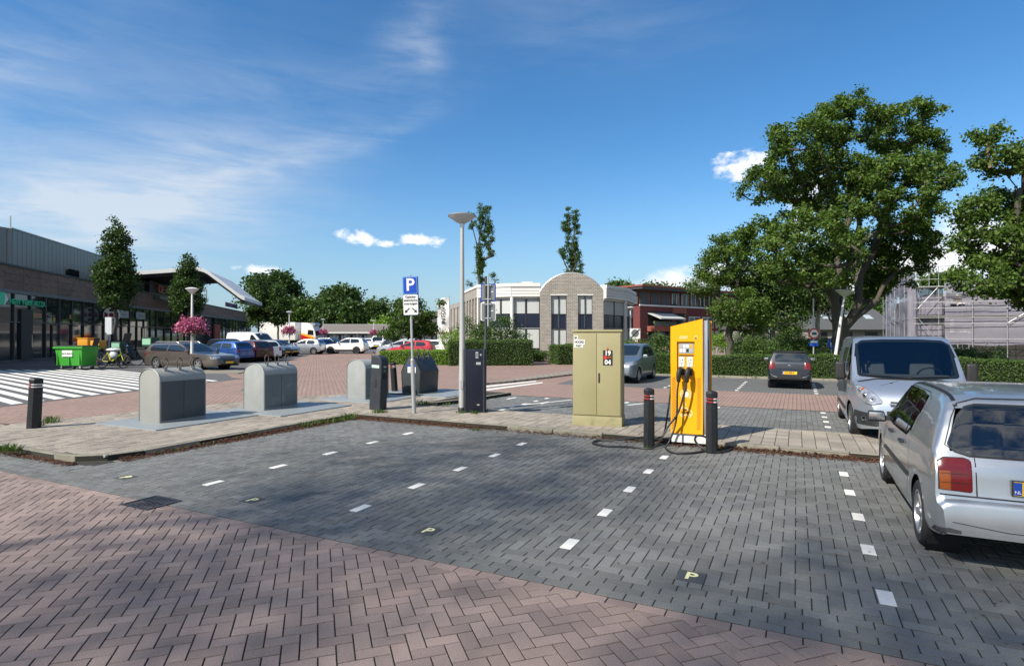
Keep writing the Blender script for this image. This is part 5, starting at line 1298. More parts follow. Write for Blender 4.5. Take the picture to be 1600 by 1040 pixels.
# ---- tall street lamp
def lamp_head(root, h, r, m):
    mb = MB(); mb.lathe([(.04, h), (.06, h + .12), (.05, h + .15)], 16); mb.build('collar', m, root, smooth=True)
    mb = MB(); mb.lathe([(.05, h + .13), (r * .5, h + .19), (r * .97, h + .30), (r, h + .32)], 32); mb.build('bowl', M['lampglass'], root, smooth=True, angle=60)
    mb = MB(); mb.lathe([(r * 1.02, h + .31), (r * 1.03, h + .33), (r * .7, h + .365), (r * .3, h + .38), (.001, h + .385)], 32); mb.build('lid', m, root, smooth=True, angle=60)
    mb = MB(); mb.lathe([(r * .55, h + .315), (r * .6, h + .29), (r * .5, h + .26), (.06, h + .24)], 24); mb.build('reflector', m, root, smooth=True)
w = G(722, 643, KZ); lp = thing('street_lamp', 'tall pale street lamp with a saucer head, just left of the black charging column', 'street lamp', w)
hL = 1.9 + (523 - 352) / FPX * w.y - KZ
mb = MB(); mb.lathe([(.078, -.05), (.078, .9), (.074, .92), (.055, hL * .6), (.044, hL)], 24); mb.build('pole', mat('lamp pole paint', (.42, .42, .4), .42, .35, var=.08), lp, smooth=True)
MB().lathe([(.092, -.02), (.094, .10), (.088, .11)], 24).build('foot_sleeve', M['black'], lp, smooth=True)
MB().bar(-.03, .03, -.092, -.086, .55, .75).build('hatch', M['galv'], lp)
lamp_head(lp, hL - .1, .33, M['alu'])
# ---- charge posts
w0 = G(577, 640, KZ); rz = R(-30)
cp = thing('charge_post', 'slim black charge post with a round socket, left of the parking sign', 'charge post', (w0.x + .19, w0.y + .08, KZ), R(-27), tilt=(0, R(3.0)))
pr = [(-.16, 0), (.16, 0), (.16, 1.13), (.12, 1.24), (.03, 1.29), (-.06, 1.29), (-.16, 1.25)]
mb = MB(); mb.prism([(a, b_) for a, b_ in [(-.165, 0), (.165, 0), (.165, 1.14), (.15, 1.22), (.10, 1.28), (.03, 1.31), (-.165, 1.31)]], -.13, .13, Matrix.Rotation(R(90), 4, 'X')); mb.build('body', M['anthracite'], cp, bevel=.02, seg=3)
MB().bar(-.13, .1, -.137, -.131, 1.02, 1.09).build('label_plate', mat('green white label', (.45, .6, .5), .5), cp)
MB().bar(-.02, .03, -.139, -.131, .56, .74).build('slot', M['ink'], cp)
mb = MB(); mb.lathe([(.001, .03), (.055, .03), (.06, .0)], 20, Matrix.Translation((.165, -.0, .82)) @ Matrix.Rotation(R(90), 4, 'Y')); mb.build('socket', M['ink'], cp, smooth=True)
MB().bar(.165, .169, -.05, .05, 1.03, 1.07).build('display', M['galv'], cp)
MB().bar(.165, .169, -.03, .03, .94, .97).build('status_light', mat('green led', (.02, .3, .1), .4), cp)
MB().sphere((.05, .0, .25), (.17, .14, .1), 12, 6)
w0 = G(742, 644, KZ)
ct = thing('charge_column', 'tall black charging column directly right of the street lamp', 'charge post', (w0.x, w0.y + .08, KZ), R(-4))
mb = MB(); mb.bar(-.22, .22, -.12, .12, 0, 1.47); mb.build('body', mat('black gloss panel', (.006, .008, .018), .35, spec=.4), ct, bevel=.012)
MB().bar(-.235, -.2, -.13, .14, 0, 1.49).build('side_fin', M['anthracite'], ct, bevel=.006)
MB().bar(.2, .235, -.13, .14, 0, 1.49).build('side_fin', M['anthracite'], ct, bevel=.006)
MB().bar(.03, .09, -.127, -.121, 1.27, 1.42).build('info_label', M['galv'], ct); MB().bar(.05, .07, -.13, -.1275, 1.3, 1.39).build('label_mark', M['ink'], ct)
MB().bar(.04, .15, -.127, -.121, 1.12, 1.18).build('name_label', M['galv'], ct)
mb = MB(); mb.lathe([(.001, .006), (.022, .006), (.024, 0)], 14, Matrix.Translation((.15, -.121, 1.35)) @ Matrix.Rotation(R(90), 4, 'X')); mb.build('card_reader', M['galv'], ct)
MB().bar(-.06, -.054, -.124, -.12, .05, 1.45).build('panel_seam', M['ink'], ct)
MB().bar(.06, .12, -.124, -.12, .17, .2).build('name_label', M['galv'], ct)
# ---- P sign
w = G(647, 645, KZ); ps = thing('parking_sign', 'blue parking sign with a white P over a white two-arrow panel', 'road sign', w, R(0), tilt=(0, R(-1.7)))
mb = MB(); mb.tube([(0, 0, 0), (0, 0, 1.22)], .048, 14); mb.tube([(0, 0, 1.22), (0, 0, 3.2)], .03, 14); mb.build('pole', M['galv'], ps, smooth=True)
MB().lathe([(.05, 1.2), (.052, 1.23), (.03, 1.26)], 14).build('sleeve', M['galv'], ps, smooth=True)
pass
def panel(parent, x0, x1, z0, z1, y, m, name, bev=.012, th=.004):
    return MB().bar(x0, x1, y - th / 2, y + th / 2, z0, z1).build(name, m, parent, bevel=min(bev, th * .4))
def rpanel(parent, w_, h_, cx, cz, y, m, name, r=.03, th=.006):
    pts = []
    for (sx, sz, a0) in ((1, 1, 0), (-1, 1, 90), (-1, -1, 180), (1, -1, 270)):
        for k in range(4):
            a = R(a0 + 30 * k); pts.append((cx + sx * (w_ / 2 - r) + r * math.cos(a), cz + sz * (h_ / 2 - r) + r * math.sin(a)))
    mb = MB(); mb.prism(pts, -th / 2, th / 2, Matrix.Translation((0, y, 0)) @ Matrix.Rotation(R(90), 4, 'X')); return mb.build(name, m, parent)
zt = 1.9 + (523 - 432) / FPX * w.y - KZ
box = MB().bar(-.17, .19, -.045, .0, zt - .9, zt).build('sign_housing', M['sign_blue'], ps, bevel=.015)
rpanel(ps, .34, .40, .0, zt - .205, -.052, M['sign_edge'], 'sign_border'); rpanel(ps, .30, .36, .0, zt - .205, -.057, M['sign_blue'], 'parking_panel', .02)
text('P', .40, M['sign_white'], ps, (.005, -.062, zt - .205), bold=.008, name='lettering')
rpanel(ps, .34, .47, .005, zt - .655, -.052, M['sign_white'], 'text_panel')
for k, t_ in enumerate(('Opladen', 'elektrische', 'voertuigen')): text(t_, .072, M['ink'], ps, (.005, -.057, zt - .475 - k * .078), bold=.0008)
for sg in (-1, 1):
    mb = MB(); a = Matrix.Translation((.005 + sg * .09, -.057, zt - .79)) @ Matrix.Rotation(R(90), 4, 'X') @ Matrix.Rotation(R(-45 if sg > 0 else -135), 4, 'Z')
    mb.prism([(-.08, -.012), (.01, -.012), (.01, -.04), (.075, 0), (.01, .04), (.01, .012), (-.08, .012)], -.001, .001, a); mb.build('arrow', M['ink'], ps)
# ---- sign seen from the back
w = G(758, 643, KZ); bs = thing('parking_sign', 'two sign panels seen from the back on a thin dark pole', 'road sign', w, tilt=(0, R(.3)))
mb = MB(); mb.tube([(0, 0, 0), (0, 0, 3.2)], .028, 12); mb.build('pole', mat('dark pole', (.06, .065, .07), .5, .3, var=.15), bs, smooth=True)
mb = MB(); mb.tube([(.06, -.03, 2.02), (.06, -.03, 3.22)], .02, 10); mb.build('bracket_tube', M['galv'], bs, smooth=True)
zt = 1.9 + (523 - 443) / FPX * w.y - KZ
for k, (dz, hh, mm) in enumerate(((0, .42, 'sign_blue'), (-.45, .43, 'sign_white'))):
    rpanel(bs, .36, hh, .06, zt - .21 + dz, .02, M[mm], 'sign_rim', .03, .02); rpanel(bs, .31, hh - .05, .06, zt - .21 + dz, .006, M['sign_back'], 'sign_back', .015, .012)
    MB().bar(-.02, .13, -.035, .0, zt - .05 + dz, zt - .02 + dz).build('clamp', M['galv'], bs)
    MB().bar(-.02, .13, -.035, .0, zt - .38 + dz, zt - .35 + dz).build('clamp', M['galv'], bs)
    MB().bar(.12, .18, -.003, .0, zt - .2 + dz, zt - .18 + dz).build('sticker', M['sign_white'], bs)
# ---- olive cabinet
M['olive'] = mat('olive coating', (.27, .245, .125), .55, var=.06, vscale=2.5, bump=.12, bscale=220, dirt=(.22, .2, .12, .4), dscale=1.7); M['olive2'] = mat('olive base', (.28, .255, .135), .75, var=.12, dirt=(.16, .17, .08, .7), dscale=4)
a, c_ = G(894, 663, KZ), G(971.5, 667, KZ); d = c_ - a; wd = d.length; rzc = math.atan2(d.y, d.x)
cab = thing('utility_cabinet', 'tall olive green utility cabinet with two doors and stickers', 'utility cabinet', (a.x, a.y, KZ), rzc)
hc = 1.9 + (523 - 515) / FPX * a.y - KZ; dp = .46
MB().bar(.0, wd, 0, dp, -.02, .19).build('plinth', M['olive2'], cab, bevel=.006)
MB().bar(.012, wd - .012, .012, dp - .012, .192, hc - .045).build('body', M['olive'], cab, bevel=.008)
MB().bar(-.008, wd + .008, -.012, dp + .01, hc - .043, hc).build('lid', M['olive'], cab, bevel=.01)
dw = (wd - .06) / 2
for k in range(2):
    x0_ = .026 + k * (dw + .008); dr = MB().bar(x0_, x0_ + dw, -.004, .014, .215, hc - .075).build('door', M['olive'], cab, bevel=.005)
    if k == 1:
        hd_ = MB().bar(x0_ + .03, x0_ + .06, -.016, -.004, .95 - KZ, 1.14 - KZ).build('handle', M['ink'], dr, bevel=.004)
        mb = MB(); mb.lathe([(.001, .006), (.014, .006), (.016, 0)], 12, Matrix.Translation((x0_ + dw - .05, -.004, hc - .12)) @ Matrix.Rotation(R(90), 4, 'X')); mb.build('lock', M['galv'], dr)
M['stk'] = mat('sticker white', (.66, .66, .62), .5)
mb = MB(); mb.bar(.04, .12, -.0075, -.005, 1.72, 1.78 + .02); mb.bar(.04, .26, -.0075, -.005, 1.62, 1.72); mb.bar(.04, .225, -.0075, -.005, 1.56, 1.62); sk = mb.build('club_sticker', M['stk'], cab)
text('IK', .07, M['ink'], sk, (.08, -.009, 1.755), bold=.002); text('NOORD', .068, M['ink'], sk, (.15, -.009, 1.67), bold=.002, sx=.75); text('FORT', .055, M['ink'], sk, (.135, -.009, 1.592), bold=.002, sx=.9)
xs_ = .026 + dw + .008 + .14
sk = MB().bar(xs_ - .015, xs_ + .175, -.0075, -.005, 1.21, 1.51).build('year_sticker', M['ink'], cab)
text('19', .13, M['stk'], sk, (xs_ + .08, -.009, 1.45), bold=.004, sx=.95); text('04', .13, M['stk'], sk, (xs_ + .08, -.009, 1.27), bold=.004, sx=.95)
mb = MB(); mb.prism([(-.04, 0), (.04, 0), (0, .07)], -.001, .001, Matrix.Translation((xs_ + .08, -.0065, 1.50)) @ Matrix.Rotation(R(90), 4, 'X')); mb.build('warning_sticker', M['amberlens'], sk)
mb = MB(); mb.lathe([(.001, .002), (.035, .002), (.036, 0)], 16, Matrix.Translation((xs_ + .03, -.0095, 1.365)) @ Matrix.Rotation(R(90), 4, 'X')); mb.build('round_sticker', M['sign_red'], sk)
MB().bar(xs_ + .07, xs_ + .15, -.0115, -.0095, 1.36, 1.39).build('arrow_sticker', M['amberlens'], sk)
MB().bar(wd - .011, wd - .008, .2, .25, 1.55, 1.63).build('side_sticker', M['sign_blue'], cab); MB().bar(wd - .011, wd - .008, .18, .25, 1.36, 1.42).build('side_sticker', M['galv'], cab)
# ---- yellow fast charger
M['yellow'] = mat('yellow coating', (.78, .335, .0), .45, var=.03, spec=.3); M['steel'] = mat('charger steel', (.34, .35, .37), .42, .55, var=.22, vscale=3, dirt=(.2, .2, .22, .5), dscale=3)
a, c_ = G(1048, 687, KZ), G(1096, 688.5, KZ); d = c_ - a; cw = d.length; cw = .528; rzc = R(-24)
ch = thing('fast_charger', 'tall yellow electric car charger with a slanted top and two black cables', 'charger', (a.x, a.y, KZ), rzc)
h1 = 1.9 + (523 - 510) / FPX * a.y - KZ; h2 = 1.9 + (523 - 498) / FPX * (a.y - .2) - KZ; dp = .55
MB().bar(.01, cw + .09, .02, dp, -.03, .125).build('plinth', mat('plinth white', (.62, .62, .6), .6, var=.12, dirt=(.3, .28, .22, .5), dscale=4), ch, bevel=.004)
def slab_x(x0, x1, z0, zl, zr, y0, y1, name, m, par, bev=.01):
    mb = MB(); V = [(x0, y0, z0), (x1, y0, z0), (x1, y1, z0), (x0, y1, z0), (x0, y0, zl), (x1, y0, zr), (x1, y1, zr), (x0, y1, zl)]
    mb.add(V, [(0, 3, 2, 1), (4, 5, 6, 7), (0, 1, 5, 4), (1, 2, 6, 5), (2, 3, 7, 6), (3, 0, 4, 7)]); return mb.build(name, m, par, bevel=bev)
slab_x(.03, cw + .075, .127, h1 - .02, h2 - .02, .03, dp - .03, 'core', M['steel'], ch, .006)
# front shell with a recess: curved lower front built as strips
nseg = 14; V = []; F = []; zs = [.13 + (h1 - .13) * k / nseg for k in range(nseg + 1)]
def fy(z): return -.02 - .028 * math.sin(math.pi * min(max((z - .13) / 1.2, 0), 1)) * -1 - .0
def shell(x0, x1, zlo, zhi_l, zhi_r, name, thick=.03, par=ch, dy=0.0, m=M['yellow']):
    n = 12; V = []; F = []
    for k in range(n + 1):
        f = k / n
        for (x, zh) in ((x0, zhi_l), (x1, zhi_r)):
            z = zlo + (zh - zlo) * f; y = fy(z) + dy; V += [(x, y, z), (x, y + thick, z)]
    for k in range(n):
        q = 4 * k; F += [(q, q + 2, q + 6, q + 4), (q + 1, q + 5, q + 7, q + 3), (q, q + 4, q + 5, q + 1), (q + 2, q + 3, q + 7, q + 6)]
    F += [(0, 1, 3, 2), (4 * n, 4 * n + 2, 4 * n + 3, 4 * n + 1)]
    mb = MB(); mb.add(V, F); return mb.build(name, m, par, smooth=True, angle=30)
rx0, rx1, rz0, rz1 = .105, cw - .13, 1.02, 1.70
hm = lambda x: h1 + (h2 - h1) * x / cw
shell(0, rx0, .13, h1, hm(rx0), 'front_shell'); shell(rx1, cw, .13, hm(rx1), h2, 'front_shell')
shell(rx0, rx1, .13, rz0, rz0, 'front_shell'); shell(rx0, rx1, rz1, hm(rx0), hm(rx1), 'front_shell')
MB().bar(rx0 - .002, rx1 + .002, .022, .03, rz0 - .002, rz1 + .002).build('recess_panel', M['yellow'], ch)
slab_x(-.0, .028, .127, h1, hm(.03), .012, dp - .12, 'side_shell', M['yellow'], ch, .004)
slab_x(cw - .005, cw + .005, .127, h2, h2, .0, dp - .03, 'side_trim', M['steel'], ch, .001) if False else None
slab_x(cw + .076, cw + .1, .127, h2 - .03, h2 - .03, dp - .06, dp, 'rear_edge', M['yellow'], ch, .004)
mb = MB(); mb.prism([(0.06, 1.78), (.12, 1.60), (.2, 1.2), (.24, .6), (.24, .15), (.30, .15), (.30, .7), (.26, 1.3), (.16, 1.7)], -.003, .003, Matrix.Translation((cw + .079, 0, 0)) @ Matrix.Rotation(R(90), 4, 'Z') @ Matrix.Rotation(R(90), 4, 'X')); mb.build('side_groove', M['ink'], ch)
slab_x(-.004, cw + .08, h1, h1 + .012, h1 + .012, .0, .001, 'x', M['yellow'], ch, 0) if False else None
# recess contents
sp1 = MB().bar(rx0 + .03, rx1 - .02, .012, .021, 1.50, 1.67).build('screen', mat('screen', (.3, .33, .32), .15, spec=.7), ch)
for r_ in range(2):
    for q in range(4):
        x = rx0 + .045 + q * (rx1 - rx0 - .08) / 4; mm = ('galv', 'stk', 'stk', 'yellow')[q] if r_ == 1 else ('stk', 'stk', 'ink', 'galv')[q]
        MB().bar(x, x + .042, .008, .0115, 1.52 + r_ * .073, 1.575 + r_ * .073).build('screen_tile', M[mm], sp1)
MB().bar(rx0 + .03, rx1 - .02, .014, .021, 1.455, 1.475).build('card_slot', M['ink'], ch)
M['grey_l'] = mat('pale label', (.6, .6, .56), .5)
for k in range(2):
    x = rx0 + .028 + k * (.135); lb = MB().bar(x, x + .095, .012, .021, 1.27, 1.44).build('socket_label', M['grey_l'], ch)
    for (dx, dz, s_) in ((.02, .1, .012), (.055, .105, .018), (.035, .03, .014)): MB().bar(x + dx, x + dx + s_, .009, .0115, 1.27 + dz, 1.27 + dz + s_).build('label_mark', M['ink'], lb)
    MB().bar(x + .025, x + .07, .009, .0115, 1.335, 1.341).build('label_mark', M['ink'], lb)
    xh = x + .05
    o = MB().box((xh, -.02, 1.19), (.09, .10, .12)).build('plug_holster', M['ink'], ch, bevel=.02, seg=3)
    pts = catmull([(xh - .005, -.06, 1.24), (xh - .02, -.13, 1.215), (xh - .03, -.15, 1.12), (xh - .03, -.145, 1.02)], 5)
    mb = MB(); mb.tube(pts, [.032 + .01 * math.sin(i / (len(pts) - 1) * 3.14) for i in range(len(pts))], 10); mb.build('plug', M['ink'], ch, smooth=True)
# vents
for (x0_, x1_) in ((.02, .085), (cw - .095, cw - .03)):
    mb = MB()
    for k in range(34):
        z = .2 + k * .026; y = fy(z) - .0015; s_ = .008
        mb.add([(x0_, y, z), (x1_, fy(z + .03) - .0015, z + .03), (x1_, fy(z + .03) - .0015, z + .03 + s_), (x0_, y, z + s_)], [(0, 1, 2, 3)])
    o = mb.build('vent_slots', M['ink'], ch); o['kind'] = 'stuff'
# sun, lead and car
M['mark'] = mat('pale print', (.86, .78, .55), .5)
sx_, sz_ = cw * .47, .80
mb = MB(); pts = [(sx_ + .052 * math.cos(t * math.pi / 12), fy(sz_) - .004, sz_ + .052 * math.sin(t * math.pi / 12)) for t in range(24)]
pts = [(p[0], fy(p[2]) - .0025, p[2]) for p in pts]; mb.add(pts, [tuple(range(24))]); lg = mb.build('sun_emblem', M['mark'], ch)
for t in range(24):
    if 15 <= t <= 20: continue
    a_ = t * math.pi / 12; r0, r1 = .068, .098; ca, sa = math.cos(a_), math.sin(a_); wv = .0035; q = []
    for rr_ in (r0, r1):
        for sg in (-1, 1): x_, z_ = sx_ + rr_ * ca - sg * wv * sa, sz_ + rr_ * sa + sg * wv * ca; q.append((x_, fy(z_) - .0025, z_))
    MB().add(q, [(0, 1, 3, 2)]).build('sun_ray', M['mark'], lg)
def ribbon(pts, wv, name, m, par, eps=.0025):
    mb = MB(); P = [Vector((p[0], 0, p[1])) for p in pts]; V = []; F = []
    for i, p in enumerate(P):
        d_ = (P[min(i + 1, len(P) - 1)] - P[max(i - 1, 0)]).normalized(); n_ = Vector((-d_.z, 0, d_.x)) * wv / 2
        for sg in (-1, 1): v = p + n_ * sg; V.append((v.x, fy(v.z) - eps, v.z))
    for i in range(len(P) - 1): F.append((2 * i, 2 * i + 1, 2 * i + 3, 2 * i + 2))
    mb.add(V, F); return mb.build(name, m, par)
ribbon([(sx_ - .015, .75), (sx_ - .02, .69), (sx_ - .03, .66), (sx_ + .005, .625), (sx_ - .02, .60), (sx_ - .09, .56), (sx_ - .11, .51)], .007, 'lead_emblem', M['mark'], lg)
co = [(p.x, p.z) for p in catmull([(sx_ - .105, 0, .45), (sx_ - .11, 0, .50), (sx_ - .06, 0, .56), (sx_, 0, .565), (sx_ + .05, 0, .535), (sx_ + .1, 0, .51), (sx_ + .105, 0, .455), (sx_ + .075, 0, .448)], 4)]
ribbon(co, .008, 'car_emblem', M['mark'], lg); ribbon([(sx_ - .03, .445), (sx_ + .035, .445)], .008, 'car_emblem', M['mark'], lg)
for x_ in (sx_ - .06, sx_ + .06): ribbon([(x_ + .022 * math.cos(t * math.pi / 8), .44 + .022 * math.sin(t * math.pi / 8)) for t in range(17)], .008, 'car_emblem', M['mark'], lg)
text('OP', .045, M['ink'], lg, (sx_ - .01, fy(.53) - .003, .53), bold=.002); text('LADEN', .045, M['ink'], lg, (sx_ - .005, fy(.49) - .003, .488), bold=.002, sx=.9)
text('AMSTERDAM', .022, M['mark'], ch, (rx0 + .115, fy(1.77) - .002, 1.785), bold=.0005); text('METROPOOL', .022, M['mark'], ch, (rx0 + .11, fy(1.75) - .002, 1.757), bold=.0005)
rp = [(.33 + .03 * math.cos(R(a_)), 1.77 + .035 * math.sin(R(a_))) for a_ in range(90, 451, 60)]; ribbon([(x_ + cw - .44, z_) for x_, z_ in rp], .004, 'hexagon_emblem', M['mark'], ch)
text('MRA', .022, M['ink'], ch, (cw - .11, fy(1.76) - .002, 1.755), bold=.002)
# cables (world coordinates)
inv = Matrix.Translation((a.x, a.y, KZ)) @ Matrix.Rotation(rzc, 4, 'Z')
def cw_(x, y, z): return inv @ Vector((x, y, z))
M['cable'] = mat('cable rubber', (.016, .017, .018), .5, var=.25, vscale=20)
xh0, xh1 = rx0 + .078 - .03, rx0 + .213 - .03
g = lambda px, py, z=.025: G(px, py, z)
cab1 = [cw_(xh0, -.145, 1.03), cw_(xh0 - .02, -.16, .85), cw_(xh0 - .03, -.16, .45), cw_(xh0 - .07, -.2, .22), cw_(xh0 - .12, -.36, .05 - KZ + .08), g(1040, 699), g(1050, 706), g(1075, 707.5), g(1100, 704), g(1115, 698, .1), g(1105, 684, .2), g(1090, 680, .28), g(1086, 688, .16), g(1098, 700, .05), g(1120, 706), g(1138, 703), g(1143, 698), g(1135, 693), g(1122, 694), g(1118, 700)]
cab2 = [cw_(xh1, -.145, 1.03), cw_(xh1 - .04, -.17, .85), cw_(xh1 - .14, -.18, .5), cw_(-.02, -.2, .25), cw_(-.12, -.3, .05), g(1018, 700), g(985, 697.5), g(950, 696.5), g(930, 693), g(926, 690.5), g(936, 687.5), g(960, 687, .05), g(990, 684, .09), cw_(-.35, .05, .03), cw_(-.14, .02, .06), cw_(-.07, .06, .4), cw_(-.01, .1, .9), cw_(.0, .12, 1.1)]
for k, (pts, lb) in enumerate(((cab1, 'right'), (cab2, 'left'))):
    P = catmull(pts, 7)
    mb = MB(); mb.tube(P, .0165, 8); o = mb.build('charging_cable', M['cable'], None, smooth=True, angle=80)
    o.parent = ch; o.matrix_parent_inverse = Matrix.Identity(4)
    o.matrix_local = inv.inverted()
# ================================================================ vehicles
M['carglass'] = mat('car glass', (.012, .018, .022), .03, spec=1.0)
def panemat():
    m = bpy.data.materials.new('car pane'); m.use_nodes = True; t = m.node_tree; q = NB(t); out = t.nodes['Material Output']; t.nodes.remove(t.nodes['Principled BSDF'])
    tr = q.n('ShaderNodeBsdfTransparent'); tr.inputs[0].default_value = (.66, .74, .73, 1); gl = q.n('ShaderNodeBsdfGlossy'); gl.inputs['Roughness'].default_value = .015
    gl.inputs[0].default_value = (.95, .97, 1, 1); fr = q.n('ShaderNodeFresnel'); fr.inputs[0].default_value = 1.95; mx = q.n('ShaderNodeMixShader')
    t.links.new(fr.outputs[0], mx.inputs[0]); t.links.new(tr.outputs[0], mx.inputs[1]); t.links.new(gl.outputs[0], mx.inputs[2]); t.links.new(mx.outputs[0], out.inputs[0]); return m
M['pane'] = panemat()
M['carblack'] = mat('underbody', (.008, .008, .009), .9)
M['trim'] = mat('car trim', (.02, .021, .023), .5)
M['redlens'] = mat('red lens', (.13, .002, .005), .2, coat=.25)
M['amberlens'] = mat('amber lens', (.28, .065, .006), .2, coat=.2)
M['clearlens'] = mat('clear lens', (.4, .42, .45), .12, .6, coat=.8, var=.75, vscale=14)
M['plate_y'] = mat('yellow plate', (.78, .46, .02), .45)
M['plate_b'] = mat('plate blue', (.01, .06, .35), .4)
M['ink'] = mat('black print', (.01, .01, .01), .6)
def paint(name, col, metal=.55, rough=.3):
    if name in MATS: return MATS[name]
    m = bpy.data.materials.new(name); m.use_nodes = True; t = m.node_tree; q = NB(t); p = t.nodes['Principled BSDF']
    p.inputs['Base Color'].default_value = (*col, 1); p.inputs['Metallic'].default_value = metal; p.inputs['Roughness'].default_value = rough + .06
    p.inputs['Coat Weight'].default_value = .9; p.inputs['Coat Roughness'].default_value = .04
    gi = q.n('ShaderNodeNewGeometry'); dk_ = q.n('ShaderNodeBsdfDiffuse'); dk_.inputs[0].default_value = (.05, .05, .052, 1)
    mx = q.n('ShaderNodeMixShader'); t.links.new(gi.outputs['Backfacing'], mx.inputs[0]); t.links.new(p.outputs[0], mx.inputs[1]); t.links.new(dk_.outputs[0], mx.inputs[2])
    t.links.new(mx.outputs[0], t.nodes['Material Output'].inputs[0]); MATS[name] = m; return m
def smoothpoly(P, n=2):
    for _ in range(n):
        Q = [P[0]]
        for i in range(len(P) - 1):
            a, c = P[i], P[i + 1]
            if i > 0: Q.append((a[0] * .75 + c[0] * .25, a[1] * .75 + c[1] * .25))
            if i < len(P) - 2: Q.append((a[0] * .25 + c[0] * .75, a[1] * .25 + c[1] * .75))
        Q.append(P[-1]); P = Q
    return P
def interp(P, x):
    if x <= P[0][0]: return P[0][1]
    for i in range(len(P) - 1):
        if P[i][0] <= x <= P[i + 1][0]:
            d = P[i + 1][0] - P[i][0]; return P[i][1] if d < 1e-9 else P[i][1] + (P[i + 1][1] - P[i][1]) * (x - P[i][0]) / d
    return P[-1][1]
class Car:
    def __init__(s, name, label, cat, loc, rz, sp, body, group=None, scale=1.0, detail=2, wheelmat='rim'):
        s.sp = sp; s.root = thing(name, label, cat, loc, rz, group); s.root.scale = (scale,) * 3
        s.bodym = body; s.detail = detail; L0, L1 = sp['x0'], sp['x1']; s.L0, s.L1 = L0, L1
        top = smoothpoly(sp['top'], sp.get('sm', 2)); W_ = smoothpoly(sp['plan'], 2); low = smoothpoly(sp['low'], 1); R_ = sp['roof_w']; rz_ = sp['roof_z']
        wz, wr, ra = sp['wr'], sp['wr'], sp['wr'] + sp.get('gap', .055); wb = sp['wheels']
        step = .036 if detail > 2 else .06 if detail > 1 else .13
        xs = set()
        for i in range(len(top) - 1):
            a, c = top[i], top[i + 1]; d = math.hypot(c[0] - a[0], c[1] - a[1]); n = max(1, int(d / step))
            for k in range(n): xs.add(round(a[0] + (c[0] - a[0]) * k / n, 4))
        xs.add(round(top[-1][0], 4))
        for w in wb:
            for k in range(-14 if detail > 1 else -7, 15 if detail > 1 else 8):
                t = k / (14 if detail > 1 else 7); xs.add(round(w + ra * math.sin(t * math.pi / 2), 4))
        xs = sorted(x for x in xs if L0 <= x <= L1)
        ys = [xs[0]]
        for x in xs[1:]:
            if x - ys[-1] > .004: ys.append(x)
        xs = ys
        def g(z): return interp(sp.get('g', [(.15, .94), (.3, .985), (.5, 1.0), (.7, .995), (.95, .955), (1.2, .92)]), z)
        def section(x):
            zt = interp(top, x); zb = interp(low, x)
            for w in wb:
                if abs(x - w) < ra: zb = max(zb, wz + math.sqrt(max(ra * ra - (x - w) ** 2, 0)) * 1.0)
            wy = interp(W_, x); bz = interp(sp['belt'], x); P = []
            k = min(max((zt - bz) / .10, 0), 1); zbe = min(bz, zt - .05); zbe = max(zbe, zb + .03)
            for h in (0, .12, .3, .5, .68, .84, .94, 1.0):
                z = zb + (zbe - zb) * h; P.append((wy * g(z) * (.985 if h == 0 else 1), z))
            yb = wy * g(zbe)
            zr_h, yr_h = zt - .022, yb * .955
            zr_g = max(zt - .045, zbe + .01); q = min(max((zr_g - bz) / (rz_ - .045 - bz), 0), 1.05); yr_g = yb + (R_ * wy / max(interp(W_, 0), .1) - yb) * q
            zr = zr_h + (zr_g - zr_h) * k; yr = yr_h + (yr_g - yr_h) * k
            for h in (.12, .5, .88, 1.0): P.append((yb + (yr - yb) * h + (.012 * math.sin(h * math.pi) if k > .5 else 0), zbe + (zr - zbe) * h))
            cr = zt - zr
            for h, zz in ((.955, .42), (.88, .68), (.7, .86), (.4, .97), (0, 1.0)): P.append((yr * h, zr + cr * zz))
            return P
        rings = []
        for x in xs: rings.append([(x, y, z) for (y, z) in section(x)])
        n = len(rings[0]); V = []; F = []
        for r in rings:
            V += r; V += [(x, -y, z) for (x, y, z) in r[:-1]]
        m_ = 2 * n - 1
        for i in range(len(rings) - 1):
            for j in range(n - 1):
                a, c = i * m_ + j, i * m_ + j + 1; d, e = a + m_, c + m_
                F.append((a, c, e, d))
                a2 = i * m_ + n + j; c2 = i * m_ + (n + j + 1 if j + 1 < n - 1 else n - 1)
                F.append((a2, a2 + m_, c2 + m_, c2))
        for i in (0, len(rings) - 1):
            q = list(range(i * m_, i * m_ + n)) + [i * m_ + n + j for j in range(n - 2, -1, -1)]
            F.append(tuple(q))
        mb = MB(); mb.v = V; mb.f = F
        s.body = mb.build('body', body, s.root, smooth=True, angle=42)
        s.body.data.materials[0] = body
        bm = bmesh.new(); bm.from_mesh(s.body.data); s.bvh = BVHTree.FromBMesh(bm); bm.free()
        zl = min(p[1] for p in low)
        MB().box(((L0 + L1) / 2, 0, zl + .17), ((L1 - L0) * .86, min(2 * interp(W_, 0) - .42, 1.5), .3)).build('underbody', M['carblack'], s.root)
        for w in wb:
            MB().box((w, 0, wr + .1), (2 * ra, 2 * interp(W_, w) * .9, 2 * ra - .06)).build('wheel_well', M['carblack'], s.root) if False else None
            for sd in (-1, 1):
                mbw = MB(); yy = interp(W_, w)
                mbw.lathe([(ra + .004, -.13), (ra + .004, .12), (.02, .12)], 20, Matrix.Translation((w, sd * (yy - .17), wz)) @ Matrix.Rotation(R(90 * sd), 4, 'X'))
                mbw.build('wheel_well', M['carblack'], s.root)
        # wheels
        ww = sp.get('ww', .19); rr = sp.get('rim', .19)
        proto = None
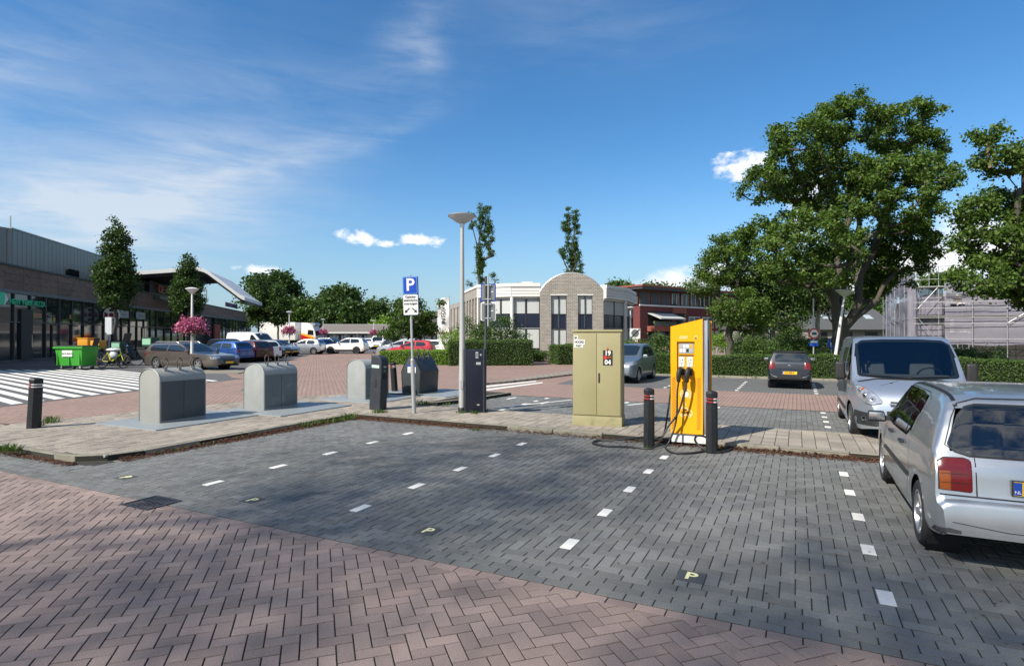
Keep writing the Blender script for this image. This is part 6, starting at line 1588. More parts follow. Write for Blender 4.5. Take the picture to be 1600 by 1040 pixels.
        for w in wb:
            for sd in (-1, 1):
                if proto is None:
                    t = MB().lathe([(rr, -ww * .46), (wr - .03, -ww * .5), (wr - .008, -ww * .42), (wr, -ww * .3), (wr, ww * .3), (wr - .008, ww * .42), (wr - .03, ww * .5), (rr, ww * .44), (rr - .01, ww * .3), (rr - .015, -ww * .4)], 32 if detail > 1 else 16, Matrix.Rotation(R(-90), 4, 'X'))
                    proto = t.build('wheel', M['rubber'], s.root, smooth=True, angle=40)
                    r_ = MB(); Mx = Matrix.Rotation(R(-90), 4, 'X')
                    r_.lathe([(rr + .004, ww * .46), (rr - .012, ww * .47), (rr - .02, ww * .34), (rr - .022, ww * .1)], 28 if detail > 1 else 14, Mx)
                    ns = sp.get('spokes', 5)
                    for k in range(ns):
                        a = 2 * math.pi * k / ns; sw = sp.get('spw', .05)
                        c_, s_ = math.cos(a), math.sin(a); q = []
                        for (rad, hw2, hh) in ((.03, sw * .75, ww * .36), (rr - .015, sw, ww * .42)):
                            for sg in (-1, 1): q.append((rad * c_ - sg * hw2 * s_, rad * s_ + sg * hw2 * c_, hh))
                        q2 = [Mx @ Vector(p) for p in q] + [Mx @ Vector((p[0], p[1], p[2] - .03)) for p in q]
                        r_.add(q2, [(0, 1, 3, 2), (4, 6, 7, 5), (0, 2, 6, 4), (1, 5, 7, 3)])
                    r_.lathe([(.001, ww * .43), (.045, ww * .42), (.055, ww * .3)], 12, Mx)
                    ro = r_.build('rim', M[wheelmat], proto, smooth=True, angle=30)
                    do = MB().lathe([(.001, ww * .12), (rr - .02, ww * .1)], 16, Mx).build('brake_disc', M['carblack'], proto)
                    wh = proto
                else: wh = copy_tree(proto, s.root)
                wh.location = (w, sd * (interp(W_, w) - ww / 2 - .015), wz)
                wh.rotation_euler = (0, random.uniform(0, 1.2), 0 if sd > 0 else math.pi)
    def hit(s, view, a, b_):
        if view == 'L': o, d = Vector((a, 4, b_)), Vector((0, -1, 0))
        elif view == 'R': o, d = Vector((a, -4, b_)), Vector((0, 1, 0))
        elif view == 'F': o, d = Vector((6, a, b_)), Vector((-1, 0, 0))
        elif view == 'B': o, d = Vector((-6, a, b_)), Vector((1, 0, 0))
        else: o, d = Vector((a, b_, 5)), Vector((0, 0, -1))
        p, n, i, dist = s.bvh.ray_cast(o, d)
        if p is None:
            p, n, i, dist = s.bvh.find_nearest(o + d * (4 - .6 if view in 'LR' else (6 + (s.L0 if view == 'B' else -s.L1)) if view in 'FB' else 3.5))
        if n.dot(d) > 0: n = -n
        return p, n
    def patch(s, name, view, top, bot, m, nu=12, nv=6, eps=.005, parent=None, label=None, sides=False, skirt=True):
        "a piece lying on the body: between curves bot and top (functions of the first coordinate of the view)"
        if sides:
            r_ = [s.patch(name, v, top, bot, m, nu, nv, eps, parent, label) for v in ('L', 'R')]; return r_[0]
        if s.detail < 2: nu, nv = max(4, nu // 2), max(2, nv // 2)
        a0, a1 = max(top[0][0], bot[0][0]), min(top[-1][0], bot[-1][0]); V = []; F = []
        for i in range(nu + 1):
            a = a0 + (a1 - a0) * i / nu; zt, zb = interp(top, a), interp(bot, a)
            for j in range(nv + 1):
                p, n = s.hit(view, a, zb + (zt - zb) * j / nv); V.append(tuple(p + n * eps))
        for i in range(nu):
            for j in range(nv):
                q = i * (nv + 1) + j; F.append((q, q + 1, q + nv + 2, q + nv + 1))
        if skirt and eps >= .004:
            b0 = len(V); idx = [i * (nv + 1) for i in range(nu + 1)] + [nu * (nv + 1) + j for j in range(1, nv + 1)] + [i * (nv + 1) + nv for i in range(nu - 1, -1, -1)] + [j for j in range(nv - 1, 0, -1)]
            cen = Vector((0, 0, .6))
            for q in idx:
                v = Vector(V[q]); V.append(tuple(v + (Vector((max(min(v.x, s.L1 - .4), s.L0 + .4), 0, .7)) - v).normalized() * (eps + .012)))
            for k in range(len(idx)):
                k2 = (k + 1) % len(idx); F.append((idx[k], idx[k2], b0 + k2, b0 + k))
        mb = MB(); mb.v = V; mb.f = F
        o = mb.build(name, m, parent or s.root, smooth=True, angle=40)
        if label: o['label'] = label
        return o
    def window(s, name, view, top, bot, bd, nu=34, nv=16, label=None):
        "a real opening: the body is cut away, a black edge band and a see-through pane close it"
        a0, a1 = top[0][0], top[-1][0]; am = (a0 + a1) / 2
        def inner(a, z, d):
            return a0 + d < a < a1 - d and interp(bot, a) + d < z < interp(top, a) - d
        bm = bmesh.new(); bm.from_mesh(s.body.data); kill = []
        for f in bm.faces:
            c_ = f.calc_center_median(); n = f.normal
            if view == 'F' and (c_.x < 0 or n.x < .15): continue
            if view == 'B' and (c_.x > s.L0 + 1.2 or n.x > -.15): continue
            if view == 'L' and (c_.y < 0 or abs(n.y) < .5): continue
            if view == 'R' and (c_.y > 0 or abs(n.y) < .5): continue
            a, z = (c_.y, c_.z) if view in 'FB' else (c_.x, c_.z)
            if inner(a, z, .012): kill.append(f)
        bmesh.ops.delete(bm, geom=kill, context='FACES'); bm.to_mesh(s.body.data); bm.free()
        for (nm, m_, ep, ring) in ((name + '_seal', M['ink'], .003, True), (name, M['pane'], .0055, False)):
            V = []; F = []
            for i in range(nu * 2 + 1):
                a = a0 + (a1 - a0) * i / (nu * 2); zt, zb = interp(top, a), interp(bot, a)
                for j in range(nv * 2 + 1):
                    p, n = s.hit(view, a, zb + (zt - zb) * j / (nv * 2)); V.append(tuple(p + n * ep))
            for i in range(nu * 2):
                for j in range(nv * 2):
                    a = a0 + (a1 - a0) * (i + .5) / (nu * 2); zt, zb = interp(top, a), interp(bot, a); z = zb + (zt - zb) * (j + .5) / (nv * 2)
                    if ring and inner(a, z, bd): continue
                    if not ring and not inner(a, z, .008): continue
                    q = i * (nv * 2 + 1) + j; F.append((q, q + 1, q + nv * 2 + 2, q + nv * 2 + 1))
            mb = MB(); mb.v = V; mb.f = F; o = mb.build(nm, m_, s.root, smooth=True, angle=60)
            if label and not ring: o['label'] = label
    def cabin(s, xd, zd, xs, zseat, wy, hw=.62):
        "dashboard, wheel and seats behind the glass"
        fab = mat('seat cloth', (.07, .072, .078), .9, var=.2)
        MB().box((xd, 0, zd), (.34, hw * 2, .26), ry=.35).build('dashboard', mat('dashboard', (.06, .062, .066), .7), s.root, bevel=.06, seg=3)
        for x_ in xs:
            for y_ in (-wy, wy):
                o = MB().box((x_, y_, zseat), (.16, .46, .62), ry=-.2, taper=.86).build('seat', fab, s.root, bevel=.05, seg=3)
                MB().box((x_ - .09, y_, zseat + .43), (.09, .25, .17), ry=-.15).build('head_rest', fab, o, bevel=.035, seg=3)
        P = [(xd - .28 + .10 * math.sin(t * math.pi / 10), wy + .19 * math.cos(t * math.pi / 10), zd + .14 + .16 * math.sin(t * math.pi / 10)) for t in range(21)]
        MB().tube(P, .016, 7, cap=False).build('steering_wheel', M['ink'], s.root, smooth=True)
        MB().box(((s.L0 + s.L1) / 2 - .2, 0, .5), (s.L1 - s.L0 - 1.4, hw * 2, .06)).build('floor', M['carblack'], s.root)
    def line(s, view, pts, w=.006, m=None, name='door_seam', eps=.0025, parent=None):
        "a thin strip on the body through the points"
        P = []
        for i in range(len(pts) - 1):
            a, c = pts[i], pts[i + 1]; n = max(2, int(math.hypot(c[0] - a[0], c[1] - a[1]) / .07))
            for k in range(n): P.append((a[0] + (c[0] - a[0]) * k / n, a[1] + (c[1] - a[1]) * k / n))
        P.append(pts[-1]); V = []; F = []
        for i, q in enumerate(P):
            a, c = P[max(i - 1, 0)], P[min(i + 1, len(P) - 1)]; d = (c[0] - a[0], c[1] - a[1]); l = math.hypot(*d) or 1; nx, ny = -d[1] / l * w / 2, d[0] / l * w / 2
            for sg in (-1, 1):
                p, n = s.hit(view, q[0] + nx * sg, q[1] + ny * sg); V.append(tuple(p + n * eps))
        for i in range(len(P) - 1): F.append((2 * i, 2 * i + 1, 2 * i + 3, 2 * i + 2))
        mb = MB(); mb.v = V; mb.f = F
        return mb.build(name, m or M['ink'], parent or s.root)
    def mirror(s, x, z, sz=(.1, .2, .13), m=None, glassback=True):
        for sd, v in ((1, 'L'), (-1, 'R')):
            p, n = s.hit(v, x, z); mb = MB(); mb.box((0, 0, 0), sz, taper=.86)
            o = mb.build('door_mirror', m or s.bodym, s.root, bevel=min(sz) * .32, seg=3); o.location = (p.x - .02, p.y + sd * (sz[1] / 2 + .035), z + .03)
            st_ = MB().box((0, -sd * (sz[1] / 2 + .0), -.02), (.05, .1, .05)).build('mirror_arm', M['trim'], o)
            g_ = MB().box((-sz[0] / 2 - .003, 0, .004), (.008, sz[1] * .8, sz[2] * .72)).build('mirror_glass', M['chrome'], o, bevel=.003)
    def handle(s, x, z, m=None):
        for sd, v in ((1, 'L'), (-1, 'R')):
            p, n = s.hit(v, x, z); o = MB().box((0, 0, 0), (.17, .03, .03)).build('door_handle', m or s.bodym, s.root, bevel=.01); o.location = (p.x, p.y + sd * .016, z)
    def plate(s, view, z, txt=None, y=0, m='plate_y', w=.52, x=None):
        p, n = s.hit(view, y, z); sd = 1 if view == 'F' else -1
        o = MB().box((0, 0, 0), (.012, w + .02, .125)).build('number_plate', M['trim'], s.root, bevel=.003); o.location = (p.x + sd * .02, y, z)
        q = MB().bar(sd * .0065, sd * .0095, -w / 2, w / 2, -.054, .054).build('plate_face', M[m], o)
        bl = MB().bar(sd * .0095, sd * .011, sd * -w / 2, sd * -(w / 2 - .05), -.05, .05).build('plate_band', M['plate_b'], o)
        if txt:
            rot = (R(90), 0, R(90) if sd > 0 else R(-90))
            text(txt, .1, M['ink'], o, (sd * .012, -sd * -.0 + (-.02 if sd > 0 else .02) * -1 * 0, 0), rot, 'plate_text', sx=.82, ext=.001, bold=.002)
            text('NL', .035, M['white'], o, (sd * .0125, sd * (-w / 2 + .025) * 1, -.028), rot, 'plate_text', ext=.001)
        return o
def hatch(L=3.9, W2=.82, H=1.45, wb=2.45, wr=.29, hood=.9, cowl=.55, belt=.9, rear=.12, tail=.95, ws=.75, nose=.62, roof_r=None):
    "side profile of a small car; x forward, origin between the axles"
    x1 = wb / 2 + (L - wb) * .53; x0 = x1 - L; cx = wb / 2 - cowl
    top = [(x0, .5), (x0 + .01, .6), (x0 + .035, tail), (x0 + rear + .1, H - .28), (x0 + rear + .26, H - .05), (x0 + rear + .6, H - .008), (cx - ws - .35, H), (cx - ws, H - .035), (cx - .02, hood + .06), (cx + .1, hood + .01), (x1 - .35, hood - .1), (x1 - .1, hood - .2), (x1 - .02, nose), (x1, .45)]
    return dict(x0=x0, x1=x1, top=top, plan=[(x0, W2 * .86), (x0 + .1, W2 * .95), (x0 + .45, W2), (x1 - .75, W2), (x1 - .25, W2 * .93), (x1 - .06, W2 * .78), (x1, W2 * .7)], low=[(x0, .36), (x0 + .12, .27), (x0 + .5, .2), (x1 - .5, .2), (x1 - .1, .24), (x1, .32)], belt=[(x0, belt + .05), (x1, belt - .02)], roof_w=W2 * .72, roof_z=H, wr=wr, wheels=(-wb / 2, wb / 2), rim=wr * .66)
def dress(c, H, belt, cx, ws, txt_f=None, txt_b=None, mir=None, rails=False, doors=4, lights='redlens', grille=True):
    "windows, lamps, seams and bumpers of a generic car"
    sp = c.sp; x0, x1 = c.L0, c.L1; W2 = interp(sp['plan'], 0); hd = interp(sp['top'], cx + .1)
    # windscreen and rear window
    wt = sp['roof_w'] - .05
    c.patch('windscreen', 'F', [(-wt - .03, H - .13), (-wt + .1, H - .085), (0, H - .07), (wt - .1, H - .085), (wt + .03, H - .13)], [(-wt - .1, hd + .12), (-wt, hd + .06), (0, hd + .05), (wt, hd + .06), (wt + .1, hd + .12)], M['carglass'], 16, 8)
    c.patch('rear_window', 'B', [(-wt + .02, H - .2), (-wt + .12, H - .13), (wt - .12, H - .13), (wt - .02, H - .2)], [(-wt - .02, belt + .12), (-wt + .08, belt + .08), (wt - .08, belt + .08), (wt + .02, belt + .12)], M['carglass'], 12, 6)
    xr = x0 + sp.get('qx', .55); xf = cx - .12; mid = (xf - .28 + xr) / 2 - .02
    tz = H - .12
    c.patch('side_window', 'L', [(mid + .04, tz), (cx - ws + .0, tz - .03), (xf - .05, belt + .1), (xf, belt + .055)], [(mid + .04, belt + .045), (xf, belt + .045)], M['carglass'], 10, 5, sides=True)
    c.patch('side_window', 'L', [(xr, tz - .14), (xr + .12, tz - .03), (mid - .04, tz)], [(xr, belt + .12), (xr + .1, belt + .055), (mid - .04, belt + .045)], M['carglass'], 10, 5, sides=True)
    for v in 'LR':
        c.line(v, [(mid, tz + .03), (mid, .32)]); c.line(v, [(xf - .02, belt), (xf + .02, .6), (xf - .05, .3), (xr + .35, .27), (mid - .6, .5) if False else (xr + .36, .29)])
        wx = sp['wheels'][0]; c.line(v, [(xr + .1, belt), (xr + .16, .78), (wx + sp['wr'] + .1, .5), (wx + sp['wr'] + .1, .3)])
    c.handle(mid + .16, belt - .07); c.handle(xr + .25, belt - .06)
    # lamps
    for sg in (-1, 1):
        a0, a1 = sg * W2 * .52, sg * W2 * .93
        lo, hi = min(a0, a1), max(a0, a1); zz = interp(sp['top'], x1 - .2)
        c.patch('headlight', 'F', [(lo, zz - .02 if sg > 0 else zz + .02), (hi, zz + .02 if sg > 0 else zz - .02)], [(lo, zz - .14), (hi, zz - .11)], M['clearlens'], 6, 4, .007)
        a0, a1 = sg * W2 * .66, sg * W2 * .95; lo, hi = min(a0, a1), max(a0, a1)
        c.patch('tail_light', 'B', [(lo, belt + .03), (hi, belt + .03)], [(lo, belt - .23), (hi, belt - .21)], M[lights], 6, 5, .008)
    if grille:
        c.patch('grille', 'F', [(-W2 * .42, .58), (W2 * .42, .58)], [(-W2 * .38, .47), (W2 * .38, .47)], M['trim'], 8, 3, .006)
        c.patch('lower_grille', 'F', [(-W2 * .6, .38), (W2 * .6, .38)], [(-W2 * .55, .28), (W2 * .55, .28)], M['trim'], 8, 2, .006)
    c.patch('bumper_strip', 'B', [(-W2 * .7, .4), (W2 * .7, .4)], [(-W2 * .7, .31), (W2 * .7, .31)], M['trim'], 8, 2, .006)
    c.mirror(xf - .02, belt + .06, m=mir)
    if c.detail > 1 or txt_b: c.plate('B', .62 if belt > .9 else .5, txt_b)
    c.plate('F', .43, txt_f)
    if rails:
        for sg in (-1, 1):
            mb = MB(); mb.tube([(x0 + .7, sg * (sp['roof_w'] - .02), H - .03), (x0 + .85, sg * (sp['roof_w'] - .02), H + .04), (cx - ws - .4, sg * (sp['roof_w'] - .02), H + .04), (cx - ws - .25, sg * (sp['roof_w'] - .02), H - .03)], .014, 6)
            mb.build('roof_rail', M['alu'], c.root)
UANG = math.pi / 2 - TH                    # heading of a car that drives in along the bays (away)
P_silver = paint('silver paint', (.46, .48, .49), .75, .27); P_silverblue = paint('silver blue paint', (.44, .49, .55), .75, .28)
# ---------------------------------------------------------------- the near silver hatchback (seen from behind)
rw = G(1443, 848); x_wr = -1.27
sp = hatch(L=3.95, W2=.81, H=1.42, wb=2.54, wr=.288, hood=.93, cowl=.48, belt=.86, rear=.1, tail=.86, ws=.62, nose=.66)
x0, x1 = sp['x0'], sp['x1']
sp['top'] = [(x0, .40), (x0 + .005, .52), (x0 + .02, .56), (x0 + .075, .585), (x0 + .085, .80), (x0 + .13, .9), (x0 + .36, 1.25), (x0 + .50, 1.37), (x0 + .85, 1.41), (-.2, 1.42), (.12, 1.40), (.25, 1.36), (.78, .95), (.92, .92), (x1 - .35, .80), (x1 - .1, .72), (x1 - .02, .58), (x1, .45)]
sp['sm'] = 1; sp['roof_w'] = .59; sp['spokes'] = 5; sp['spw'] = .032; sp['rim'] = .195; sp['ww'] = .195; sp['gap'] = .045; sp['qx'] = .6
sp['plan'] = [(x0, .71), (x0 + .07, .765), (x0 + .3, .80), (x0 + .7, .81), (x1 - .75, .81), (x1 - .25, .77), (x1 - .06, .66), (x1, .56)]
sp['low'] = [(x0, .30), (x0 + .06, .27), (x0 + .45, .23), (x0 + .6, .2), (x1 - .5, .2), (x1 - .1, .22), (x1, .3)]
ux, uy = math.cos(UANG), math.sin(UANG)
off = Vector((-ux * x_wr, -uy * x_wr, 0)) - Vector((-uy, ux, 0)) * (.83 - .09)
polo = Car('hatchback', 'silver hatchback cut off by the right edge of the picture, scuffed at its rear bumper', 'car', rw + off, UANG, sp, P_silver, detail=3)
c = polo
c.window('rear_window', 'B', [(-.575, 1.19), (-.52, 1.285), (-.44, 1.315), (.44, 1.315), (.52, 1.285), (.575, 1.19)] and [(-.655, 1.0), (-.56, 1.22), (-.50, 1.29), (-.42, 1.315), (.42, 1.315), (.50, 1.29), (.56, 1.22), (.655, 1.0)], [(-.655, .985), (-.62, .935), (-.52, .905), (.52, .905), (.62, .935), (.655, .985)], .03)
c.window('windscreen', 'F', [(-.68, 1.02), (-.56, 1.31), (0, 1.35), (.56, 1.31), (.68, 1.02)], [(-.68, 1.0), (0, .98), (.68, 1.0)], .03)
c.cabin(.85, .84, (-.1, -.95), .76, .33)
for v in 'LR':
    c.window('front_side_window', v, [(.165, 1.33), (.27, 1.315), (.36, 1.26), (.64, 1.0), (.73, .91)], [(.165, .885), (.73, .875)], .026, 20, 12)
    c.window('rear_side_window', v, [(-.82, 1.24), (-.75, 1.31), (-.5, 1.335), (.125, 1.335)], [(-.82, 1.18), (-.68, .92), (-.62, .895), (.125, .885)], .026, 24, 12)
for v in 'LR':
    c.line(v, [(-.52, 1.31), (-.56, .9)], .022, M['ink'], 'window_divider', .0085)
    c.line(v, [(.145, 1.33), (.145, .34), (.1, .27)]); c.line(v, [(.74, .88), (.82, .7), (.8, .35), (.72, .27), (-.7, .26), (-.86, .45), (-.93, .62), (-.82, .84), (-.9, 1.1), (-.98, 1.28), (-.8, 1.345), (.18, 1.345), (.3, 1.3)], .007)
    c.line(v, [(.78, .545), (-.9, .545)], .045, M['trim'], 'rub_strip', .009)
    c.line(v, [(-1.5, 1.35), (-1.0, 1.4), (.1, 1.4)], .016, M['ink'], 'roof_strip', .003) if False else None
for sg in (-1, 1):
    c.line('T', [(x0 + .42, sg * .555), (-.2, sg * .57), (.22, sg * .575)], .03, M['ink'], 'roof_strip', .004)
    lo, hi = sorted((sg * .53, sg * .73))
    c.patch('tail_light_surround', 'B', [(lo - .008, .885), (lo + .03, .90), (hi - .03, .895), (hi + .008, .86)], [(lo - .008, .628), (hi + .008, .638)], M['ink'], 12, 10, .003, skirt=False)
    c.patch('tail_light', 'B', [(lo, .875), (lo + .03, .89), (hi - .04, .885), (hi, .85)], [(lo, .635), (hi, .645)], M['redlens'], 12, 10, .012)
    am = sorted((sg * .66, sg * .73))
    c.patch('indicator', 'B', [(am[0], .79), (am[1], .79)], [(am[0], .64), (am[1], .645)], M['amberlens'], 8, 6, .0145)
    for zz in (.70, .77): c.line('B', [(lo + .01, zz), (hi - .01, zz)], .005, M['ink'], 'lens_rib', .0155)
    c.line('B', [(sg * .485, .6), (sg * .488, .93), (sg * .60, .935), (sg * .672, .985), (sg * .60, 1.2), (sg * .545, 1.31), (sg * .4, 1.35), (0, 1.357)], .008, name='tailgate_seam')
    c.patch('headlight', 'F', [sorted([(sg * .38, .72), (sg * .72, .7)])[0], sorted([(sg * .38, .72), (sg * .72, .7)])[1]], [sorted([(sg * .38, .57), (sg * .72, .58)])[0], sorted([(sg * .38, .57), (sg * .72, .58)])[1]], M['clearlens'], 8, 4, .007)
c.line('B', [(-.8, .6), (.8, .6)], .012, name='bumper_seam')
c.line('B', [(-.72, .405), (-.3, .36), (.3, .36), (.72, .405)], .006, M['trim'], 'bumper_crease', .002)
c.patch('scuffed_patch', 'B', [(.60, .335), (.68, .35), (.76, .33)], [(.60, .285), (.66, .275), (.76, .28)], mat('scuff', (.05, .05, .05), .8, var=.4, vscale=20), 8, 4, .003, label='torn black scuff at the bumper corner', skirt=False)
pl = c.plate('B', .70, '49-TX-JN', w=.52)
c.handle(.27, .80, M['trim']); c.handle(-.45, .80, M['trim'])
c.mirror(.60, .89, (.11, .2, .125), M['trim'])
mb = MB(); mb.tube([(x0 + .35, .0, 1.39), (x0 + .27, 0, 1.62)], .004, 5); mb.build('aerial', M['ink'], c.root)
mb = MB(); mb.tube([(x0 + .12, .08, .925), (x0 + .18, .1, .96), (x0 + .27, -.28, 1.12)], .008, 5); mb.build('rear_wiper', M['ink'], c.root)
# ---------------------------------------------------------------- silver panel van facing the viewer
VL = 4.6; vx1 = VL / 2 + .1; vx0 = -2.25
vsp = dict(x0=vx0, x1=2.35, top=[(vx0, .6), (vx0 + .02, 1.5), (vx0 + .1, 1.9), (vx0 + .4, 1.95), (.55, 1.96), (.78, 1.92), (1.0, 1.78), (1.68, 1.18), (1.80, 1.13), (2.1, 1.0), (2.24, .88), (2.31, .74), (2.35, .5)],
           plan=[(vx0, .9), (vx0 + .3, .96), (.9, .96), (1.5, .93), (1.95, .84), (2.25, .68), (2.35, .55)], low=[(vx0, .38), (vx0 + .3, .26), (1.9, .22), (2.35, .3)], belt=[(vx0, 1.16), (1.0, 1.12), (2.35, 1.05)], roof_w=.79, roof_z=1.96, wr=.325, wheels=(-1.42, 1.42), rim=.2, ww=.21, spokes=10, spw=.022, gap=.06,
           g=[(.15, .94), (.3, .985), (.5, 1.0), (.8, 1.0), (1.1, .985), (1.4, .95), (1.96, .88)])
fw = G(1334, 681); ang = UANG + math.pi
ux, uy = math.cos(ang), math.sin(ang)
van_loc = fw - Vector((ux, uy, 0)) * 1.42 * .95 - Vector((uy, -ux, 0)) * (-.86 * 1) * 0
# image-left side of the van is its own right side (-y)
van_loc = fw - Vector((ux, uy, 0)) * 1.42 * .95 + Vector((-uy, ux, 0)) * .80
van = Car('panel_van', 'silver panel van parked facing the viewer behind the near silver hatchback', 'van', van_loc, ang, vsp, P_silverblue, scale=.96, detail=3)
c = van
ws_t = [(-.79, 1.70), (-.76, 1.80), (-.66, 1.87), (-.3, 1.89), (.3, 1.89), (.66, 1.87), (.76, 1.80), (.79, 1.70)]; ws_b = [(-.86, 1.35), (-.82, 1.24), (-.74, 1.19), (-.3, 1.16), (.3, 1.16), (.74, 1.19), (.82, 1.24), (.86, 1.35)]
c.window('windscreen', 'F', ws_t, ws_b, .04, 30, 14)
c.cabin(1.42, 1.06, (.45,), 1.12, .42, .72)
MB().box((-.05, 0, 1.1), (.05, 1.6, 1.5)).build('bulkhead', M['trim'], c.root)
for v in 'LR':
    c.window('side_window', v, [(.60, 1.72), (.86, 1.72), (1.48, 1.22)], [(.60, 1.14), (1.48, 1.10)], .03, 20, 12)
    c.patch('side_window', v, [(-.62, 1.7), (.36, 1.72)], [(-.62, 1.15), (.36, 1.14)], mat('blanked window', (.035, .04, .045), .1), 10, 5, .005)
    c.line(v, [(.48, 1.88), (.48, .45), (.4, .32)]); c.line(v, [(1.52, 1.1), (1.3, .75), (1.0, .62), (.98, .35), (.4, .32), (-.7, .32)])
    c.line(v, [(-.78, 1.85), (-.78, .4)]); c.line(v, [(-2.0, 1.12), (.45, 1.12)], .012, M['ink'], 'slide_rail')
    c.line(v, [(1.0, .5), (-1.0, .5)], .07, M['trim'], 'rub_strip', .01)
c.handle(.62, 1.02, M['trim'])
for sg in (-1, 1):
    f = lambda L_: sorted([(sg * a, z) for a, z in L_])
    top_, bot_ = f([(.47, .80), (.56, .90), (.68, .985), (.78, 1.04), (.83, 1.03)]), f([(.47, .755), (.60, .725), (.70, .74), (.80, .83), (.83, .90)])
    c.patch('headlight_seal', 'F', [(a_, z + .012) for a_, z in top_], [(a_, z - .012) for a_, z in bot_], M['ink'], 20, 10, .004, skirt=False)
    c.patch('headlight', 'F', top_, bot_, M['clearlens'], 18, 10, .012)
    for (yy, zz, rr_) in ((.61, .81, .05), (.72, .87, .055), (.78, .96, .035)):
        p, n = c.hit('F', sg * yy, zz); q = n.to_track_quat('Z', 'Y').to_matrix().to_4x4()
        o = MB().lathe([(.001, .004), (rr_ * .5, .004), (rr_ * .55, .009), (rr_ * .9, .006), (rr_, 0)], 18, Matrix.Translation(p + n * .014) @ q).build('lamp_reflector', M['chrome'], c.root, smooth=True)
        MB().lathe([(.001, .012), (rr_ * .3, .010), (rr_ * .45, .005)], 14, Matrix.Translation(p + n * .014) @ q).build('lamp_bulb', M['ink'], o, smooth=True)
    p, n = c.hit('F', sg * .74, .98); o = MB().sphere((0, 0, 0), (.02, .04, .03), 10, 6).build('indicator', M['amberlens'], c.root, smooth=True); o.location = p + n * .01
    c.patch('fog_surround', 'F', f([(.50, .38), (.6, .56), (.86, .58)]), f([(.50, .34), (.86, .33)]), M['trim'], 10, 6, .006)
    p, n = c.hit('F', sg * .72, .46); o = MB().lathe([(.001, .0), (.035, .0), (.045, .012), (.05, 0)], 16, Matrix.Rotation(R(90), 4, 'Y')).build('fog_lamp', M['chrome'], c.root, smooth=True); o.location = p + n * .01
    c.line('F', [(sg * .15, 1.13), (sg * .45, 1.05), (sg * .5, .8)], .004, M['trim'], 'bonnet_seam', .0015)
    for yy in (.28,):
        p, n = c.hit('F', sg * yy, 1.09); o = MB().sphere((0, 0, 0), (.02, .025, .012), 8, 5).build('washer_jet', M['ink'], c.root); o.location = p
c.patch('grille', 'F', [(-.38, .79), (.38, .79)], [(-.34, .70), (.34, .70)], M['ink'], 12, 3, .006)
c.line('F', [(-.36, .745), (.36, .745)], .018, M['chrome'], 'grille_bar', .012)
c.patch('lower_grille', 'F', [(-.5, .60), (-.42, .62), (.42, .62), (.5, .60)], [(-.4, .37), (.4, .37)], M['ink'], 12, 5, .006)
for zz in (.44, .5, .56): c.line('F', [(-.4, zz), (.4, zz)], .014, M['trim'], 'grille_bar', .012)
c.line('F', [(-.8, 1.1), (-.5, 1.155), (.5, 1.155), (.8, 1.1)], .02, M['ink'], 'cowl', .004)
mb = MB()
for a, e in ((.05, -.62), (-.05, .62)):
    p0, n0 = c.hit('F', a, 1.17); p1, n1 = c.hit('F', e, 1.21); mb.tube([p0 + n0 * .02, (p0 + p1) / 2 + n0 * .035, p1 + n1 * .02], .009, 5)
mb.build('wiper', M['ink'], c.root)
for sd in (1, -1):
    p, n = c.hit('L' if sd > 0 else 'R', 1.2, 1.2)
    o = MB().box((0, 0, 0), (.14, .2, .36), taper=.85).build('door_mirror', M['ink'], c.root, bevel=.05, seg=3); o.location = (p.x - .02, p.y + sd * .14, 1.27)
    MB().box((-.01, -sd * .1, -.12), (.08, .12, .06)).build('mirror_arm', M['trim'], o)
c.plate('F', .68 - .32 + .02, None)
# ---------------------------------------------------------------- dark hatchback seen from behind
dsp = hatch(L=3.7, W2=.8, H=1.46, wb=2.38, wr=.29, hood=.98, belt=.98, tail=1.0, rear=.06, ws=.7)
dsp['top'][0:6] = [(dsp['x0'], .45), (dsp['x0'] + .02, .72), (dsp['x0'] + .1, 1.0), (dsp['x0'] + .28, 1.36), (dsp['x0'] + .25 + .06, 1.42), (dsp['x0'] + .75, 1.46)]
w = (G(1208, 605) + G(1257, 605.5)) / 2
P_dark = paint('dark grey paint', (.011, .013, .015), .5, .25)
ux, uy = math.cos(UANG), math.sin(UANG)
dk = Car('hatchback', 'small dark grey hatchback with a yellow number plate parked tail-out by the long hedge', 'car', w + Vector((ux, uy, 0)) * 1.19 * .9, UANG + R(1), dsp, P_dark, scale=.91)
c = dk; cx = 1.19 - .55
dress(c, 1.46, .98, cx, .7, txt_b='KN-858-K', grille=False)
c.line('B', [(-.66, .98), (.66, .98)], .012, M['chrome'], 'tailgate_trim', .006)
c.patch('bumper_lower', 'B', [(-.62, .42), (-.5, .47), (.5, .47), (.62, .42)], [(-.6, .28), (.6, .28)], M['ink'], 10, 3, .008)
for sg in (-1, 1): c.line('B', [(sg * .44, .45), (sg * .6, .5), (sg * .74, .62)], .014, M['chrome'], 'bumper_trim', .009)
p, n = c.hit('B', 0, .88); o = MB().lathe([(.03, 0), (.045, .008), (.05, 0)], 16, Matrix.Rotation(R(90), 4, 'Y')).build('badge', M['chrome'], c.root); o.location = p + n * .01
MB().box((c.L0 + .36, 0, 1.425), (.2, 1.05, .03)).build('roof_spoiler', M['ink'], c.root, bevel=.01)
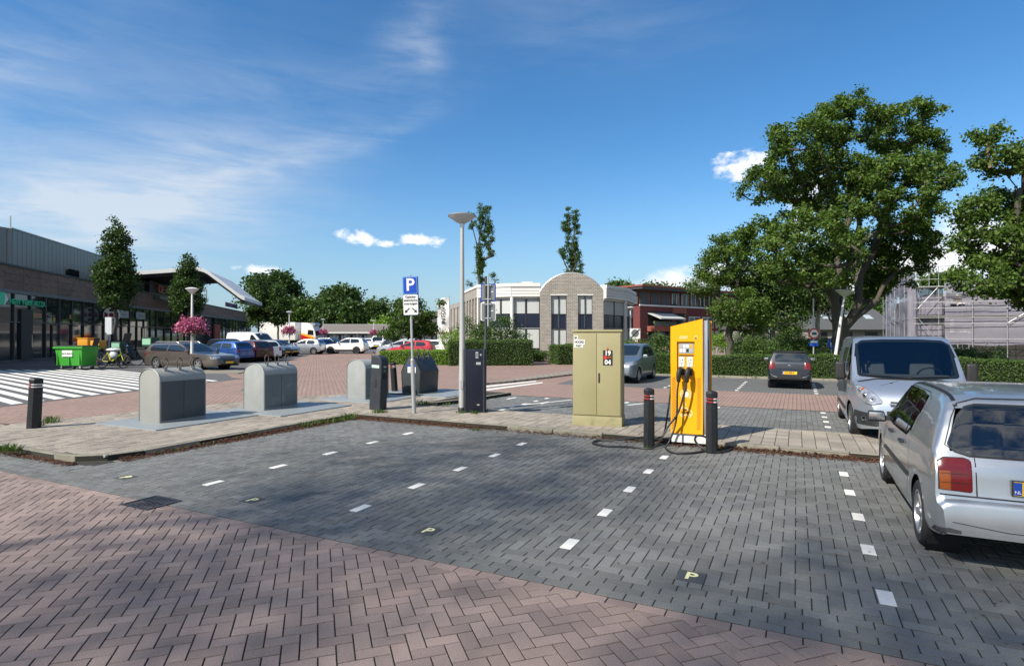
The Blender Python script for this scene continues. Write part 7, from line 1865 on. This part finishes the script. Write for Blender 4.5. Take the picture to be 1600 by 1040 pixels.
# ---------------------------------------------------------------- grey compact seen between cabinet and charger
msp = hatch(L=4.05, W2=.85, H=1.53, wb=2.6, wr=.3, hood=1.0, belt=.95, tail=1.05, rear=.1, ws=.85, cowl=.4, nose=.66)
P_mpv = paint('grey blue paint', (.17, .2, .22), .6, .3)
fw = G(997, 597.5); ux, uy = math.cos(ang), math.sin(ang)
cc = Car('compact_car', 'grey blue compact car facing the viewer, half hidden by the olive cabinet', 'car', fw - Vector((ux, uy, 0)) * 1.3 + Vector((uy, -ux, 0)) * .77, ang, msp, P_mpv)
dress(cc, 1.53, .95, 1.3 - .4, .85)
# ---------------------------------------------------------------- the estate and the other parked cars on the left
def place(px, base, dx_deg): pass
def parked(name, label, cat, px, Zd, head, kw, H, belt, cowl, ws, col, group='cars parked in front of the shops', detail=1, scale=1.0, rails=False, lights='redlens', metal=.5, wheelmat='rim'):
    sp_ = hatch(H=H, belt=belt, cowl=cowl, ws=ws, **kw); x = (px - 800) / FPX * Zd
    c_ = Car(name, label, cat, (x, Zd, 0), R(head), sp_, col, group, scale, detail, wheelmat)
    dress(c_, H, belt, sp_['wheels'][1] - cowl, ws, rails=rails, lights=lights); return c_
P_est = paint('brown grey paint', (.12, .105, .09), .6, .3); P_blue = paint('blue paint', (.015, .07, .26), .4, .3); P_white = mat('white car paint', (.72, .72, .7), .25, 0, coat=.9); P_red = paint('red paint', (.42, .015, .025), .2, .3)
P_black = paint('black paint', (.012, .014, .018), .3, .25); P_grey = paint('mid grey paint', (.12, .125, .13), .6, .3); P_wine = paint('wine red paint', (.07, .018, .018), .3, .3)
kwE = dict(L=5.75, W2=.92, wb=3.35, wr=.325, hood=.92, tail=1.0, rear=.1, nose=.62)
parked('estate_car', 'brown grey estate car parked nose to the right behind the left container', 'car', 299, 32.2, -24, kwE, 1.48, .95, .62, .95, P_est, rails=True, detail=2)
kwH = dict(L=4.1, W2=.86, wb=2.55, wr=.31, hood=.95, tail=1.0, rear=.12, nose=.62)
kwS = dict(L=4.35, W2=.9, wb=2.65, wr=.34, hood=1.02, tail=1.05, rear=.12, nose=.66)
parked('hatchback', 'bright blue hatchback partly hidden behind the brown grey estate car', 'car', 350, 40, 160, kwH, 1.48, .95, .5, .75, P_blue)
parked('hatchback', 'wine red hatchback seen from behind, right of the blue one', 'car', 384, 42, 154, kwH, 1.5, .98, .5, .75, P_wine)
parked('hatchback', 'white hatchback seen from behind with small red lamps, left of the dark cars', 'car', 401, 43, 146, kwH, 1.52, .98, .5, .75, P_white)
parked('hatchback', 'black car with its nose towards the street, right of the white hatchback', 'car', 408, 47, -28, kwH, 1.5, .95, .5, .8, P_black)
parked('hatchback', 'dark grey car nose out, between the black car and the white van', 'car', 424, 51, -30, kwH, 1.5, .95, .5, .8, P_grey)
parked('hatchback', 'silver car nose out, furthest right of the nose-out row', 'car', 436, 52.5, -30, kwH, 1.48, .95, .5, .8, P_silver)
parked('dark_suv', 'dark car roof showing over the blue hatchback', 'car', 362, 44, -28, kwS, 1.62, 1.02, .6, .8, P_black)
vs2 = dict(vsp); 
lv = Car('panel_van', 'long white panel van standing behind the row of nose-out cars', 'van', ((395 - 800) / FPX * 57, 57, 0), R(-22), dict(vsp, spokes=5, spw=.05), P_white, None, 1.12, 1)
lv.patch('windscreen', 'F', [(-.7, 1.78), (0, 1.86), (.7, 1.78)], [(-.8, 1.24), (0, 1.16), (.8, 1.24)], M['carglass']); lv.patch('side_window', 'L', [(.62, 1.70), (.86, 1.72), (1.48, 1.22)], [(.62, 1.14), (1.48, 1.10)], M['carglass'], sides=True)
for sg in (-1, 1): lv.patch('headlight', 'F', sorted([(sg * .46, .88), (sg * .8, 1.0)]), sorted([(sg * .46, .74), (sg * .8, .8)]), M['clearlens'], eps=.01)
lv.patch('grille', 'F', [(-.38, .79), (.38, .79)], [(-.34, .6), (.34, .6)], M['ink'])
kwM = dict(L=3.9, W2=.84, wb=2.5, wr=.31, hood=.98, tail=1.02, rear=.1, nose=.66)
parked('compact_car', 'silver compact car parked broadside, left of the white off-roader', 'car', 476, 57, 176, kwM, 1.52, .97, .45, .85, P_silver, lights='redlens')
parked('hatchback', 'blue hatchback mostly hidden between the silver compact and the white off-roader', 'car', 494, 62, 150, kwM, 1.48, .95, .45, .8, P_blue)
suv = parked('offroad_car', 'white off-roader with black roof and black wheels, broadside across the street', 'car', 541, 59, 178, kwS, 1.62, 1.04, .62, .78, P_white, wheelmat='trim')
suv.patch('black_roof', 'T', [(-1.55, .56), (.35, .56)], [(-1.55, -.56), (.35, -.56)], M['ink'], 8, 4, .01)
suv.patch('sill_cladding', 'L', [(-1.95, .42), (2.0, .42)], [(-1.95, .24), (2.0, .24)], M['trim'], 20, 2, .01, sides=True)
parked('dark_suv', 'dark car parked behind the white off-roader', 'car', 521, 70, -12, kwS, 1.6, 1.0, .6, .8, P_black)
parked('hatchback', 'white hatchback far off in the street, right of the off-roader', 'car', 577, 78, 95, kwM, 1.48, .96, .45, .8, P_white)
parked('small_van', 'small white delivery van far off in the street', 'van', 591, 78, -84, dict(L=4.2, W2=.9, wb=2.7, wr=.32, hood=1.05, tail=1.4, rear=.02, nose=.7), 1.82, 1.1, .45, .75, P_white)
parked('small_van', 'grey van parked far off, right of the small white van', 'van', 604, 80, 10, dict(L=4.3, W2=.9, wb=2.7, wr=.32, hood=1.05, tail=1.4, rear=.02, nose=.7), 1.8, 1.1, .45, .75, P_grey)
parked('hatchback', 'red hatchback behind the light green hedge under the parking sign', 'car', 643, 46, 176, dict(L=3.75, W2=.83, wb=2.45, wr=.3, hood=.98, tail=1.02, rear=.08, nose=.66), 1.49, .97, .45, .85, P_red)
parked('hatchback', 'white hatchback facing left behind the red one', 'car', 625, 51, 178, kwM, 1.5, .97, .45, .85, P_silver)
parked('estate_car', 'white estate car with red lamps sticking out behind the red hatchback', 'car', 662, 50, 178, kwH, 1.5, .97, .5, .8, P_white)
parked('hatchback', 'pale car parked further back, over the light green hedge', 'car', 628, 58, 174, kwM, 1.52, .97, .45, .85, P_white)
# ---------------------------------------------------------------- articulated lorry
Zt = 92; lx = lambda px: (px - 800) / FPX * Zt
lo = thing('lorry', 'white lorry with red and yellow cab stripes at the end of the street', 'lorry', (lx(497), Zt, 0), R(-4))
M['lorry_red'] = mat('lorry red', (.5, .01, .015), .35, coat=.6); M['lorry_yellow'] = mat('lorry yellow', (.85, .38, .02), .35, coat=.6)
MB().bar(-9.2, -3.2, -1.25, 1.25, 1.1, 3.9).build('trailer', M['white'], lo, bevel=.04)
MB().bar(-9.0, .4, -.9, .9, .6, 1.05).build('chassis', M['carblack'], lo)
q = [(-2.3, .7), (.0, .7), (.12, 1.6), (.0, 2.4), (-.35, 3.25), (-1.0, 3.75), (-2.2, 3.85)]
mb = MB(); mb.prism([(a, b_) for a, b_ in q], -1.22, 1.22, Matrix.Rotation(R(90), 4, 'X')); cab = mb.build('cab', M['white'], lo, bevel=.08)
for y0_ in (-1.235, 1.225):
    mb = MB(); mb.prism([(-2.25, 1.0), (.02, .9), (.06, 1.15), (-2.25, 1.95)], -.005, .005, Matrix.Translation((0, y0_ + .005, 0)) @ Matrix.Rotation(R(90), 4, 'X')); mb.build('red_stripe', M['lorry_red'], lo)
    mb = MB(); mb.prism([(-2.25, 1.95), (.06, 1.15), (.07, 1.45), (-.6, 1.8), (-2.25, 2.2)], -.005, .005, Matrix.Translation((0, y0_ + .005, 0)) @ Matrix.Rotation(R(90), 4, 'X')); mb.build('yellow_stripe', M['lorry_yellow'], lo)
    mb = MB(); mb.prism([(-1.2, 1.95), (-.25, 1.85), (-.28, 2.6), (-1.1, 2.7)], -.008, .008, Matrix.Translation((0, y0_ + .005, 0)) @ Matrix.Rotation(R(90), 4, 'X')); mb.build('side_window', M['glass'], lo)
MB().box((.02, 0, 2.15), (.1, 2.1, .75), ry=-.12).build('windscreen', M['glass'], lo)
MB().box((-.35, 0, 3.5), (.6, 1.9, .35), ry=-.6).build('sun_visor', M['alu'], lo, bevel=.03)
for x in (-.9, -4.6, -7.2, -8.3):
    for sd in (-1, 1):
        o = MB().lathe([(.001, .14), (.25, .14), (.3, .1), (.5, .14), (.5, -.14), (.001, -.14)], 20, Matrix.Rotation(R(90), 4, 'X')).build('wheel', M['rubber'], lo, smooth=True); o.location = (x, sd * 1.05, .5)
# ================================================================ bin, bicycles, mopeds
w = G(107, 577.5); M['green'] = mat('green bin plastic', (.045, .30, .03), .45, var=.1, vscale=2); M['dgreen'] = mat('dark green lid', (.02, .05, .02), .5)
bn2 = thing('waste_bin', 'large bright green wheeled waste bin with a white label, standing by the zebra', 'waste bin', w + Vector((.1, .5, 0)), R(-6)); bn2.scale = (1.12, 1.1, 1.0)
V = []; 
mb = MB(); mb.add([(-.62, -.42, .22), (.62, -.42, .22), (.62, .42, .22), (-.62, .42, .22), (-.72, -.52, 1.18), (.72, -.52, 1.18), (.72, .52, 1.18), (-.72, .52, 1.18)], [(0, 3, 2, 1), (4, 5, 6, 7), (0, 1, 5, 4), (1, 2, 6, 5), (2, 3, 7, 6), (3, 0, 4, 7)]); mb.build('tub', M['green'], bn2, bevel=.03)
MB().bar(-.78, .78, -.58, .58, 1.16, 1.25).build('rim', M['green'], bn2, bevel=.02)
MB().bar(-.74, .74, -.5, .55, 1.252, 1.31).build('lid', M['dgreen'], bn2, bevel=.02)
o = MB().bar(-.34, .2, -.512, -.5, .72, 1.06).build('label_plate', M['stk'] if 'stk' in M else M['white'], bn2)
o.rotation_euler = (0, 0, 0); text('pre zero', .15, M['ink'], o, (-.07, -.516, .89), bold=.002)
for sx_ in (-.5, .5):
    for sy_ in (-.35, .35):
        q = MB().lathe([(.001, .03), (.09, .03), (.09, -.03), (.001, -.03)], 14, Matrix.Rotation(R(90), 4, 'X')).build('castor', M['rubber'], bn2); q.location = (sx_, sy_, .09)
        MB().bar(-.04, .04, -.045, .045, .0, .14).build('fork', M['galv'], q)
for sx_ in (-.62, .0, .55): MB().bar(sx_ - .02, sx_ + .02, -.50, -.44, .25, 1.15).build('rib', M['green'], bn2)
def bicycle(label, px, py, rz_, col, bag=True, group=None):
    p = G(px, py); root = thing('bicycle', label, 'bicycle', p, rz_, group)
    m = mat('frame ' + label[:12], col, .35, coat=.6)
    for x_ in (-.54, .54):
        wh = MB().lathe([(.335, 0)] , 4) if False else None
        tp = [(x_ + .335 * math.cos(t * math.pi / 16), 0, .35 + .335 * math.sin(t * math.pi / 16)) for t in range(33)]
        o = MB().tube([(a_[0] - x_, 0, a_[2] - .35) for a_ in tp], .022, 6, cap=False).build('wheel', M['rubber'], root, smooth=True); o.location = (x_, 0, .35)
        mb = MB()
        for t in range(10): a_ = t * math.pi / 5; mb.tube([(0, 0, 0), (.32 * math.cos(a_), 0, .32 * math.sin(a_))], .003, 3)
        mb.build('spokes', M['galv'], o); MB().cyl((0, -.05, 0), (0, .05, 0), .045, 10).build('hub', M['ink'], o)
    mb = MB(); bbx, st, ht_ = (-.08, 0, .3), (-.24, 0, .80), (.38, 0, .84); low_ = (.42, 0, .70)
    for a_, b_, r_ in ((bbx, st, .02), (bbx, low_, .032), ((-.15, 0, .5), low_, .026), (st, (-.54, 0, .35), .012), (bbx, (-.54, 0, .35), .014), (ht_, (.54, 0, .35), .02), (ht_, (.36, 0, 1.02), .018)): mb.tube([a_, b_], r_, 8)
    mb.build('frame', m, root, smooth=True)
    mb = MB(); mb.tube([(.2, .28, 1.02), (.32, .2, 1.06), (.36, 0, 1.04), (.32, -.2, 1.06), (.2, -.28, 1.02)], .013, 6); mb.build('handlebar', M['ink'], root, smooth=True)
    MB().box((-.26, 0, .92), (.26, .15, .06)).build('saddle', M['ink'], root, bevel=.02); MB().box((-.55, 0, .76), (.36, .14, .02)).build('rack', M['ink'], root)
    MB().cyl((-.08, -.1, .3), (-.08, .1, .3), .08, 12).build('crank', M['ink'], root)
    if bag:
        mb = MB(); mb.sphere((.08, -.04, .93), (.34, .2, .10), 12, 8); mb.build('rain_cover', mat('pale cover', (.5, .51, .53), .6, var=.15), root, smooth=True)
        mb = MB(); mb.sphere((.13, -.1, .68), (.18, .12, .2), 10, 8); mb.build('rain_cover', mat('pale cover', (.5, .51, .53), .6), root, smooth=True)
    return root
bicycle('bright yellow electric bicycle with a pale cover over the bars, right of the green bin', 176, 574.5, R(-8), (.6, .62, .02)).scale = (1.3, 1.2, 1.12)
bicycle('dark bicycle standing behind the yellow one', 196, 571, R(8), (.03, .03, .03), bag=False).scale = (1.2, 1.2, 1.1)
def moped(label, px, py, rz_, boxc, sc_=1.0, screen=False):
    p = G(px, py); root = thing('delivery_moped', label, 'moped', p, rz_, 'delivery mopeds by the shop front'); root.scale = (sc_,) * 3
    for x_ in (-.62, .62):
        q = MB().lathe([(.12, .05), (.22, .055), (.25, .02), (.25, -.02), (.22, -.055), (.12, -.05)], 18, Matrix.Rotation(R(90), 4, 'X')).build('wheel', M['rubber'], root, smooth=True); q.location = (x_, 0, .25)
    mb = MB(); mb.prism([(-.75, .32), (-.1, .28), (.35, .3), (.55, .9), (.42, .92), (.25, .42), (-.05, .42), (-.15, .75), (-.85, .78)], -.17, .17, Matrix.Rotation(R(90), 4, 'X')); mb.build('body', M['trim'], root, bevel=.03)
    MB().box((-.38, 0, .82), (.6, .26, .09)).build('seat', M['ink'], root, bevel=.03)
    mb = MB(); mb.tube([(.42, .3, 1.02), (.5, 0, 1.05), (.42, -.3, 1.02)], .018, 6); mb.tube([(.52, 0, .9), (.6, 0, .3)], .03, 6); mb.build('handlebar', M['ink'], root, smooth=True)
    MB().sphere((.58, 0, .92), (.07, .09, .08), 10, 6).build('headlamp', M['chrome'], root)
    MB().box((-.75, 0, 1.12), (.52, .5, .45)).build('delivery_box', boxc, root, bevel=.03)
    if screen: MB().box((.55, 0, 1.3), (.02, .42, .5), ry=-.3).build('wind_screen', M['glass'], root)
    return root
M['orange'] = mat('orange yellow box', (.65, .3, .02), .5); M['tealbox'] = mat('dark green delivery box', (.015, .05, .03), .5); M['palegreen'] = mat('pale green print', (.25, .48, .33), .5)
m1 = moped('moped with an orange yellow delivery box behind the green bin', 112, 570.5, R(178), M['orange'], 1.25)
m4 = moped('second moped with an orange yellow box, just right of the first', 134, 570.5, R(174), M['orange'], 1.15)
m2 = moped('moped with a dark box bearing a pale green panel, right of the yellow bicycle', 214, 570.5, R(170), M['tealbox'], 1.3, True)
MB().box((-.75, -.255, 1.14), (.44, .012, .28)).build('box_print', M['palegreen'], m2); MB().box((-.75, .255, 1.14), (.44, .012, .28)).build('box_print', M['palegreen'], m2)
m3 = moped('dark moped tucked in between the yellow bicycle and the orange boxes', 165, 571.5, R(178), M['tealbox'], 1.1, True)
MB().box((-.75, .255, 1.14), (.44, .012, .28)).build('box_print', M['palegreen'], m3)
MB().bar(-1.03, -.47, -.27, .27, 1.345, 1.38).build('box_lid', M['orange'], m1)
# tall thin info panel by the shop
p = G(172, 568); ip = thing('info_panel', 'narrow pale upright info panel behind the tree in front of the shops', 'info panel', P2(170, 42.5), R(-12))
MB().bar(-.28, .28, -.05, .05, 1.95, 3.2).build('panel', mat('pale panel', (.5, .52, .55), .5), ip); MB().bar(-.05, .05, -.04, .04, 0, 1.95).build('post', M['galv'], ip)
# overhead: nothing further
